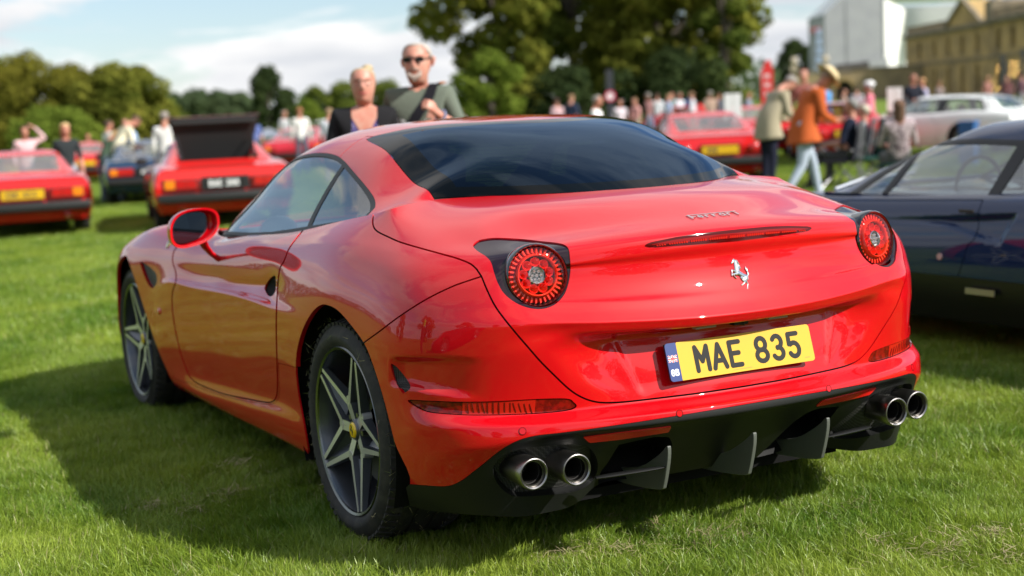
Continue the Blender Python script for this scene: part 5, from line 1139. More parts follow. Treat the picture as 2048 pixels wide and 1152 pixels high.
    o = link('distant_wood', mesh('distant_wood', np.stack([c-q*s, c-b*s*.7, c+q*s, c+b*s*.7], 1).reshape(-1, 3), np.arange(n*4).reshape(n, 4), L6, False)); tag(o, 'low far-off wood along the whole horizon', kind='stuff')
build_trees()
# ================================================================ PALACE AND WALL
def build_palace():
    A = CAM_POS+ray(1812, 178)*240; Bq = CAM_POS+ray(2000, 169)*196; d = (Bq-A)[:2]; L_ = np.linalg.norm(d); d /= L_; n = np.array([d[1], -d[0]])
    if n@(CAM_POS[:2]-A[:2]) < 0: n = -n
    stone = mat('golden_stone', (.46, .31, .12), rough=.9, noise=(.35, (.24, .165, .075), .42, .68), bump=(3, .4, .05)); dark = mat('weathered_stone', (.24, .195, .13), rough=.9, noise=(.6, (.15, .125, .085), .4, .6)); roofm = mat('lead_roof', (.16, .16, .17), rough=.7); glass = mat('window_dark', (.03, .035, .045), rough=.1, coat=.5); frame = mat('window_frame_white', (.22, .23, .25), rough=.6)
    root = thing('palace', 'golden stone palace wing with pediment and rows of sash windows, upper right', 'palace', (A[0], A[1], 0), math.atan2(d[1], d[0]))
    # local: x along the front, y inward (sign), z up
    sg = -1 if (n@np.array([-d[1], d[0]])) > 0 else 1     # +y local is left normal
    def Y(v): return v*sg
    def box(name, x0, x1, y0, y1, z0, z1, m, par=root, bev=0):
        b = MB(); b.box(((x0+x1)/2, Y((y0+y1)/2), (z0+z1)/2), (x1-x0, abs(y1-y0), z1-z0)); return b.obj(name, m, par, bevel=bev)
    Hc = 10.2; Wd = L_+38
    def s_of(u):    # position along the front seen at column u
        r = ray(u, 175)[:2]; M = np.array([[d[0], -r[0]], [d[1], -r[1]]]); q = np.linalg.solve(M, CAM_POS[:2]-A[:2]); return q[0]
    x0 = 0.0; xp = s_of(2003)
    wins = [s_of(u) for u in (1840, 1870, 1897, 1925.5, 1955)]
    # front wall as piers and bands round real openings
    def wall_with(xa, xb, off, xs):
        ww = 1.7; rows = ((.5, 4.2), (6.1, 8.5)); cur = xa; ed = []
        for x in xs: ed.append((x-ww/2, x+ww/2))
        for a, b in ed: box('wall', cur, a, off, off+9, 0, Hc-.8, stone); cur = b
        box('wall', cur, xb, off, off+9, 0, Hc-.8, stone)
        for (a, b) in ed:
            box('wall', a, b, off+.02, off+9, rows[0][1], rows[1][0], stone); box('wall', a, b, off+.02, off+9, rows[1][1], Hc-.8, stone); box('wall', a, b, off+.02, off+9, 0, rows[0][0], stone)
            for k, (z0, z1) in enumerate(rows):
                w = box('window', a, b, off+.85, off+.95, z0, z1, glass); box('frame', (a+b)/2-.05, (a+b)/2+.05, off+.78, off+.84, z0, z1, frame, w)
                for t in (.25, .5, .75): box('glazing_bar', a, b, off+.78, off+.83, z0+(z1-z0)*t-.04, z0+(z1-z0)*t+.04, frame, w)
                if k == 0:
                    m = MB(); pts = [(a-.02, z1-.62), (a-.02, z1+.02), (b+.02, z1+.02), (b+.02, z1-.62)]; ar = [((a+b)/2+ww/2*math.cos(t), z1-.62+.62*math.sin(t)) for t in np.linspace(0, math.pi, 12)]; 
                    for i in range(11): 
                        q0, q1 = ar[i], ar[i+1]; m.prism([(q0[0], q0[1]), (q1[0], q1[1]), (q1[0], z1+.02), (q0[0], z1+.02)], Y(off+.04), Y(off+.44), 'y')
                    m.obj('arch_head', stone, root)
                box('sill', a-.15, b+.15, off-.12, off+.3, z0-.18, z0, dark)
    wall_with(x0, xp, 0, wins)
    m2 = [s_of(u) for u in (2022, 2052)]
    wall_with(xp, Wd, -1.6, m2)
    box('string_course', x0, xp-.01, -.18, .3, 4.95, 5.25, dark); box('string_course', xp, Wd, -1.78, -1.3, 4.95, 5.25, dark)
    box('cornice', x0-.2, xp-.01, -.50, 9, Hc-.8, Hc-.25, dark); box('cornice', xp-.3, Wd, -2.2, 9, Hc-.80+.003, Hc-.2, dark)
    # balustrade
    def balus(xa, xb, off):
        box('plinth', xa, xb, off, off+.3, Hc-.25, Hc, dark); box('coping', xa, xb, off-.04, off+.34, Hc+.75, Hc+.95, dark); b = MB(); x = xa+.25
        while x < xb-.2:
            b.tube([(x, Y(off+.15), Hc), (x, Y(off+.15), Hc+.22), (x, Y(off+.15), Hc+.55), (x, Y(off+.15), Hc+.75)], [.08, .14, .07, .09], 6); x += .42
        o = b.obj('balusters', dark, root, True); o['kind'] = 'stuff'
    xa = s_of(1895); xb = s_of(1968)
    balus(x0, xa-.2, .05); balus(xb+.2, xp, .05); balus(xp+.3, Wd, -1.5)
    # pediment
    xm = (xa+xb)/2; m = MB(); m.prism([(xa, Hc-.24), (xb, Hc-.24), (xm, Hc+3.3)], Y(-.15), Y(3.5), 'y'); m.obj('pediment', stone, root)
    for q0, q1 in (((xa-.3, Hc-.1), (xm, Hc+3.65)), ((xm, Hc+3.65), (xb+.3, Hc-.1))):
        m = MB(); e = .35; m.prism([q0, q1, (q1[0], q1[1]-e), (q0[0], q0[1]-e)], Y(-.55), Y(.1), 'y'); m.obj('pediment_moulding', dark, root)
    m = MB(); m.prism([(xm, Hc+3.5), (xb+4, Hc+.6), (xb+4, Hc), (xm, Hc)], Y(3.6), Y(9), 'y'); m.obj('roof', roofm, root)
    box('tower', xp-.4, xp+2.2, -2.0, 3, Hc-.2+.003, Hc+2.1, dark); m = MB(); m.tube([(xp+.9, Y(-.6), Hc+2.1), (xp+.9, Y(-.6), Hc+2.6), (xp+.9, Y(-.6), Hc+3.0), (xp+.9, Y(-.6), Hc+3.8)], [.5, .3, .6, .15], 10); m.obj('finial', mat_once('pale_stone', (.42, .36, .26), rough=.8), root, True)
    # lower wing: garden wall with arch, left of the palace
    C0 = CAM_POS+ray(1585, 189)*236; C1 = CAM_POS+ray(1812, 178)*232; dd = (C1-C0)[:2]; LL = np.linalg.norm(dd); ang = math.atan2(dd[1], dd[0])
    gw = thing('garden_wall', 'long plain stone wall with arched gateway below the white sheeting', 'wall', (C0[0], C0[1], 0), ang)
    st2 = mat('grey_brown_stone', (.34, .26, .14), rough=.9, noise=(.4, (.22, .17, .10), .4, .65), bump=(3, .4, .05))
    def gbox(name, a, b, y0, y1, z0, z1, m): q = MB(); q.box(((a+b)/2, (y0+y1)/2, (z0+z1)/2), (b-a, y1-y0, z1-z0)); return q.obj(name, m, gw)
    ga = LL*.46; Hw = 4.5
    gbox('wall', 0, ga-1.3, -1, 0, -1, Hw, st2); gbox('wall', ga+1.3, LL+3, -1, 0, -1, Hw+.3, st2); gbox('wall', ga-1.3, ga+1.3, -1, -.02, 3.1, Hw, st2); gbox('coping', -.1, LL+3, -1.15, .15, Hw+.3, Hw+.55, dark)
    m = MB()
    for i in range(12):
        t0, t1 = math.pi*i/12, math.pi*(i+1)/12; m.prism([(ga+1.3*math.cos(t0), 1.9+1.3*math.sin(t0)), (ga+1.7*math.cos(t0), 1.9+1.7*math.sin(t0)), (ga+1.7*math.cos(t1), 1.9+1.7*math.sin(t1)), (ga+1.3*math.cos(t1), 1.9+1.3*math.sin(t1))], -1.2, .0, 'y')
    m.obj('arch', mat_once('ochre_stone', (.34, .25, .10), rough=.9), gw)
    gbox('doorway_back', ga-1.3, ga+1.3, .0, .1, -1, 3.1, mat_once('doorway_shade', (.05, .04, .03), rough=.9))
    for k, t in enumerate((.02, .30)):
        q = MB(); q.box((LL*t, -.4, Hw+.95), (1.1, 1.0, .8)); q.tube([(LL*t, -.4, Hw+1.35), (LL*t, -.4, Hw+1.6), (LL*t, -.4, Hw+2.1), (LL*t, -.4, Hw+2.5), (LL*t, -.4, Hw+2.8)], [.25, .2, .62, .5, .15], 12)
        p = q.obj('stone_urn', mat_once('pale_stone', (.42, .36, .26), rough=.8), None, True); p.location = gw.location; p.rotation_euler = gw.rotation_euler; tag(p, ['pale stone urn on the garden wall above the bald stooping man', 'pale stone urn on the garden wall at the foot of the sheeted building'][k], 'urn')
    # sheeted building under scaffold
    S0 = CAM_POS+ray(1652, 185)*262; S1 = CAM_POS+ray(1771, 181)*262; S2 = CAM_POS+ray(1812, 178)*275; sh = thing('sheeted_building', 'tall gabled building wrapped in white scaffold sheeting with a grey-shaded front, left of the palace', 'building', (0, 0, 0))
    def lift(P, z): return (P[0], P[1], z)
    m = MB(); bk = (S1-S0)[:2]; bk = np.array([-bk[1], bk[0]])/np.linalg.norm(bk)*14
    if bk@(S0-CAM_POS)[:2] < 0: bk = -bk
    z0, z1, z2 = 5.2, 15.2, 19.2; mid = (S0+S1)/2
    gr = mat('shaded_grey_sheeting', (.30, .31, .325), rough=.75, noise=(.5, (.27, .28, .30), .4, .65), bump=(1.6, .8, .12)); wh = mat('white_sheeting', (.78, .78, .76), rough=.6, bump=(1.2, .8, .12))  # grey copy paints the front's shading into the sheet colour
    B0_, B1_ = S0+[bk[0], bk[1], 0], S1+[bk[0], bk[1], 0]; mb_ = (B0_+B1_)/2
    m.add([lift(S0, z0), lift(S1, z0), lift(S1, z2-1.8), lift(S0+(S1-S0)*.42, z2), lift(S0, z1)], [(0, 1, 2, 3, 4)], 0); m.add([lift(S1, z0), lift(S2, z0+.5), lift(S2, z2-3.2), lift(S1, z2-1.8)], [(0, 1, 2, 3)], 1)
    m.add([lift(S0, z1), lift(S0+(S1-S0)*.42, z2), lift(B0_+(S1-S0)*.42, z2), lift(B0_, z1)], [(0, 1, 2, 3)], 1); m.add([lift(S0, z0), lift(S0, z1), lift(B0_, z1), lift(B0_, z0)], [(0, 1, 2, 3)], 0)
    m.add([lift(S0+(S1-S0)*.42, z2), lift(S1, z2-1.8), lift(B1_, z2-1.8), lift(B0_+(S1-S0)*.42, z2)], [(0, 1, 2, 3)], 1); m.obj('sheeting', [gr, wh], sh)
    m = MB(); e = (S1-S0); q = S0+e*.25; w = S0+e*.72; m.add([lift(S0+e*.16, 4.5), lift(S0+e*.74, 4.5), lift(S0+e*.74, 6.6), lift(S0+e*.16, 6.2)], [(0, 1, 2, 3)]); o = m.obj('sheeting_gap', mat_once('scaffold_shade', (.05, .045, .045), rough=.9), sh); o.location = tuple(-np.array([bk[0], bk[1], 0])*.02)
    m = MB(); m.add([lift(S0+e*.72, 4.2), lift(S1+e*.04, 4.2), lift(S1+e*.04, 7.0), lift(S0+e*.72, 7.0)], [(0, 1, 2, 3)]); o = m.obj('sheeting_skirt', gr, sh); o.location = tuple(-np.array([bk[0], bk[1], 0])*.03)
    for k in (0, 3, 8):
        m = MB(); p = S0+e*(k/8); m.tube([lift(p, 4), lift(p, z1 if k == 0 else z2-1.8)], .05, 6); o = m.obj('scaffold_pole', mat_once('pole_steel', (.4, .4, .42), rough=.4, metal=1), sh); o.location = tuple(-np.array([bk[0], bk[1], 0])*.012)
    R1 = CAM_POS+ray(1760, 178)*285; R2 = CAM_POS+ray(1985, 170)*262; m = MB(); m.add([lift(R1, 18.6), lift(R2, 16.9), lift(R2, 19.5), lift(R1, 21.5)], [(0, 1, 2, 3)]); m.add([lift(R1, 18.6), lift(R2, 16.9), lift(R2+[6, 10, 0], 16.9), lift(R1+[6, 10, 0], 18.6)], [(0, 1, 2, 3)]); m.obj('temporary_roof', wh, sh)
    m = MB(); m.add([lift(R1, 12.5), lift(R2, 11.5), lift(R2, 15.6), lift(R1, 17.2)], [(0, 1, 2, 3)]); m.obj('roof_sheeting', wh, sh)
    # stair tower with blue sheet
    T = CAM_POS+ray(1641, 186)*250; st = thing('scaffold_stair_tower', 'narrow pale blue scaffold stair tower with red flag, left of the white sheeting', 'tower', (T[0], T[1], 0), ang)
    for a in (-.7, .7):
        for b in (-.7, .7): m = MB(); m.tube([(a, b, 3), (a*.6, b*.6, 13)], .07, 6); m.obj('pole', mat_once('pole_steel', (0, 0, 0)), st)
    for k in range(6): m = MB(); m.box((0, 0, 4+k*1.5), (1.5-.1*k, 1.5-.1*k, 1.1)); m.obj('blue_sheet', mat_once('pale_blue_sheet', (.36, .46, .62), rough=.7), st)
    m = MB(); m.box((-.5, 0, 11.9), (1.5, .1, .9)); m.obj('flag', mat_once('flag_cloth_red', (.50, .10, .10), rough=.8), st)
    # gate with gilded finials
    G = at_depth(2010, 180, 120); gt = thing('iron_gate', 'black wrought iron gate and screen with gilded balls and flowers, far right', 'gate', (G[0], G[1], 0), ang+.25); iron = mat_once('black_iron', (.012, .012, .013), rough=.5); gold = mat_once('gilding', (1.0, .62, .20), rough=.22, metal=1)
    def s2(u, v, Dd=120):
        p = at_depth(u, v, Dd); q = p-np.array(gt.location); c_, s_ = math.cos(-(ang+.25)), math.sin(-(ang+.25)); return (q[0]*c_-q[1]*s_, 0, p[2])
    for (u, v, r) in ((u_, v_, r_*.62) for u_, v_, r_ in ((2006, 111, .17), (2007, 128, .17), (1994, 137, .17), (2006, 152, .13), (2007, 163, .15), (2005, 180, .19), (1971, 172, .20), (1986, 163, .15), (1993, 176, .17), (1989, 182, .15), (1979, 186, .13), (1990, 147, .12), (2006, 143, .10), (1966, 175, .11), (2004, 190, .12), (1953, 196, .10), (1984, 192, .10))):
        q = s2(u, v); m = MB(); m.lathe([(0, -r), (r*.7, -r*.7), (r, 0), (r*.7, r*.7), (0, r)], 14, 'z', c=q); m.obj('gilded_ball', gold, gt, True)
    for j, v in enumerate((127, 141, 150)):
        for k in range(4): q = s2(2020+k*7.6, v); m = MB(); r = .075; m.lathe([(0, -r), (r*.7, -r*.7), (r, 0), (r*.7, r*.7), (0, r)], 12, 'z', c=q); m.obj('gilded_rosette', gold, gt, True)
    for u, w in ((2006.5, .34), (2047, .30)):
        q = s2(u, 190); m = MB(); m.box((q[0], 0, 1.9), (w, w, 3.8 if u < 2040 else 4.6)); m.obj('gate_post', iron, gt)
    for k in range(12): q = s2(2013+k*3.0, 180); m = MB(); m.box((q[0], 0, 1.5), (.04, .04, 3.2)); m.obj('bar', iron, gt)
    for z in (.4, 2.4, 3.1): q = s2(2007, 180); q2 = s2(2047, 180); m = MB(); m.box(((q[0]+q2[0])/2, 0, z), (abs(q2[0]-q[0]), .06, .08)); m.obj('rail', iron, gt)
    # scrolls left of the gate post
    for k in range(7):
        u = 1958+k*7; v = 196-k*5; q = s2(u, v); m = MB(); m.tube([(q[0]+.35*math.cos(a)*(1-a/9), 0, q[2]-.1+.35*math.sin(a)*(1-a/9)) for a in np.linspace(0, 6, 14)], .025, 5); m.obj('scroll', iron, gt)
build_palace()
# ================================================================ SIGNS, FLAGS, TENT
def at_g(u, D): p = at_depth(u, 230, D); return p[0], p[1], gz(p[0], p[1])
def face_cam(x, y): return math.atan2(CAM_POS[1]-y, CAM_POS[0]-x)+math.pi/2
def board(label, u, v0, v1, D, wpx, two=True):
    x, y, z = at_g(u, D); zt = at_depth(u, v0, D)[2]; zb = at_depth(u, v1, D)[2]; w = wpx*D/FPX; rt = thing('notice_board', label, 'sign', (x, y, z), face_cam(x, y)); white = mat_once('board_white', (.80, .80, .80), rough=.5)
    for k in ((-1, 1) if two else (0,)):
        m = MB(); m.box((k*w*.26, 0, (zt+zb)/2-z), (w*.49 if two else w, .02, zt-zb)); m.obj('panel', white, rt, bevel=.005)
    for k in (-1, 1): m = MB(); m.tube([(k*w*.3, .03, 0), (k*w*.3, .03, zb-z+.2)], .016, 6); m.obj('post', mat_once('pole_steel', (0, 0, 0)), rt)
def build_signs():
    board('pair of tall white boards on posts beside the bald stooping man', 1466, 187, 240, 30, 33); board('pair of tall white boards on a pole, above the seated woman', 1790, 175, 222, 28, 29)
    x, y, z = at_g(1536, 40); rt = thing('feather_banner', 'tall red feather banner behind the bald stooping man', 'banner', (x, y, z), face_cam(x, y)); m = MB(); zt = at_depth(1536, 120, 40)[2]-z; m.prism([(-.16, 1.0), (.14, 1.0), (.17, zt-.3), (.10, zt), (-.02, zt-.02), (-.16, zt-.35)], -.01, .01, 'y'); m.obj('cloth', mat_once('banner_red', (.70, .03, .03), rough=.6), rt)
    for k in range(3): m = MB(); m.box((0, -.013, 1.4+k*.24), (.14, .003, .10)); m.obj('letter_blot', mat_once('banner_white', (.75, .60, .60), rough=.6), rt)
    m = MB(); m.tube([(-.17, 0, 0), (-.17, 0, zt-.2), (-.05, 0, zt+.04)], .02, 6); m.obj('pole', mat_once('pole_steel', (0, 0, 0)), rt)
    x, y, z = at_g(1222, 45); rt = thing('road_sign', 'round red-rimmed white sign on a dark post under the great trees', 'sign', (x, y, z), face_cam(x, y)); zc = at_depth(1221, 192, 45)[2]-z
    m = MB(); m.box((0, .08, zc*.5+.35), (.22, .10, zc+.9)); m.obj('post', mat_once('post_dark', (.03, .032, .04), rough=.6), rt)
    m = MB(); m.lathe([(0, 0), (.13, 0), (.13, .03), (0, .03)], 28, 'y', c=(0, -.02, zc)); m.obj('face', mat_once('sign_white', (.75, .72, .74), rough=.5), rt); m = MB(); m.lathe([(.11, -.028), (.165, -.028), (.165, .02), (.11, .02)], 28, 'y', c=(0, 0, zc), closed=True); m.obj('rim', mat_once('sign_red', (.60, .06, .12), rough=.5), rt)
    x, y, z = at_g(1378, 50); rt = thing('round_blue_sign', 'round blue sign on a pole above the crowd', 'sign', (x, y, z), face_cam(x, y)); zc = at_depth(1378, 205, 50)[2]-z; m = MB(); m.lathe([(0, 0), (.13, 0), (.13, .02), (0, .02)], 24, 'y', c=(0, -.03, zc)); m.obj('disc', mat_once('sign_blue', (.03, .06, .18), rough=.5), rt); m = MB(); m.tube([(0, 0, 0), (0, 0, zc)], .03, 6); m.obj('post', mat_once('pole_steel', (0, 0, 0)), rt)
    x, y, z = at_g(1402, 42); rt = thing('red_pennant', 'small red pennant over the red car, right of the blue sign', 'flag', (x, y, z), face_cam(x, y)); zc = at_depth(1402, 206, 42)[2]-z; m = MB(); m.add([(-.08, 0, zc), (.06, .02, zc-.05), (.22, 0, zc-.42), (-.02, 0, zc-.38), (-.08, .01, zc), (.06, .03, zc-.05), (.22, .01, zc-.42), (-.02, .01, zc-.38)], [(0, 1, 2, 3), (7, 6, 5, 4), (0, 4, 5, 1), (1, 5, 6, 2), (2, 6, 7, 3), (3, 7, 4, 0)]); m.obj('cloth', mat_once('banner_red', (0, 0, 0)), rt); m = MB(); m.tube([(-.08, 0, 0), (-.08, 0, zc+.05)], .012, 5); m.obj('pole', mat_once('pole_steel', (0, 0, 0)), rt)
    for k, (u, D, vt, vb, w, lab) in enumerate([(534, 70, 256, 274, 1.15, 'small white gazebo tent behind the open-lidded red car'), (700, 95, 222, 240, 2.4, 'white marquee half hidden behind the woman in purple')]):
        x, y, z = at_g(u, D); rt = thing('gazebo', lab, 'tent', (x, y, z), face_cam(x, y)); zt = at_depth(u, vt, D)[2]-z; zb = at_depth(u, vb, D)[2]-z; wm = mat_once('tent_white', (.80, .80, .82), rough=.7)
        m = MB(); n = 12; pr = [(0, zt), (w*.30, zt-(zt-zb)*.35), (w*.72, zb+.06), (w, zb)]; V = []
        for r_, h_ in pr: V += [(-r_, -r_, h_), (r_, -r_, h_), (r_, r_, h_), (-r_, r_, h_)]
        m.add(V, [(i*4+j, (i+1)*4+j, (i+1)*4+(j+1) % 4, i*4+(j+1) % 4) for i in range(3) for j in range(4)]); m.obj('roof', wm, rt)
        for a in (-1, 1):
            for b in (-1, 1): m = MB(); m.tube([(a*w*.97, b*w*.97, 0), (a*w*.97, b*w*.97, zb)], .03, 5); m.obj('leg', mat_once('pole_steel', (0, 0, 0)), rt)
        m = MB(); m.box((0, w*.98, zb/2), (w*1.9, .02, zb)); m.obj('back_wall', wm, rt)
build_signs()

# ================================================================ PEOPLE
def limb(a, b, t): return tuple(a[i]+(b[i]-a[i])*t for i in range(3))
def person_mesh(name, J, fat=1.0, fingers=False, coat=0.0, detail=2, slim=1.0):
    """J: joint positions. One skinned surface; material slots: 0 skin, 1 top, 2 forearm, 3 upper leg, 4 shoe, 5 lower leg, 6 neck/chest opening"""
    V = []; R = []; E = []; reg = []
    def v(p, rx, ry=None): V.append(tuple(p)); R.append((rx, ry if ry else rx)); return len(V)-1
    def e(a, b): E.append((a, b))
    P = J
    pel = v(P['pelvis'], .145*fat+coat*.5, .115*fat+coat); sp = v(P['spine'], .135*fat+coat*.6, .108*fat+coat); ch = v(P['chest'], .150*fat+coat*.5, .112*fat+coat*.6); ub = v(P['upper'], .135*fat, .085*fat)
    nb = v(P['neckb'], .066, .062); nk = v(P['neck'], .046, .048)
    hC, hT, hJ = Vector(P['head']), Vector(P['headtop']), Vector(P['jaw']); hu = (hT-hJ).normalized(); hf = Vector(P.get('face', (0, 1, 0))); hf = (hf-hu*hf.dot(hu)).normalized()
    j1 = v(hC-hu*.080+hf*.022, .058, .070); hk = v(hC-hu*.042+hf*.014, .072, .088); hd = v(hC+hu*.004+hf*.002, .080, .100); ht = v(hC+hu*.050-hf*.006, .080, .098); hq = v(hC+hu*.088-hf*.012, .056, .070)
    for a, b in ((pel, sp), (sp, ch), (ch, ub), (ub, nb), (nb, nk), (nk, j1), (j1, hk), (hk, hd), (hd, ht), (ht, hq)): e(a, b)
    for s in ('l', 'r'):
        sh = v(P['sh'+s], .064*fat+coat*.4); el = v(P['el'+s], .043+coat*.4); m1 = v(limb(P['el'+s], P['wr'+s], .35), .041+coat*.3); wr = v(P['wr'+s], .027+coat*.25, .024+coat*.25); hn = v(P['ha'+s], .034, .018)
        up = v(limb(P['sh'+s], P['el'+s], .45), .052+coat*.4)
        for a, b in ((ub, sh), (sh, up), (up, el), (el, m1), (m1, wr), (wr, hn)): e(a, b)
        H0 = Vector(P['ha'+s]); W0 = Vector(P['wr'+s]); d = (H0-W0).normalized(); side = d.cross(Vector(P.get('pn'+s, (0, 1, 0)))).normalized(); pn = side.cross(d).normalized()
        if fingers:
            for k, (off, ln) in enumerate(((-.027, .060), (-.009, .070), (.009, .066), (.026, .052))):
                c = P.get('curl'+s, .5); a0 = H0+side*off+d*.022; a1 = a0+(d*math.cos(c)+pn*math.sin(c))*ln*.5; a2 = a1+(d*math.cos(c*2.4)+pn*math.sin(c*2.4))*ln*.45
                i0 = v(a0, .0095); i1 = v(a1, .0085); i2 = v(a2, .0072); e(hn, i0); e(i0, i1); e(i1, i2)
            t0 = W0.lerp(H0, .6)-side*.034; t1 = t0-side*.016+d*.034+pn*.012; i0 = v(t0, .012); i1 = v(t1, .0095); e(hn, i0); e(i0, i1)
        else:
            i0 = v(H0+d*.075+pn*.02, .020, .012); e(hn, i0)
        hp = v(P['hip'+s], .092*fat+coat*.5); th = v(limb(P['hip'+s], P['kn'+s], .5), .078*fat*slim); kn = v(P['kn'+s], .058*slim+.004); cf = v(limb(P['kn'+s], P['an'+s], .35), .056*slim); an = v(P['an'+s], .040); he = v((P['an'+s][0], P['an'+s][1]-.02, P['an'+s][2]-.045), .035); to = v(P['to'+s], .036, .028)
        for a, b in ((pel, hp), (hp, th), (th, kn), (kn, cf), (cf, an), (an, he), (an, to)): e(a, b)
    me = bpy.data.meshes.new(name+'_skel'); me.from_pydata(V, E, []); o = bpy.data.objects.new(name+'_skel', me); COL.objects.link(o)
    sk = o.modifiers.new('s', 'SKIN'); sk.use_smooth_shade = True
    for i, (rx, ry) in enumerate(R): me.skin_vertices[0].data[i].radius = (rx, ry)
    me.skin_vertices[0].data[0].use_root = True
    su = o.modifiers.new('u', 'SUBSURF'); su.levels = detail; su.render_levels = detail
    bpy.context.view_layer.update(); dg = bpy.context.evaluated_depsgraph_get(); m2 = bpy.data.meshes.new_from_object(o.evaluated_get(dg)); m2.name = name
    bpy.data.objects.remove(o); bpy.data.meshes.remove(me)
    n = len(m2.vertices); co = np.zeros(n*3); m2.vertices.foreach_get('co', co); co = co.reshape(-1, 3)
    # face relief, in the head's own frame
    hc = np.array(P['head']); up = np.array(P['headtop'])-np.array(P['jaw']); up = up/np.linalg.norm(up); fw = np.array(P.get('face', (0, 1, 0)), float); fw = fw-up*(fw@up); fw /= np.linalg.norm(fw); sd = np.cross(fw, up)
    L = co-hc; a, b, c = L@sd, L@fw, L@up; front = (b > .03) & (np.abs(c) < .16)
    dd = np.where(front, .024*np.exp(-((a/.013)**2))*np.exp(-(((c+.028)/.024)**2))+.010*np.exp(-((a/.010)**2))*np.exp(-(((c-.005)/.03)**2)), 0)
    dd -= np.where(front, .010*(np.exp(-(((np.abs(a)-.031)/.016)**2-0))*np.exp(-(((c-.006)/.013)**2))), 0)
    dd += np.where(front, .006*np.exp(-((a/.024)**2))*np.exp(-(((c+.066)/.012)**2))+.016*np.exp(-((a/.028)**2))*np.exp(-(((c+.100)/.020)**2))+.006*np.exp(-((a/.05)**2))*np.exp(-(((c-.028)/.012)**2)), 0)
    co += dd[:, None]*fw; m2.vertices.foreach_set('co', co.ravel())
    hs = P.get('headscale', 1.0)
    if hs != 1.0:
        Lc = co-hc; c_ = Lc@up; k_ = np.clip((c_+.165)/.06, 0, 1); k_ = k_*k_*(3-2*k_); co = hc+Lc*(1+(hs-1)*k_[:, None]); co -= (up*.012)[None]*k_[:, None]; m2.vertices.foreach_set('co', co.ravel()); hc = hc-up*.012
    m2['hs'] = hs
    # slots from the nearest bone
    bones = []
    def B_(a, b, s): bones.append((np.array(a, float), np.array(b, float), s))
    B_(P['neckb'], P['neck'], 6); B_(P['neck'], P['headtop'], 0); B_(P['pelvis'], P['spine'], 1); B_(P['spine'], P['chest'], 1); B_(P['chest'], P['upper'], 1)
    for s in ('l', 'r'):
        B_(P['upper'], P['sh'+s], 1); B_(P['sh'+s], P['el'+s], 1); B_(limb(P['el'+s], P['wr'+s], .06), P['wr'+s], 2); B_(limb(P['wr'+s], P['ha'+s], .3), P['ha'+s], 0)
        B_(limb(P['hip'+s], P['kn'+s], -.0 if coat else -.15), P['kn'+s], 3); B_(P['kn'+s], P['an'+s], 5); B_(limb(P['an'+s], P['to'+s], .0), P['to'+s], 4)
    if coat: B_(P['hipl'], limb(P['hipl'], P['knl'], .22), 1); B_(P['hipr'], limb(P['hipr'], P['knr'], .22), 1)
    pc = np.zeros(len(m2.polygons)*3); m2.polygons.foreach_get('center', pc); pc = pc.reshape(-1, 3); best = np.full(len(pc), 1e9); mi = np.zeros(len(pc), np.int32)
    for a, b, s in bones:
        d = b-a; w = pc-a; t = np.clip((w@d)/max(d@d, 1e-9), 0, 1); q = ((w-t[:, None]*d)**2).sum(1); k = q < best; best[k] = q[k]; mi[k] = s
    for k in range(7): m2.materials.append(None)
    m2.polygons.foreach_set('material_index', mi); m2.polygons.foreach_set('use_smooth', [True]*len(mi)); m2.update(); m2['hc'] = [float(x) for x in hc]; m2['fw'] = [float(x) for x in fw]; m2['up'] = [float(x) for x in up]
    return m2
def base_pose():
    P = dict(pelvis=(0, 0, .96), spine=(0, 0, 1.10), chest=(0, .01, 1.27), upper=(0, 0, 1.415), neckb=(0, -.012, 1.475), neck=(0, -.016, 1.525), jaw=(0, .020, 1.575), head=(0, .02, 1.655), headtop=(0, .02, 1.730))
    for s, k in (('l', -1), ('r', 1)):
        P.update({'sh'+s: (k*.165, 0, 1.425), 'el'+s: (k*.225, -.03, 1.14), 'wr'+s: (k*.24, .05, .92), 'ha'+s: (k*.24, .075, .85), 'hip'+s: (k*.085, 0, .90), 'kn'+s: (k*.10, .02, .50), 'an'+s: (k*.105, -.02, .09), 'to'+s: (k*.125, .14, .035)})
    return P
def P_walk():
    P = base_pose(); P['knl'] = (-.09, .16, .52); P['anl'] = (-.09, .24, .10); P['tol'] = (-.10, .40, .05); P['knr'] = (.09, -.06, .50); P['anr'] = (.09, -.30, .14); P['tor'] = (.10, -.18, .035)
    P['ell'] = (-.22, -.10, 1.16); P['wrl'] = (-.22, -.06, .93); P['hal'] = (-.22, -.04, .86); P['elr'] = (.22, .02, 1.14); P['wrr'] = (.20, .20, .98); P['har'] = (.19, .25, .93); return P
def P_stoop(lean=.45, walk=False):
    P = P_walk() if walk else base_pose(); c, s_ = math.cos(lean), math.sin(lean)
    for k in ('spine', 'chest', 'upper', 'neckb', 'neck', 'jaw', 'head', 'headtop', 'shl', 'shr', 'ell', 'elr', 'wrl', 'wrr', 'hal', 'har'):
        x, y, z = P[k]; d = z-.96; f = min(1, max(.25, d/.3)) if k[:2] not in ('el', 'wr', 'ha') else 1; a = lean*f; P[k] = (x, y*math.cos(a)+d*math.sin(a), .96+d*math.cos(a)-y*math.sin(a))
    for k, ex in (('jaw', .03), ('head', .075), ('headtop', .11)): x, y, z = P[k]; P[k] = (x, y+ex, z-ex*.45)
    P['face'] = (0, .85, -.65)
    for s, k in (('l', -1), ('r', 1)): sx, sy, sz = P['sh'+s]; P['el'+s] = (k*.22, sy+.02, sz-.27); P['wr'+s] = (k*.17, sy+.20, sz-.36); P['ha'+s] = (k*.15, sy+.27, sz-.35)
    return P
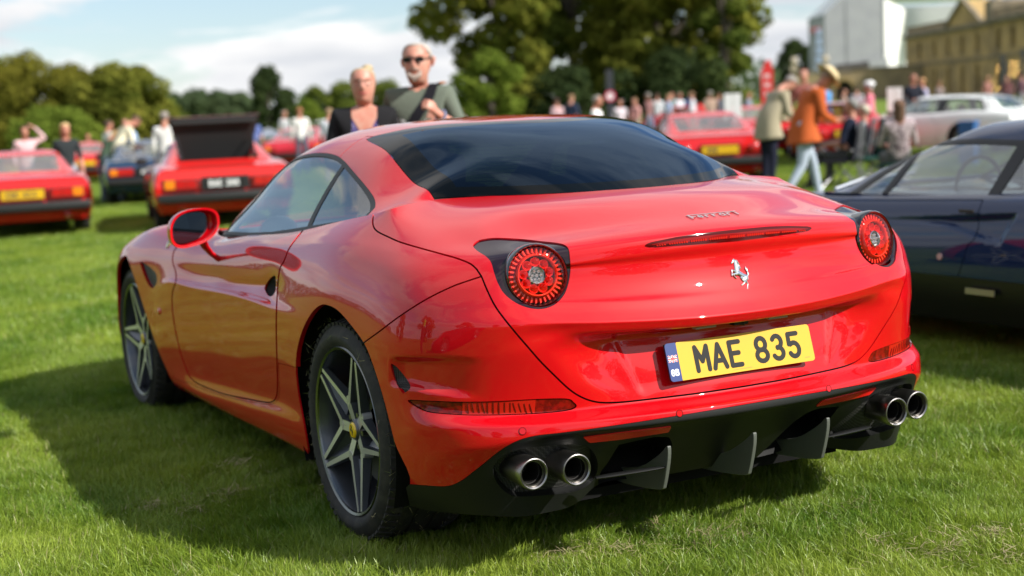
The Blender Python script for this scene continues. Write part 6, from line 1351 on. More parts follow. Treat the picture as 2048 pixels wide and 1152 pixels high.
def P_arm_up():
    P = base_pose(); P['ell'] = (-.36, .02, 1.50); P['wrl'] = (-.20, .06, 1.70); P['hal'] = (-.13, .06, 1.74); P['wrr'] = (.20, .15, 1.02); P['har'] = (.17, .20, .98); return P
def P_point():
    P = base_pose(); P['ell'] = (-.275, .05, 1.19); P['wrl'] = (-.165, .27, 1.315); P['hal'] = (-.125, .315, 1.365); P['headscale'] = 1.17; P['pnl'] = (1, 0, .2); P['curll'] = 1.1; P['elr'] = (.25, -.02, 1.14); return P
def P_fold():
    P = base_pose(); P['wrl'] = (-.05, .20, 1.14); P['hal'] = (.02, .21, 1.15); P['wrr'] = (.05, .18, 1.06); P['har'] = (-.02, .19, 1.07); P['ell'] = (-.25, .02, 1.13); P['elr'] = (.25, .02, 1.13); return P
def P_sit():
    P = base_pose()
    for k in list(P):
        x, y, z = P[k]
        if k[:3] in ('hip', 'knl', 'knr', 'anl', 'anr', 'tol', 'tor'): continue
        P[k] = (x, y-(z-.96)*.18, z-.48)
    for s, k in (('l', -1), ('r', 1)):
        P['hip'+s] = (k*.09, .02, .45); P['kn'+s] = (k*.13, .45, .50); P['an'+s] = (k*.13, .47, .09); P['to'+s] = (k*.14, .62, .035); P['el'+s] = (k*.25, .02, .66); P['wr'+s] = (k*.10, .22, .64); P['ha'+s] = (k*.05, .28, .63)
    return P
PM = {}
def pm(key):
    if key in PM: return PM[key]
    d = dict(stand=(base_pose, {}), walk=(P_walk, {}), stoop=(lambda: P_stoop(.42), dict(coat=.035, fat=1.12, detail=2, fingers=True)), stoopw=(lambda: P_stoop(.34, True), dict(coat=.05, fat=1.15, detail=2, fingers=True)), armup=(P_arm_up, {}),
             point=(P_point, dict(fat=1.28, fingers=True, detail=3)), near=(lambda: dict(P_fold(), headscale=1.08), dict(fat=1.15, fingers=True, detail=3)), sit=(P_sit, dict(fat=1.1)), fold=(P_fold, dict(fat=1.05)), lean=(lambda: P_stoop(.5), {}))[key]
    PM[key] = person_mesh('person_'+key, d[0](), **d[1]); return PM[key]
def cloth(rgb, n=None): 
    k = ('cloth', tuple(round(c, 3) for c in rgb), n)
    if k not in _MC: _MC[k] = mat('cloth', rgb, rough=.85, spec=.2, bump=(55, .35, .006), noise=n)
    return _MC[k]
def skin(t=0):
    c = [(.44, .22, .15), (.50, .27, .20), (.36, .18, .12)][t % 3]
    k = ('skin', t % 3)
    if k not in _MC: _MC[k] = mat('skin', c, rough=.5, spec=.4, noise=(22, (c[0]*.98, c[1]*.66, c[2]*.62), .38, .68))
    return _MC[k]
_HB = {}
def head_bvh(me):
    from mathutils.bvhtree import BVHTree
    if me.name not in _HB: _HB[me.name] = BVHTree.FromPolygons([v.co for v in me.vertices], [p_.vertices[:] for p_ in me.polygons])
    return _HB[me.name]
def person(label, u, D, key, H, face, top, legs, hair=(.10, .06, .04), sleeves=False, shorts=False, skin_t=0, shoe=(.03, .03, .03), hairlen=0, hat=None, group=None, xy=None, name='person'):
    """face: heading in degrees the person looks at (world azimuth, 0 = +y, positive towards +x)"""
    if xy is None:
        p = at_depth(u, 300, D); x, y = p[0], p[1]
    else: x, y = xy
    base = pm(key); root = thing(name, label, 'person', (x, y, gz(x, y)), -math.radians(face), group); s = H/1.765; root.scale = (s, s, s)
    o = link('body', base, root); sk = skin(skin_t); T = cloth(top); L_ = cloth(legs)
    slots = [sk, T, T if sleeves else sk, L_, cloth(shoe), sk if shorts else L_, sk]
    for i, m in enumerate(slots): o.material_slots[i].link = 'OBJECT'; o.material_slots[i].material = m
    hc = Vector(base['hc']); fw = Vector(base['fw']); up = Vector(base['up']); sd = fw.cross(up)
    hs_ = base.get('hs', 1.0)
    def hp(a, b, c): return hc+(sd*a+fw*b+up*c)*hs_
    hbv = head_bvh(base)
    m = MB(); n1, n2 = 14, 28; hm = cloth(hair); Vv = []; keep = []; hl = hairlen; rh = random.Random(hash(label) % 9999)
    for i in range(n1+1):
        th = -math.pi*.5+math.pi*(i/n1)
        for j in range(n2):
            ph = 2*math.pi*j/n2; ru = 1+.02*math.sin(ph*9+i)+rh.uniform(-.012, .012); a, b, c = math.cos(th)*math.cos(ph)*.093*ru, math.cos(th)*math.sin(ph)*.112*ru-.012, math.sin(th)*.104*ru+.022
            t = (b+.11)/.2; line = (-.075 if not hl else -.12)+(.155 if not hl else .185)*max(0, min(1, t))**1.3+(0 if abs(a) < .05 else -.008)
            keep.append(c > line)
            if hl and b < .035 and c < .0: s_ = min(1, -c/.09); c -= s_*hl; a *= 1-.05*s_; b = b*.75-.02
            dv = (sd*a+fw*b+up*c)
            if not (hl and b < .035 and c < -.02):
                dn = dv.normalized(); dv = dv*hs_; hit = hbv.ray_cast(hc+dn*.35, -dn)
                if hit[0] is not None and (hit[0]-hc).length < .16: dv = dn*((hit[0]-hc).length+.007*ru+(.004 if hl else 0))
            Vv.append(hc+dv)
    F = [(i*n2+j, i*n2+(j+1) % n2, (i+1)*n2+(j+1) % n2, (i+1)*n2+j) for i in range(n1) for j in range(n2)]; F = [f for f in F if all(keep[q] for q in f)]
    m.add(Vv, F); ho = m.obj('hair', hm, root, True); sm_mod = ho.modifiers.new('s', 'SOLIDIFY'); sm_mod.thickness = .012; sm_mod.offset = -1
    if hat:
        m = MB(); Vv = []
        prof = [(.0, .118), (.045, .120), (.078, .108), (.094, .075), (.099, .045), (.100, .040), (.135, .030), (.160, .034), (.158, .028), (.098, .032)] if hat[1] else [(0, .115), (.05, .112), (.085, .09), (.098, .05), (.100, .03), (.097, .028)]
        k = len(prof); n = 28
        for j in range(n):
            ph = 2*math.pi*j/n
            for r, h in [(r_*1.16, h_*1.12+.004) for r_, h_ in prof]: Vv.append(hp(r*math.cos(ph)*.95, r*math.sin(ph)*1.12-.01+(.05 if (not hat[1] and h < .035 and math.sin(ph) > .3) else 0), h+.012))
        m.add(Vv, [(j*k+i, j*k+i+1, ((j+1) % n)*k+i+1, ((j+1) % n)*k+i) for j in range(n) for i in range(k-1)]); m.obj('hat', cloth(hat[0]), root, True)
        if hat[1]:
            m = MB(); Vv = [hp(.119*math.cos(2*math.pi*j/n)*.95, .119*math.sin(2*math.pi*j/n)*1.12-.01, .018+h) for j in range(n) for h in (.040, .062)]
            m.add(Vv, [(2*j, 2*j+1, (2*j+3) % (2*n), (2*j+2) % (2*n)) for j in range(n)]); m.obj('hat_band', cloth((.30, .20, .10)), root, True)
    return root, hp, o

# ================================================================ OTHER CARS
def loft(st, NS, NT):
    D = np.array(st, float); M = np.array([-1, 1, 1]); tq = np.linspace(0, 1, NT); out = []
    for s in D:
        E = np.concatenate([s[3:0:-1]*M, s]); ch = np.concatenate([[0], np.cumsum(np.linalg.norm(np.diff(E, axis=0), axis=1))]); a, b = ch[3], ch[-1]; o = natspline(ch, E, a+(b-a)*tq); o[0, 0] = 0; out.append(o)
    D2 = np.array(out); seg = np.mean([np.linalg.norm(np.diff(D2[:, j], axis=0), axis=1) for j in (NT//2, NT-2)], axis=0); s = np.concatenate([[0], np.cumsum(seg)]); 
    tt = []
    for i in range(D2.shape[1]): tt.append(pchip(s, D2[:, i], np.linspace(0, s[-1], NS)))
    return np.stack(tt, 1)
def orient(t, ref, axis, sign):
    i = np.argmin(((t.P-np.array(ref))**2).sum(1)); return t if t.N[i][axis]*sign > 0 else TM(t.P, -t.N, t.T[:, ::-1])
def paint(name, c, **k): 
    if name not in _MC: _MC[name] = mat(name, c, rough=.4, coat=1, spec=.1, coat_rough=.02, **k)
    return _MC[name]
def simple_wheel(par, x, y, R, side, rimc):
    w = thing_local('wheel'); w.parent = par; w.location = (x, y, R); 
    m = MB(); m.lathe([(R*.62, -.10), (R*.68, -.108), (R*.93, -.10), (R, -.07), (R, .07), (R*.93, .10), (R*.62, .10)], 40, 'x'); m.obj('tyre', mat_once('tyre_plain', (.022, .022, .022), rough=.75), w, True)
    m = MB(); s = -1 if side < 0 else 1; m.lathe([(0, s*.055), (R*.16, s*.06), (R*.2, s*.045), (R*.56, s*.03), (R*.60, s*.085), (R*.64, s*.092), (R*.64, 0), (0, 0)], 40, 'x'); m.obj('rim', rimc, w, True)
    for k in range(5):
        a = 2*math.pi*k/5; m = MB(); m.box((s*.055, R*.38*math.cos(a), R*.38*math.sin(a)), (.03, R*.42, R*.20), rot=Matrix.Rotation(a, 3, 'X')); m.obj('spoke', rimc, w)
def classic_car(label, x, y, head, col, name='classic_car', plate=None, lid=False, lights='square', px=None, group=None, roofspoiler=False, res=1.0, L=4.25, hs=1.0, wide=1.0, estate=False):
    root = thing(name, label, 'car', (x, y, gz(x, y)), -math.radians(head), group); zb = .80*hs
    S = lambda y_, p: [(w*wide, y_+dy, z*hs) for w, z, dy in [(a[0], a[1], (a[2] if len(a) > 2 else 0)) for a in p]]
    st = [S(.00, [(0, .80, .04), (.3, .80, .04), (.60, .795, .04), (.775, .77, .03), (.815, .66, 0), (.825, .52, -.03), (.80, .36, .02), (.74, .24, .10)]),
          S(.30, [(0, .835), (.3, .835), (.60, .83), (.79, .80), (.852, .66), (.862, .50), (.84, .34), (.79, .22)]),
          S(.95, [(0, .84), (.3, .84), (.60, .845), (.795, .825), (.862, .68), (.872, .50), (.85, .34), (.80, .20)]),
          S(1.60, [(0, .82), (.3, .82), (.60, .83), (.785, .80), (.850, .66), (.862, .46), (.84, .30), (.80, .18)]),
          S(2.30, [(0, .80), (.3, .80), (.60, .81), (.770, .78), (.838, .64), (.855, .44), (.83, .29), (.79, .17)]),
          S(2.90, [(0, .80), (.3, .80), (.60, .80), (.765, .765), (.838, .62), (.855, .44), (.83, .29), (.79, .17)]),
          S(3.35, [(0, .73), (.3, .735), (.60, .765), (.765, .765), (.845, .62), (.858, .44), (.83, .30), (.79, .18)]),
          S(3.80, [(0, .645), (.3, .65), (.58, .685), (.74, .685), (.82, .56), (.83, .42), (.80, .29), (.76, .18)]),
          S(4.12, [(0, .55), (.3, .55), (.55, .57), (.69, .56), (.75, .50), (.755, .40), (.73, .28), (.70, .18)]),
          S(4.25, [(0, .44), (.3, .44), (.50, .43), (.60, .42), (.64, .40), (.64, .34), (.62, .28), (.60, .20)])]
    n = int(150*res); B = grid_tm(loft(st, n, int(70*res)), True); B = orient(B, (-.86, 2.0, .5), 0, -1)
    if estate: rs = [(.32, .83), (.55, 1.06), (.95, 1.13)]
    else: rs = [(.55, .845), (.95, .965), (1.42, 1.10)]
    zr = [(rs[0][0], rs[0][1], rs[0][1], .8), (rs[1][0], rs[1][1], rs[1][1]-.02, .8), (rs[2][0], rs[2][1], rs[2][1]-.03, .8), (1.75, 1.15, 1.115, .8), (2.05, 1.145, 1.105, .79), (2.30, 1.06, 1.03, .785), (2.60, .93, .92, .78), (2.95, .795, .795, .78)]
    wo = .0
    if px: zr = [(.45, .845, .845, .8), (.90, 1.0, .98, .8), (1.35, 1.12, 1.09, .8), (1.76, 1.175, 1.145, .8), (2.16, 1.160, 1.115, .79), (2.46, 1.075, 1.045, .785), (2.78, .945, .93, .78), (3.16, .795, .795, .78)]; wo = .20
    rst = []
    for i, (yy, zc, ze, zbl) in enumerate(zr):
        f = max(0, min(1, (zc-.82)/.30)); wr = .66-.13*f; rst.append([(0, yy, zc*hs), (.22*wide, yy-.0, (zc-.004)*hs), (.42*wide, yy-.01, (zc*.75+ze*.25)*hs), (wr*wide, yy-.02, (ze-.01)*hs), ((wr+.74)/2*wide+.01, yy-.03, ((ze+zbl)/2)*hs), (.745*wide, yy-.04, zbl*hs+.012)])
    Rf = grid_tm(loft(rst, int(120*res), int(60*res)), True); Rf = orient(Rf, (0, 1.8, 1.15*hs), 2, 1)
    red = col; blk = mat_once('trim_black', (.012, .012, .013), rough=.5); gap = HERO['gap']; gl = glass_mat_once('old_glass', (.72, .78, .77), mn=.10) if not px else glass_mat_once('navy_car_glass', (.66, .72, .72), mn=.17); chrome = mat_once('chrome', (.86, .86, .86), rough=.07, metal=1.0)
    R_ = .315; axr, axf = .95, 3.30
    for ay in (axr, axf):
        f = lambda P: np.where(P[:, 0] < -.55*wide, (R_+.055)-np.sqrt((P[:, 1]-ay)**2+(P[:, 2]-R_)**2), -1); B = B.clip(-f(B.P))
    low = lambda P: .335*hs-P[:, 2]+.0*P[:, 1]
    body = B
    C = np.array([x, y, gz(x, y)]); a = -math.radians(head); ca, sa = math.cos(a), math.sin(a); RM = np.array([[ca, -sa, 0], [sa, ca, 0], [0, 0, 1]])
    def wpf(P, poly, closed=True): q, z = project(P@RM.T+C); return poly_sd(q, poly, closed)*z/FPX
    cen = lambda P: np.abs(P[:, 0]) < 1e-6
    if px:
        lf = lambda P: (.405-.0*P[:, 1])-P[:, 2]
        lo = B.clip(lf(B.P)); B = B.clip(-lf(B.P), .002); B0x = lo
    def put(name, t, m, par=None, fl=.01): t = t.flange(fl, skip=cen) if fl else t; return t.join(t.mirror()).obj(name, m, par or root)
    def putlr(name, t, m, fl=.008):
        t = t.flange(fl, skip=cen) if fl else t; return t.obj(name, m, root), t.mirror().obj(name, m, root)
    if px:
        sc = np.array([(1735, 438), (2036, 426), (1999, 491), (1962, 482), (1880, 452)]); q, z = project(B.P@RM.T+C); dsc = sm(-.006, .034, poly_sd(q, sc)*z/FPX); B.P = B.P+np.where(B.P[:, 0] < -.6, dsc*.034, 0)[:, None]*np.array([1, 0, 0])
        e = np.where(B.P[:, 0] < -.6, dsc, 0); B = TM(B.P, B.N, B.T)
        # fresh normals after the dent
        tn = np.cross(B.P[B.T[:, 1]]-B.P[B.T[:, 0]], B.P[B.T[:, 2]]-B.P[B.T[:, 0]]); acc = np.zeros_like(B.P); 
        for k in range(3): np.add.at(acc, B.T[:, k], tn)
        acc /= np.linalg.norm(acc, axis=1, keepdims=True)+1e-12; sg = np.sign((acc*B.N).sum(1))[:, None]; acc *= sg; inner = ~cen(B.P); B.N = np.where((e > 0.001)[:, None] & inner[:, None], acc, B.N)
        door = lambda P: np.where((P[:, 0] < -.6) & (P[:, 2] < .9), wpf(P, px['door']), -1)
        dr = B.clip(door(B.P), .0022); body = B.clip(-door(B.P), .0022); putlr('door', dr, red)
        s2 = B.offset(-.012).clip(.9-B.P[:, 2]); put('inner_shell', s2.clip(-s2.P[:, 0]-.5), gap, fl=0)
    else:
        dp = [(1.62, .22), (1.50, .40), (1.52, .60), (1.66, .80), (2.62, .85), (2.72, .60), (2.68, .22)]
        f = lambda P: np.where(P[:, 0] < -.6, yzf(P, dp), -1); dr = B.clip(f(B.P), .004); body = B.clip(-f(B.P), .004); putlr('door', dr, red)
        s2 = B.offset(-.012).clip(.9-B.P[:, 2]); put('inner_shell', s2.clip(-s2.P[:, 0]-.5), gap, fl=0)
    if px: t_ = B0x.flange(.01, skip=cen); t_.obj('lower_panel', mat_once('lower_panel_black', (.006, .006, .007), rough=.35), root); t_.mirror().obj('lower_panel', mat_once('lower_panel_black', (0, 0, 0)), root)  # near-black panel from the crease down
    put('body', body, red)
    # tail panel
    bt = B.P[np.abs(B.P[:, 1]-B.P[:, 1].min()) < 1] ; first = np.array(st[0]); tailpts = pchip(np.arange(len(first)), first, np.linspace(0, len(first)-1, 40)); m = MB()
    ring = [(-p[0], p[1]+.012, p[2]) for p in tailpts]+[(p[0], p[1]+.012, p[2]) for p in tailpts[::-1]]; m.add(ring, [tuple(range(len(ring)))]); m.obj('tail_panel', red, root)
    first = np.array(st[-1]); q = pchip(np.arange(len(first)), first, np.linspace(0, len(first)-1, 30)); ring = [(-p[0], p[1]-.01, p[2]) for p in q]+[(p[0], p[1]-.01, p[2]) for p in q[::-1]]; m = MB(); m.add(ring, [tuple(range(len(ring)))]); m.obj('nose_panel', red, root)
    m = MB(); m.box((0, L/2, .23), (1.30*wide, L-.5, .06)); m.box((0, 2.05, .26), (1.55*wide, 1.45, .12)); m.obj('underbody', gap, root)
    for c_, d_ in (((0, 1.35, .50), (1.3, .08, .55)), ((0, 2.85, .5), (1.3, .08, .5))): m = MB(); m.box(c_, d_); m.obj('bulkhead', gap, root)
    # glasshouse
    if px:
        wf = lambda P: np.where(P[:, 0] < -.45*wide, np.maximum.reduce([wpf(P, p) for p in px['windows']]), -1)
        frf = lambda P: np.where(P[:, 0] < -.45*wide, wpf(P, px['frame']), -1)
    else:
        if estate: pol = [[(1.62, .845*hs), (1.60, 1.06*hs), (2.06, 1.06*hs), (2.66, .845*hs)], [(.62, .86*hs), (.78, 1.03*hs), (1.22, 1.06*hs), (1.40, 1.04*hs), (1.46, .86*hs)]]; fp = [(.55, .82*hs), (.72, 1.06*hs), (1.25, 1.10*hs), (2.10, 1.09*hs), (2.78, .82*hs)]
        else: pol = [[(1.62, .845*hs), (1.50, 1.055*hs), (2.03, 1.065*hs), (2.66, .845*hs)], [(1.10, .86*hs), (1.42, 1.01*hs), (1.44, 1.035*hs), (1.52, .86*hs)]]; fp = [(1.05, .83*hs), (1.38, 1.05*hs), (1.55, 1.085*hs), (2.08, 1.09*hs), (2.78, .82*hs)]
        wf = lambda P: np.where(P[:, 0] < -.45*wide, np.maximum.reduce([yzf(P, p) for p in pol]), -1); frf = lambda P: np.where(P[:, 0] < -.45*wide, yzf(P, fp), -1)
    side = Rf.clip(frf(Rf.P)); rest = Rf.clip(-frf(Rf.P)); win = side.clip(wf(side.P)); fr_ = side.clip(-wf(side.P))
    y1 = rs[2][0]-.06; y0 = rs[0][0]+.10; zlo = rs[0][1]*hs+.03
    rw = lambda P: np.minimum.reduce([y1-P[:, 1], P[:, 2]-zlo-.0, .50*wide+P[:, 0]])
    ws = lambda P: np.minimum.reduce([P[:, 1]-2.12-wo, .53*wide+P[:, 0]+(P[:, 1]-2.1-wo)*.10, 2.90+wo-P[:, 1]])
    g2 = rest.clip(rw(rest.P)); rest = rest.clip(-rw(rest.P)); g3 = rest.clip(ws(rest.P)); rest = rest.clip(-ws(rest.P))
    putlr('side_window', win.offset(-.004), gl, 0); putlr('window_frame', fr_, blk); put('roof', rest, red); put('windscreen', g3.offset(-.003), gl, fl=0)
    if not lid: put('rear_window', g2.offset(-.004), gl, fl=0)
    if roofspoiler: m = MB(); m.prism([(1.05, 1.13), (1.40, 1.155), (1.62, 1.165), (1.60, 1.135), (1.30, 1.12)], -.60, .60, 'x'); m.obj('roof_spoiler', red, root, bevel=.01)
    seatm = mat_once('seat_leather_tan' if px is None else 'seat_leather_cream', (.16, .10, .06) if px is None else (.30, .25, .18), rough=.6)
    for s in (-.33, .33): m = MB(); m.box((s, 1.68, .60), (.46, .14, .60), rot=Matrix.Rotation(math.radians(18), 3, 'X')); m.obj('seat', seatm, root, True, bevel=.04); m = MB(); m.box((s, 1.60, .92), (.24, .09, .14)); m.obj('headrest', seatm, root, True, bevel=.03)
    m = MB(); m.box((0, 2.62, .72), (1.2, .35, .16)); m.obj('dashboard', blk, root, bevel=.03); m = MB(); m.tube([(-.33+.17*math.cos(t), 2.35, .80+.17*math.sin(t)) for t in np.linspace(0, 6.283, 21)], .012, 6, cap=False); m.obj('steering_wheel', blk, root, True)
    # tail furniture
    orange = mat_once('lens_amber', (.75, .20, .01), rough=.2, coat=1); rl = mat_once('lens_red', (.42, .01, .01), rough=.2, coat=1)
    m = MB(); m.box((0, -.035, .44), (1.64*wide, .10, .10)); m.box((0, -.02, .385), (1.5*wide, .08, .03)); m.obj('rear_bumper', blk, root, True, bevel=.02)
    if lights == 'square':
        for s in (-1, 1):
            b = MB(); b.box((s*.555, -.010, .60), (.44, .03, .150)); h = b.obj('tail_light', mat_once('light_surround', (.14, .01, .01), rough=.4), root, bevel=.008)
            for dx, mm in ((-.13, rl), (0, rl), (.135, orange)): b = MB(); b.box((s*(.555+dx), -.027, .605), (.125, .012, .11)); b.obj('lens', mm, h, bevel=.006)
    else:
        for s in (-1, 1):
            for dx, mm in ((.50, rl), (.68, orange)): b = MB(); b.lathe([(0, -.02), (.05, -.018), (.07, -.005), (.075, .01)], 24, 'y', c=(s*dx, -.02, .61)); b.obj('tail_light', mm, root, True)
    if plate:
        c, t, style = plate; pl = thing_local('number_plate'); pl.parent = root; pl.location = (0, -.035, .60); pl.rotation_euler = (math.radians(90), 0, 0)
        m = MB(); m.box((0, 0, 0), (.53, .12, .012)); m.obj('plate_face', mat_once('plate_'+style, c, rough=.4), pl, bevel=.003)
        q = MB(); q.box((0, 0, -.010), (.60, .17, .012)); q.obj('plate_frame', mat_once('light_surround' if style != 'black' else 'trim_black', (0, 0, 0)), pl)
        tc = mat_once('plate_char_'+('w' if style == 'black' else 'k'), (.75, .75, .75) if style == 'black' else (.04, .04, .04), rough=.5); xx = -.20
        for ch in t:
            if ch != ' ': relief('plate_character', text_sd([(ch, xx, -.035, .036, .07, .0065)]), (xx-.008, xx+.046, -.045, .045), .004, .002, tc, pl, np.array([[1, 0, 0, 0], [0, 1, 0, 0], [0, 0, 1, .006], [0, 0, 0, 1.]]))
            xx += .058 if ch != ' ' else .035
    for s in (-.55, .55): m = MB(); m.lathe([(.03, -.02), (.035, -.02), (.035, .25), (.028, .25)], 18, 'y', c=(s, .0, .27), closed=True); m.obj('exhaust', chrome, root, True)
    if lid:
        m = MB(); V = []
        for t in np.linspace(0, 1, 7):
            zz = .84+.60*t; yy = 1.30-.24*t; ww = .44+.16*t
            V += [(-ww, yy, zz), (ww, yy, zz)]
        m.add(V, [(2*i, 2*i+1, 2*i+3, 2*i+2) for i in range(6)]); V2 = [(v[0], v[1]+.035, v[2]+.004) for v in V]; o = len(m.v); m.add(V2, [(2*i+2, 2*i+3, 2*i+1, 2*i) for i in range(6)], 1); m.add(V[-2:]+V2[-2:], [(0, 1, 3, 2)], 1)
        m.add([V[2*i] for i in range(7)]+[V2[2*i] for i in range(7)], [(i, i+1, i+8, i+7) for i in range(6)], 1); m.add([V[2*i+1] for i in range(7)]+[V2[2*i+1] for i in range(7)], [(i, i+7, i+8, i+1) for i in range(6)], 1)
        m.obj('raised_engine_lid', [mat_once('lid_lining', (.010, .010, .011), rough=.7), red], root); m = MB(); m.box((0, 1.035, 1.38), (1.1, .02, .06)); m.obj('lid_stiffener', blk, root)
        m = MB(); m.box((0, .95, .825), (.95, .62, .04)); m.obj('engine_bay', gap, root)
        for s in (-1, 1): m = MB(); m.tube([(s*.46, .75, .85), (s*.50, 1.10, 1.2)], .01, 6); m.obj('lid_strut', blk, root)
    rimm = mat_once('alloy_silver', (.45, .45, .46), rough=.35, metal=.9)
    for ay in (axr, axf):
        for s in (-1, 1): simple_wheel(root, s*.735*wide, ay, R_, s, rimm)
        for s in (-1, 1):
            m = MB(); V = []
            for i in range(17):
                a_ = math.radians(-20+220*i/16)
                for xx in (s*.84*wide, s*.45): V.append((xx, ay+(R_+.06)*math.cos(a_), R_+(R_+.06)*math.sin(a_)))
            m.add(V, [(2*i, 2*i+1, 2*i+3, 2*i+2) for i in range(16)]); m.obj('arch_liner', gap, root)
    if not px: m = MB(); m.box((-.90*wide, 2.52, .86), (.15, .09, .10)); m.obj('wing_mirror', blk, root, True, bevel=.02)
    if name != 'white_car': 
        for s in (-1, 1): m = MB(); m.box((s*.5, 4.17, .50), (.26, .05, .07)); m.obj('headlight', mat_once('lamp_glass', (.6, .6, .6), rough=.1), root, bevel=.01)
    return root
def build_cars():
    rc = paint('classic_red', (.56, .008, .010)); rc2 = paint('classic_red_bright', (.60, .012, .010)); nb = paint('navy_paint', (.002, .016, .070)); nb2 = paint('dark_blue_paint', (.010, .035, .085)); wh = paint('white_paint', (.72, .74, .72)); pk = paint('red_far', (.55, .02, .04))
    yel = (.78, .50, .02)
    # the navy coupe alongside
    px = dict(windows=[smooth_poly([(1691, 404), (1710, 390), (1755, 358), (1797, 331), (1822, 313), (1800, 340), (1770, 378), (1741, 414), (1715, 411)], k=3), smooth_poly([(1754, 416), (1790, 371), (1830, 318), (1848, 297), (1860, 291), (1900, 288), (1970, 288), (2026, 291), (2033, 294), (2027, 304), (1990, 365), (1967, 402), (1960, 406), (1900, 411)], k=3), np.array([(1990, 402), (2064, 290), (2150, 290), (2150, 396)])],
              frame=np.array([(1668, 408), (1700, 385), (1760, 345), (1820, 303), (1850, 287), (1885, 280), (1960, 277), (2060, 281), (2180, 290), (2180, 410), (2000, 412), (1960, 413), (1750, 424), (1690, 415)]),
              scallop=[(1740, 440), (1786, 436), (1860, 434), (1956, 430), (2034, 426), (2018, 460), (2000, 491), (1975, 488), (1950, 478), (1900, 458), (1850, 446), (1786, 443)],
              door=np.vstack([[(1700, 400), (1966, 400)], smooth_poly([(1960, 415), (1956, 430), (1957, 455), (1948, 478), (1934, 493), (1928, 515), (1917, 550), (1908, 580), (1901, 610), (1892, 645)], False, 4), [(1885, 700), (1600, 700), (1600, 430)]]))
    b = classic_car('dark navy blue coupe parked alongside the red coupe, cut by the right edge', 3.63, .05, 0, nb, px=px, res=2.2, name='classic_car')
    m = MB(); m.box((0, 0, 0), (.008, .10, .018)); h = m.obj('door_handle', mat_once('trim_black', (0, 0, 0)), b, bevel=.004); h.location = (-.845, 1.93, .735)
    m = MB(); m.lathe([(0, -.004), (.016, -.004), (.018, .002)], 20, 'x'); h = m.obj('round_badge', mat_once('badge_enamel', (.55, .35, .35), rough=.2, coat=1), b, True); h.location = (-.861, 2.10, .50)
    m = MB(); m.box((0, 0, 0), (.006, .19, .030)); h = m.obj('maker_badge', mat_once('badge_metal', (.42, .42, .36), rough=.3, metal=.8), b); h.location = (-.872, 1.82, .345)
    m = MB(); m.tube([(-.66, 3.12, .80), (-.45, 3.12, .845), (-.1, 3.08, .86)], .012, 6); m.obj('wiper', mat_once('chrome', (0, 0, 0)), b, True)
    m = MB(); m.box((-.30, 1.95, .93), (.03, .22, .30)); m.obj('window_card', mat_once('paper_grey', (.40, .41, .42), rough=.7), b)
    classic_car('red classic parked out of frame to the left, mirrored in the near rear corner', -7.9, -3.6, 4, rc, lights='round')
    # the two red cars at the left
    q = at_depth(37, 300, 19.0); classic_car('red classic with yellow rear plate at the left edge, seen squarely from behind', q[0], q[1], 8.5, rc, plate=(yel, 'EBE A53', 'yellow'), lights='square', hs=1.0, wide=1.03)
    q = at_depth(446, 300, 18.6); classic_car('red classic with its black-lined engine lid raised, beyond the door mirror', q[0], q[1], 12, rc2, plate=((.02, .02, .02), 'BAE 388', 'black'), lid=True, wide=1.03)
    q = at_depth(303, 300, 26.5); classic_car('dark blue classic between the two red ones, with a group leaning over it', q[0], q[1], 12, nb2, plate=((.02, .02, .02), 'A55 83', 'black'), lights='square')
    q = at_depth(168, 300, 40); classic_car('small bright red car with round lamps, behind the blonde woman', q[0], q[1], 10, rc2, lights='round', plate=(yel, 'E35', 'yellow'))
    q = at_depth(585, 300, 40); classic_car('pale red coupe behind the hard top, beside the white gazebo', q[0], q[1], 30, pk, lights='round')
    # right-hand row
    q = at_depth(1440, 300, 21.5); classic_car('red classic with amber plate behind the rear screen, nearest of the right-hand row', q[0], q[1], 26, rc, plate=((.80, .42, .02), '388', 'yellow'), lights='round')
    q = at_depth(1525, 300, 31); classic_car('red classic half hidden behind the bald stooping man', q[0], q[1], 28, rc, lights='round')
    q = at_depth(1700, 300, 27); classic_car('red classic with roof spoiler behind the seated people', q[0], q[1], 34, rc, roofspoiler=True, lights='round', plate=(yel, '8A3', 'yellow'))
    q = at_depth(2030, 300, 29); classic_car('white wedge-shaped shooting brake, upper right behind the navy coupe', q[0], q[1]-.4, -18, wh, name='white_car', estate=True, lights='square', hs=1.03)
    q = at_depth(1330, 300, 48); classic_car('distant red car low among the crowd under the great trees', q[0], q[1], 60, pk, lights='round')
build_cars()

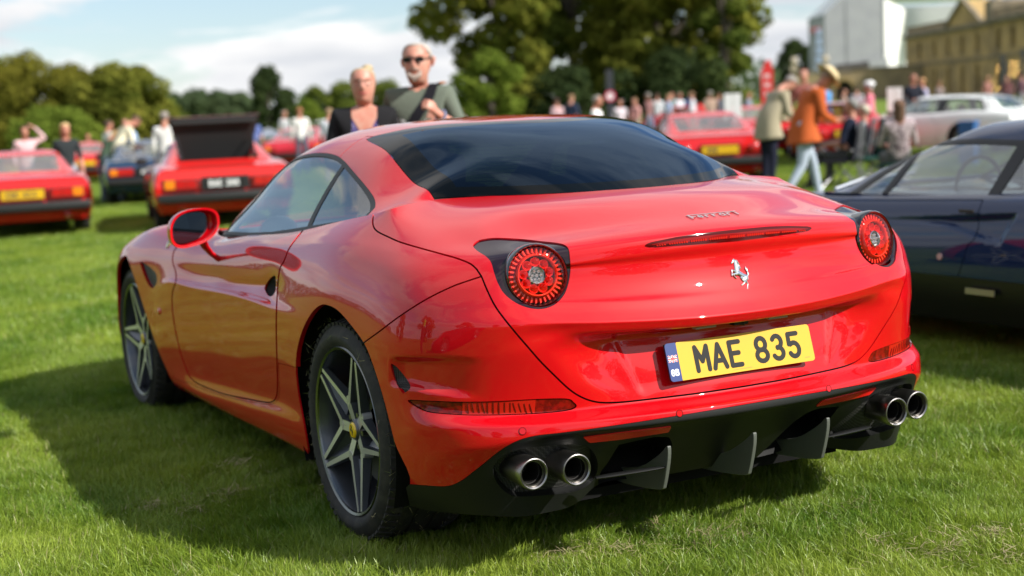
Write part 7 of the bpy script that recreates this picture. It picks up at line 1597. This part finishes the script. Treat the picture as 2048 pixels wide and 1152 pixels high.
# ================================================================ THE PEOPLE IN THE PICTURE
def cam_az(x, y): return math.degrees(math.atan2(CAM_POS[0]-x, CAM_POS[1]-y))
def build_people():
    # ---- the couple
    grn = (.115, .135, .105)
    p = at_depth(838, 160, 9.15); az = cam_az(p[0], p[1])
    r, hp, o = person('white-haired man in sunglasses and grey-green printed T-shirt, hand raised, behind the roof', 838, 9.15, 'point', 1.785, az+12, grn, (.05, .06, .09), hair=(.40, .35, .31), skin_t=1, xy=(p[0], p[1]))
    m = MB()
    for s in (-1, 1): m.lathe([(0, .004), (.020, .002), (.023, -.004)], 20, 'y', c=(0, 0, 0)); 
    dk = mat_once('sunglass_lens', (.008, .008, .010), rough=.06, coat=1); m = MB()
    for s in (-1, 1):
        c = [hp(s*.033+.022*math.copysign(abs(math.cos(t))**.7, math.cos(t)), .098-.012*abs(math.cos(t)*s+1)*.3, .006+.0145*math.copysign(abs(math.sin(t))**.7, math.sin(t))) for t in np.linspace(0, 2*math.pi, 17)[:-1]]; cb = [q+Vector((0, .008, 0)) for q in c]; m.add(c+cb, [tuple(range(16)), tuple(range(31, 15, -1))]+[(i, (i+1) % 16, (i+1) % 16+16, i+16) for i in range(16)])
    m.tube([hp(-.012, .104, .014), hp(.012, .104, .014)], .003, 6); m.tube([hp(-.058, .090, .012), hp(-.078, .03, .012), hp(-.080, -.02, .012)], .003, 6); m.tube([hp(.058, .090, .012), hp(.078, .03, .012), hp(.080, -.02, .012)], .003, 6); g = m.obj('sunglasses', dk, r); g['kind'] = 'stuff'
    wb = cloth((.34, .27, .23))
    m = MB(); n = 12; m.tube([hp(-.035, .085, -.050), hp(-.028, .096, -.075), hp(0, .104, -.092), hp(.028, .096, -.075), hp(.035, .085, -.050)], [.006, .016, .022, .016, .006], 10); m.obj('goatee', wb, r, True); m = MB(); m.tube([hp(-.026, .094, -.046), hp(0, .104, -.040), hp(.026, .094, -.046)], [.004, .007, .004], 8); m.obj('moustache', wb, r, True)
    m = MB(); m.tube([hp(-.078, -.008, -.030), hp(-.083, -.014, -.010), hp(-.084, -.020, .012), hp(-.080, -.022, .024)], [.006, .011, .014, .008], 8, flat=.5); m.obj('ear', skin(1), r, True); m = MB(); m.tube([hp(.078, -.008, -.030), hp(.083, -.014, -.010), hp(.084, -.020, .012), hp(.080, -.022, .024)], [.006, .011, .014, .008], 8, flat=.5); m.obj('ear', skin(1), r, True)
    def drape(pts, w, t, name, mm, par, body, off=.008):
        """a flat strap laid on the body: points are dropped onto the skin from outside"""
        from mathutils.bvhtree import BVHTree
        me = body.data; bv = BVHTree.FromPolygons([v.co for v in me.vertices], [p_.vertices[:] for p_ in me.polygons]); L_, R_ = [], []
        P = [Vector(p_) for p_ in pts]
        for i in range(len(P)):
            d = (P[min(i+1, len(P)-1)]-P[max(i-1, 0)]).normalized(); h = bv.find_nearest(P[i]); nrm = h[1]; c = h[0]+nrm*off; s = d.cross(nrm).normalized()*w/2; L_.append(c-s); R_.append(c+s)
        m = MB(); k = len(P); up = [bv.find_nearest(q)[1]*t for q in P]
        V = L_+R_+[a+b for a, b in zip(L_, up)]+[a+b for a, b in zip(R_, up)]; F = []
        for i in range(k-1): F += [(i, i+1, k+i+1, k+i), (2*k+i, 3*k+i, 3*k+i+1, 2*k+i+1), (i, 2*k+i, 2*k+i+1, i+1), (k+i, k+i+1, 3*k+i+1, 3*k+i)]
        m.add(V, F); return m.obj(name, mm, par, True)
    # strap from his left shoulder across the chest; +y is the front of the body
    drape([(-.10, -.06, 1.50), (-.105, -.01, 1.53), (-.10, .05, 1.50), (-.085, .10, 1.44)]+[limb((-.06, .13, 1.39), (.20, .17, 1.02), t) for t in np.linspace(0, 1, 12)], .060, .004, 'shoulder_strap', cloth((.010, .010, .014)), r, o); 
    drape([limb((-.16, .0, 1.47), (-.125, .02, 1.49), t) for t in (0, .5, 1)], .04, .010, 'strap_buckle', cloth((.34, .13, .04)), r, o, .012)
    # printed blots on the chest
    m = MB(); from mathutils.bvhtree import BVHTree
    bv = BVHTree.FromPolygons([v.co for v in o.data.vertices], [p_.vertices[:] for p_ in o.data.polygons]); rr = random.Random(3)
    for k in range(64):
        cx, cz = rr.uniform(-.06, .15), rr.uniform(1.10, 1.30); h = bv.ray_cast(Vector((cx, 1, cz)), Vector((0, -1, 0)))
        if h[0] is None: continue
        nrm = h[1]; c = h[0]+nrm*.003; a = rr.uniform(0, 3); t1 = nrm.cross(Vector((math.sin(a), .1, math.cos(a)))).normalized(); t2 = nrm.cross(t1); L_, w = rr.uniform(.006, .022), rr.uniform(.003, .010); m.add([c-t1*L_, c-t2*w, c+t1*L_, c+t2*w], [(0, 1, 2, 3)])
    b = m.obj('shirt_print', cloth((.62, .63, .60)), r); b['kind'] = 'stuff'
    m = MB(); W = Vector(limb((-.165, .27, 1.315), (-.275, .05, 1.19), .08)); d = Vector((-.11, -.22, -.125)).normalized(); a = d.cross(Vector((0, 0, 1))).normalized(); b_ = d.cross(a); m.tube([W+(a*math.cos(t)+b_*math.sin(t))*.035 for t in np.linspace(0, 6.283, 17)], .008, 6, cap=False); m.obj('wrist_strap', cloth((.20, .22, .34)), r, True)
    p = at_depth(727, 180, 9.1); az = cam_az(p[0], p[1])
    r, hp, o = person('blonde woman in purple print top and black cardigan, smiling, left of the sunglassed man', 727, 9.1, 'near', 1.655, az+2, (.085, .070, .21), (.03, .03, .04), hair=(.42, .33, .21), skin_t=1, xy=(p[0], p[1]), sleeves=True)
    # cardigan: shell over back, sleeves and sides, open at the front
    car = cloth((.012, .012, .014)); me = o.data; n = len(me.vertices); co = np.zeros(n*3); me.vertices.foreach_get('co', co); co = co.reshape(-1, 3); no = np.zeros(n*3); me.vertices.foreach_get('normal', no); no = no.reshape(-1, 3); me.calc_loop_triangles(); T = np.zeros(len(me.loop_triangles)*3, np.int32); me.loop_triangles.foreach_get('vertices', T); T = T.reshape(-1, 3)
    t = TM(co, no, T); x, y, z = co[:, 0], co[:, 1], co[:, 2]
    openf = np.where(y > -.02, np.abs(x)-(.085+.10*np.clip(1.38-z, 0, .5)), .1); f = np.minimum.reduce([openf, z-.86, 1.50-z-.0*x, .30-np.maximum(0, 0)+0*x]); hand = np.minimum(np.hypot(x, y-.2)-.12, 1); f = np.where((z > 1.0) & (z < 1.22) & (y > .13), -1, f)
    t.clip(f).offset(.010).flange(.008).obj('cardigan', car, r)
    # bare chest in the V of the neck
    f = .085*np.clip((z-1.27)/.17, 0, 1)*1.1-np.abs(x); f = np.minimum(np.where(y > -.0, f, -1), z-1.27); t.clip(f).offset(.004).obj('neckline', skin(1), r)
    m = MB(); gm = mat_once('glasses_wire', (.10, .08, .07), rough=.3, metal=.5)
    for s in (-1, 1): m.tube([hp(s*.034+.022*math.cos(a_), .100, .004+.016*math.sin(a_)) for a_ in np.linspace(0, 6.283, 17)], .0018, 5, cap=False)
    m.tube([hp(-.012, .102, .010), hp(.012, .102, .010)], .002, 5); g = m.obj('glasses', gm, r); g['kind'] = 'stuff'
    m = MB(); m.tube([hp(-.030, .088, -.052), hp(-.015, .098, -.060), hp(0, .101, -.062), hp(.015, .098, -.060), hp(.030, .088, -.052)], [.002, .005, .006, .005, .002], 8, flat=.7); m.obj('lips', mat_once('lips', (.45, .10, .10), rough=.5), r, True)
    m = MB(); m.lathe([(0, .026), (.018, .024), (.034, .012), (.040, -.004), (.032, -.02), (0, -.035)], 20, 'z', c=tuple(hp(-.03, -.055, .092))); m.obj('hair_bun', cloth((.42, .33, .21)), r, True)
    dots = MB()
    bv = BVHTree.FromPolygons([v.co for v in me.vertices], [p_.vertices[:] for p_ in me.polygons])
    for k in range(420):
        cx, cz = rr.uniform(-.13, .13), rr.uniform(1.06, 1.40); h = bv.ray_cast(Vector((cx, 1, cz)), Vector((0, -1, 0)))
        if h[0] is None: continue
        if abs(cx) < .10*max(0, (cz-1.25)/.17)+.004: continue
        nrm = h[1]; c = h[0]+nrm*.0045; t1 = nrm.cross(Vector((0, 0, 1))).normalized()*.0042; t2 = nrm.cross(t1).normalized()*.0036; dots.add([c-t1, c-t2, c+t1, c+t2], [(0, 1, 2, 3)])
    g = dots.obj('print_dots', cloth((.42, .40, .60)), r); g['kind'] = 'stuff'
    def jacket(r, key, col, flare):
        J = {'stoop': lambda: P_stoop(.42), 'stoopw': lambda: P_stoop(.34, True)}[key](); U, S_, Pv = Vector(J['upper']), Vector(J['spine']), Vector(J['pelvis']); c = Vector(J['chest']); ax = (S_-Pv).normalized(); lo = Pv-Vector((0, -.015, .17)); K = [(U+ax*.035, .10, .075), (U-ax*.02, .185, .115), (c, .215, .160), (S_, .222, .172), (Pv, .232, .186), (Pv.lerp(lo, .6), .245+flare*.5, .196+flare*.4), (lo, .255+flare, .205+flare)]
        n = 36; V = []; m = MB()
        for i, (p_, a, b) in enumerate(K):
            d = (K[min(i+1, len(K)-1)][0]-K[max(i-1, 0)][0]).normalized(); fwd = Vector((1, 0, 0)).cross(d).normalized()
            for j in range(n): t = 2*math.pi*j/n; w_ = 1+(.035*math.sin(5*t+i)+.02*math.sin(9*t+2*i))*(i/6); V.append(p_+Vector((1, 0, 0))*a*math.cos(t)*w_*.93+fwd*b*math.sin(t)*w_*.93)
        m.add(V, [(i*n+j, i*n+(j+1) % n, (i+1)*n+(j+1) % n, (i+1)*n+j) for i in range(len(K)-1) for j in range(n)]); o_ = m.obj('jacket', cloth(col), r, True); s_ = o_.modifiers.new('s', 'SUBSURF'); s_.levels = s_.render_levels = 1; q_ = o_.modifiers.new('t', 'SOLIDIFY'); q_.thickness = .008
    # ---- the two men who stoop to look
    q = at_depth(1535, 250, 20.0); az = cam_az(q[0], q[1])
    r, hp, o = person('bald man in beige jacket and dark trousers stooping, left of the man in orange', 1540, 20, 'stoop', 1.72, az-118, (.32, .28, .195), (.012, .014, .030), hair=(.27, .24, .22), sleeves=True, skin_t=1, xy=(q[0], q[1]))
    jacket(r, 'stoop', (.32, .28, .195), .01)
    q = at_depth(1606, 250, 18.0); az = cam_az(q[0], q[1])
    r, hp, o = person('man in rust orange jacket, straw hat and pale jeans walking, right of the beige jacket', 1610, 18, 'stoopw', 1.70, az-112, (.44, .092, .022), (.40, .46, .56), hair=(.3, .2, .15), sleeves=True, hat=((.62, .50, .30), True), xy=(q[0], q[1]))
    jacket(r, 'stoopw', (.44, .092, .022), .035)
    # ---- left background
    person('dark-haired woman in pink top, one arm raised to her head, behind the left red car', 52, 25, 'armup', 1.56, 190, (.66, .42, .44), (.06, .08, .15), hair=(.07, .035, .025), sleeves=True, hairlen=.28)
    person('long-haired blonde woman in dark blouse by the left red car', 133, 21.5, 'stand', 1.52, 185, (.022, .028, .030), (.25, .30, .36), hair=(.62, .46, .22), hairlen=.42)
    person('fair-haired woman in green leaning over the dark blue car', 206, 28, 'lean', 1.50, 60, (.05, .08, .05), (.10, .12, .18), hair=(.42, .28, .14), hairlen=.1, sleeves=True)
    person('man in white shirt behind the cream-shirted man at the dark blue car', 219, 31, 'stand', 1.62, 80, (.66, .68, .64), (.2, .25, .3), hair=(.08, .05, .04))
    person('man in cream shirt and jeans stooping at the dark blue car', 233, 28, 'lean', 1.78, 80, (.70, .64, .46), (.34, .40, .52), hair=(.12, .07, .05), sleeves=True)
    person('man in pale blue shirt beside the cream-shirted man', 255, 29, 'stand', 1.60, 200, (.30, .42, .62), (.34, .40, .52), hair=(.14, .08, .06), sleeves=True)
    person('man in white shirt standing beside the raised lid', 333, 25, 'stand', 1.64, 30, (.72, .72, .70), (.10, .10, .12), hair=(.25, .22, .2), sleeves=True)
    person('red-haired figure beyond the small bright red car', 178, 43, 'stand', 1.40, 190, (.45, .12, .10), (.1, .1, .1), hair=(.35, .12, .06))
    person('man in white shirt with reddish hair, left of the woman in purple', 604, 36, 'stand', 1.66, 20, (.72, .70, .68), (.1, .1, .14), hair=(.30, .12, .07), sleeves=True)
    person('grey-haired figure beyond the white gazebo', 572, 48, 'stand', 1.72, 150, (.35, .36, .38), (.1, .1, .12), hair=(.25, .25, .25))
    person('person in blue jacket right of the raised lid', 512, 44, 'stand', 1.55, 190, (.10, .14, .34), (.1, .1, .12))
    person('person in white standing close behind the woman in purple', 662, 30, 'stand', 1.55, 40, (.70, .72, .78), (.2, .2, .25), hair=(.3, .2, .12))
    # ---- centre crowd under the trees
    C = [(1118, 42, 1.58, (.45, .30, .32), 'person in dusty pink, leftmost of the crowd above the roof'), (1146, 40, 1.66, (.03, .04, .08), 'person in dark navy above the roof'), (1196, 24, 1.50, (.78, .78, .77), 'broad man in white shirt seen from behind above the roof'),
         (1243, 40, 1.45, (.62, .55, .60), 'small person in pale lilac right of the road sign'), (1274, 40, 1.48, (.60, .30, .28), 'person in salmon pink among the crowd'), (1301, 44, 1.62, (.20, .10, .10), 'dark-haired person in maroon among the crowd'), (1318, 50, 1.62, (.66, .70, .72), 'person in white right of the maroon top'),
         (1339, 46, 1.55, (.42, .50, .72), 'person in pale blue in the middle of the crowd'), (1362, 50, 1.60, (.50, .55, .60), 'grey-blue topped person left of the blue sign'), (1348, 54, 1.66, (.30, .42, .40), 'tall person in sea green in the crowd'), (1388, 46, 1.60, (.62, .62, .68), 'person in off-white below the blue sign'), (1424, 46, 1.60, (.40, .28, .22), 'person in brown left of the white boards'), (1440, 50, 1.54, (.16, .18, .24), 'person in slate blue beside the white boards'),
         (1500, 52, 1.50, (.20, .22, .30), 'far figure in grey-blue between the boards and the bald man'), (925, 50, 1.40, (.40, .30, .25), 'small figure under the low yellow-green tree')]
    for k, (u, D, H, c, lab) in enumerate(C): person(lab, u, D, ('stand', 'fold', 'walk')[k % 3], H, (k*67) % 360, c, [(.06, .07, .10), (.25, .22, .18), (.14, .18, .28)][k % 3], hair=[(.08, .05, .04), (.25, .16, .09), (.26, .24, .22)][k % 3], sleeves=k % 2 == 0, skin_t=k)
    # ---- right background
    q = at_depth(1690, 280, 20.5); az = cam_az(q[0], q[1]); 
    def chair(label, x, y, face, col):
        r = thing('camping_chair', label, 'chair', (x, y, gz(x, y)), -math.radians(face)); m = MB(); m.box((0, .12, .40), (.50, .46, .03)); m.obj('seat', cloth(col), r, True, bevel=.01); m = MB(); m.box((0, -.17, .68), (.50, .03, .55), rot=Matrix.Rotation(math.radians(12), 3, 'X')); m.obj('backrest', cloth(col), r, True, bevel=.01)
        for a, b in (((-.27, .34, 0), (.27, -.12, .55)), ((.27, .34, 0), (-.27, -.12, .55)), ((-.27, -.2, 0), (.27, .34, .60)), ((.27, -.2, 0), (-.27, .34, .60)), ((-.27, -.18, 0), (-.27, -.25, .95)), ((.27, -.18, 0), (.27, -.25, .95))): m = MB(); m.tube([a, b], .012, 6); m.obj('leg', mat_once('pole_steel', (0, 0, 0)), r)
    chair('folding camp chair under the grey-haired man in navy', q[0], q[1], az+95, (.03, .03, .04)); person('grey-haired man in navy T-shirt sitting with hands together, in front of the red car', 1690, 20.5, 'sit', 1.74, az+95, (.012, .016, .035), (.05, .05, .05), hair=(.24, .23, .22), xy=(q[0], q[1]))
    q = at_depth(1716, 280, 21.5); chair('folding chair under the person in white', q[0], q[1], az+95, (.10, .10, .12)); person('person in white top sitting beyond the man in navy', 1716, 21.5, 'sit', 1.60, az+100, (.72, .70, .74), (.08, .08, .08), hair=(.5, .45, .35), xy=(q[0], q[1]), sleeves=True)
    q = at_depth(1796, 280, 19.5); r, hp, o = person('long-haired brunette in floral blouse sitting with her back turned, above the navy car', 1796, 19.5, 'sit', 1.68, az+170, (.42, .34, .36), (.1, .1, .1), hair=(.13, .075, .05), hairlen=.34, xy=(q[0], q[1]))
    st = thing('camping_stool', 'low folding stool under the long-haired woman in floral blouse', 'stool', (q[0], q[1], gz(q[0], q[1]))); m = MB(); m.box((0, .05, .36), (.42, .40, .04)); m.obj('seat', cloth((.010, .050, .038)), st, bevel=.01)
    for a, b in (((-.2, -.15, 0), (.2, -.15, .35)), ((.2, -.15, 0), (-.2, -.15, .35)), ((-.2, .25, 0), (.2, .25, .35)), ((.2, .25, 0), (-.2, .25, .35))): m = MB(); m.tube([a, b], .012, 6); m.obj('leg', mat_once('pole_steel', (0, 0, 0)), st)
    bvv = BVHTree.FromPolygons([v.co for v in o.data.vertices], [p_.vertices[:] for p_ in o.data.polygons]); m = MB()
    for k in range(220):
        d = Vector((rr.gauss(0, 1), rr.gauss(0, 1), rr.gauss(0, .4))).normalized(); h = bvv.ray_cast(Vector((0, -.05, rr.uniform(.55, .93)))+d, -d)
        if h[0] is None: continue
        nrm = h[1]; t1 = nrm.cross(Vector((rr.random(), .3, 1))).normalized()*rr.uniform(.008, .02); t2 = nrm.cross(t1).normalized()*rr.uniform(.008, .02); c = h[0]+nrm*.004; m.add([c-t1, c-t2, c+t1, c+t2], [(0, 1, 2, 3)])
    g = m.obj('floral_print', cloth((.06, .03, .05)), r); g['kind'] = 'stuff'
    q = at_depth(1752, 280, 21); chair('empty dark green camp chair between the seated man and woman', q[0], q[1], az+60, (.008, .050, .038))
    R = [(1655, 34, 1.66, (.08, .26, .55), (.3, .2, .15), 'person in bright blue right of the straw hat'), (1612, 26, 1.80, (.35, .12, .10), (.15, .06, .05), 'dark-haired man in red between the two stooping men'), (1742, 30, 1.52, (.72, .20, .28), (.70, .70, .72), 'person in pink with a white cap in front of the wall'), (1716, 44, 1.50, (.40, .35, .40), (.1, .07, .05), 'small figure in mauve left of the pink top'), (1690, 50, 1.45, (.5, .35, .3), (.2, .1, .08), 'far figure with ruddy face by the archway'),
         (1828, 32, 1.68, (.014, .016, .026), (.15, .08, .06), 'man in dark suit right of the white boards'), (1847, 34, 1.60, (.46, .44, .62), (.45, .25, .12), 'auburn-haired person in lilac beside the dark suit'), (1881, 60, 1.60, (.2, .16, .16), (.3, .15, .1), 'far figure in brown before the palace windows'), (1812, 40, 1.30, (.10, .25, .30), (.3, .2, .1), 'small figure in teal in front of the dark suit'), (1976, 60, 1.72, (.30, .14, .12), (.3, .2, .1), 'far figure in rust near the gate'), (2015, 64, 1.70, (.30, .12, .14), (.2, .1, .1), 'far figure in dull red at the gate'), (2044, 50, 1.75, (.10, .05, .07), (.05, .03, .03), 'far figure in black cut by the right edge')]
    for k, (u, D, H, c, hc_, lab) in enumerate(R): person(lab, u, D, ('stand', 'walk', 'fold')[k % 3], H, (k*83+150) % 360, c, [(.05, .05, .08), (.20, .20, .22)][k % 2], hair=hc_, sleeves=True, skin_t=k, hat=((.75, .75, .76), False) if k == 2 else None)
    # blue cool box by the white car
    q = at_depth(1937, 262, 25); rt = thing('cool_box', 'square blue cool box standing in front of the white shooting brake', 'cool box', (q[0], q[1], gz(q[0], q[1])), .5); m = MB(); m.box((0, 0, .35), (.30, .26, .70), taper=1.03); m.obj('body', mat_once('box_blue', (.02, .09, .26), rough=.5), rt, bevel=.02); m = MB(); m.box((0, 0, .73), (.33, .29, .06)); m.obj('lid', mat_once('box_blue', (0, 0, 0)), rt, bevel=.01)
    # the photographer's side: people mirrored in the paint
    person('photographer in hi-vis green vest, mirrored in the side glass', None, 0, 'fold', 1.80, 20, (.25, .75, .06), (.03, .03, .03), xy=(-5.6, 1.2), hair=(.05, .03, .02)); 
build_people()
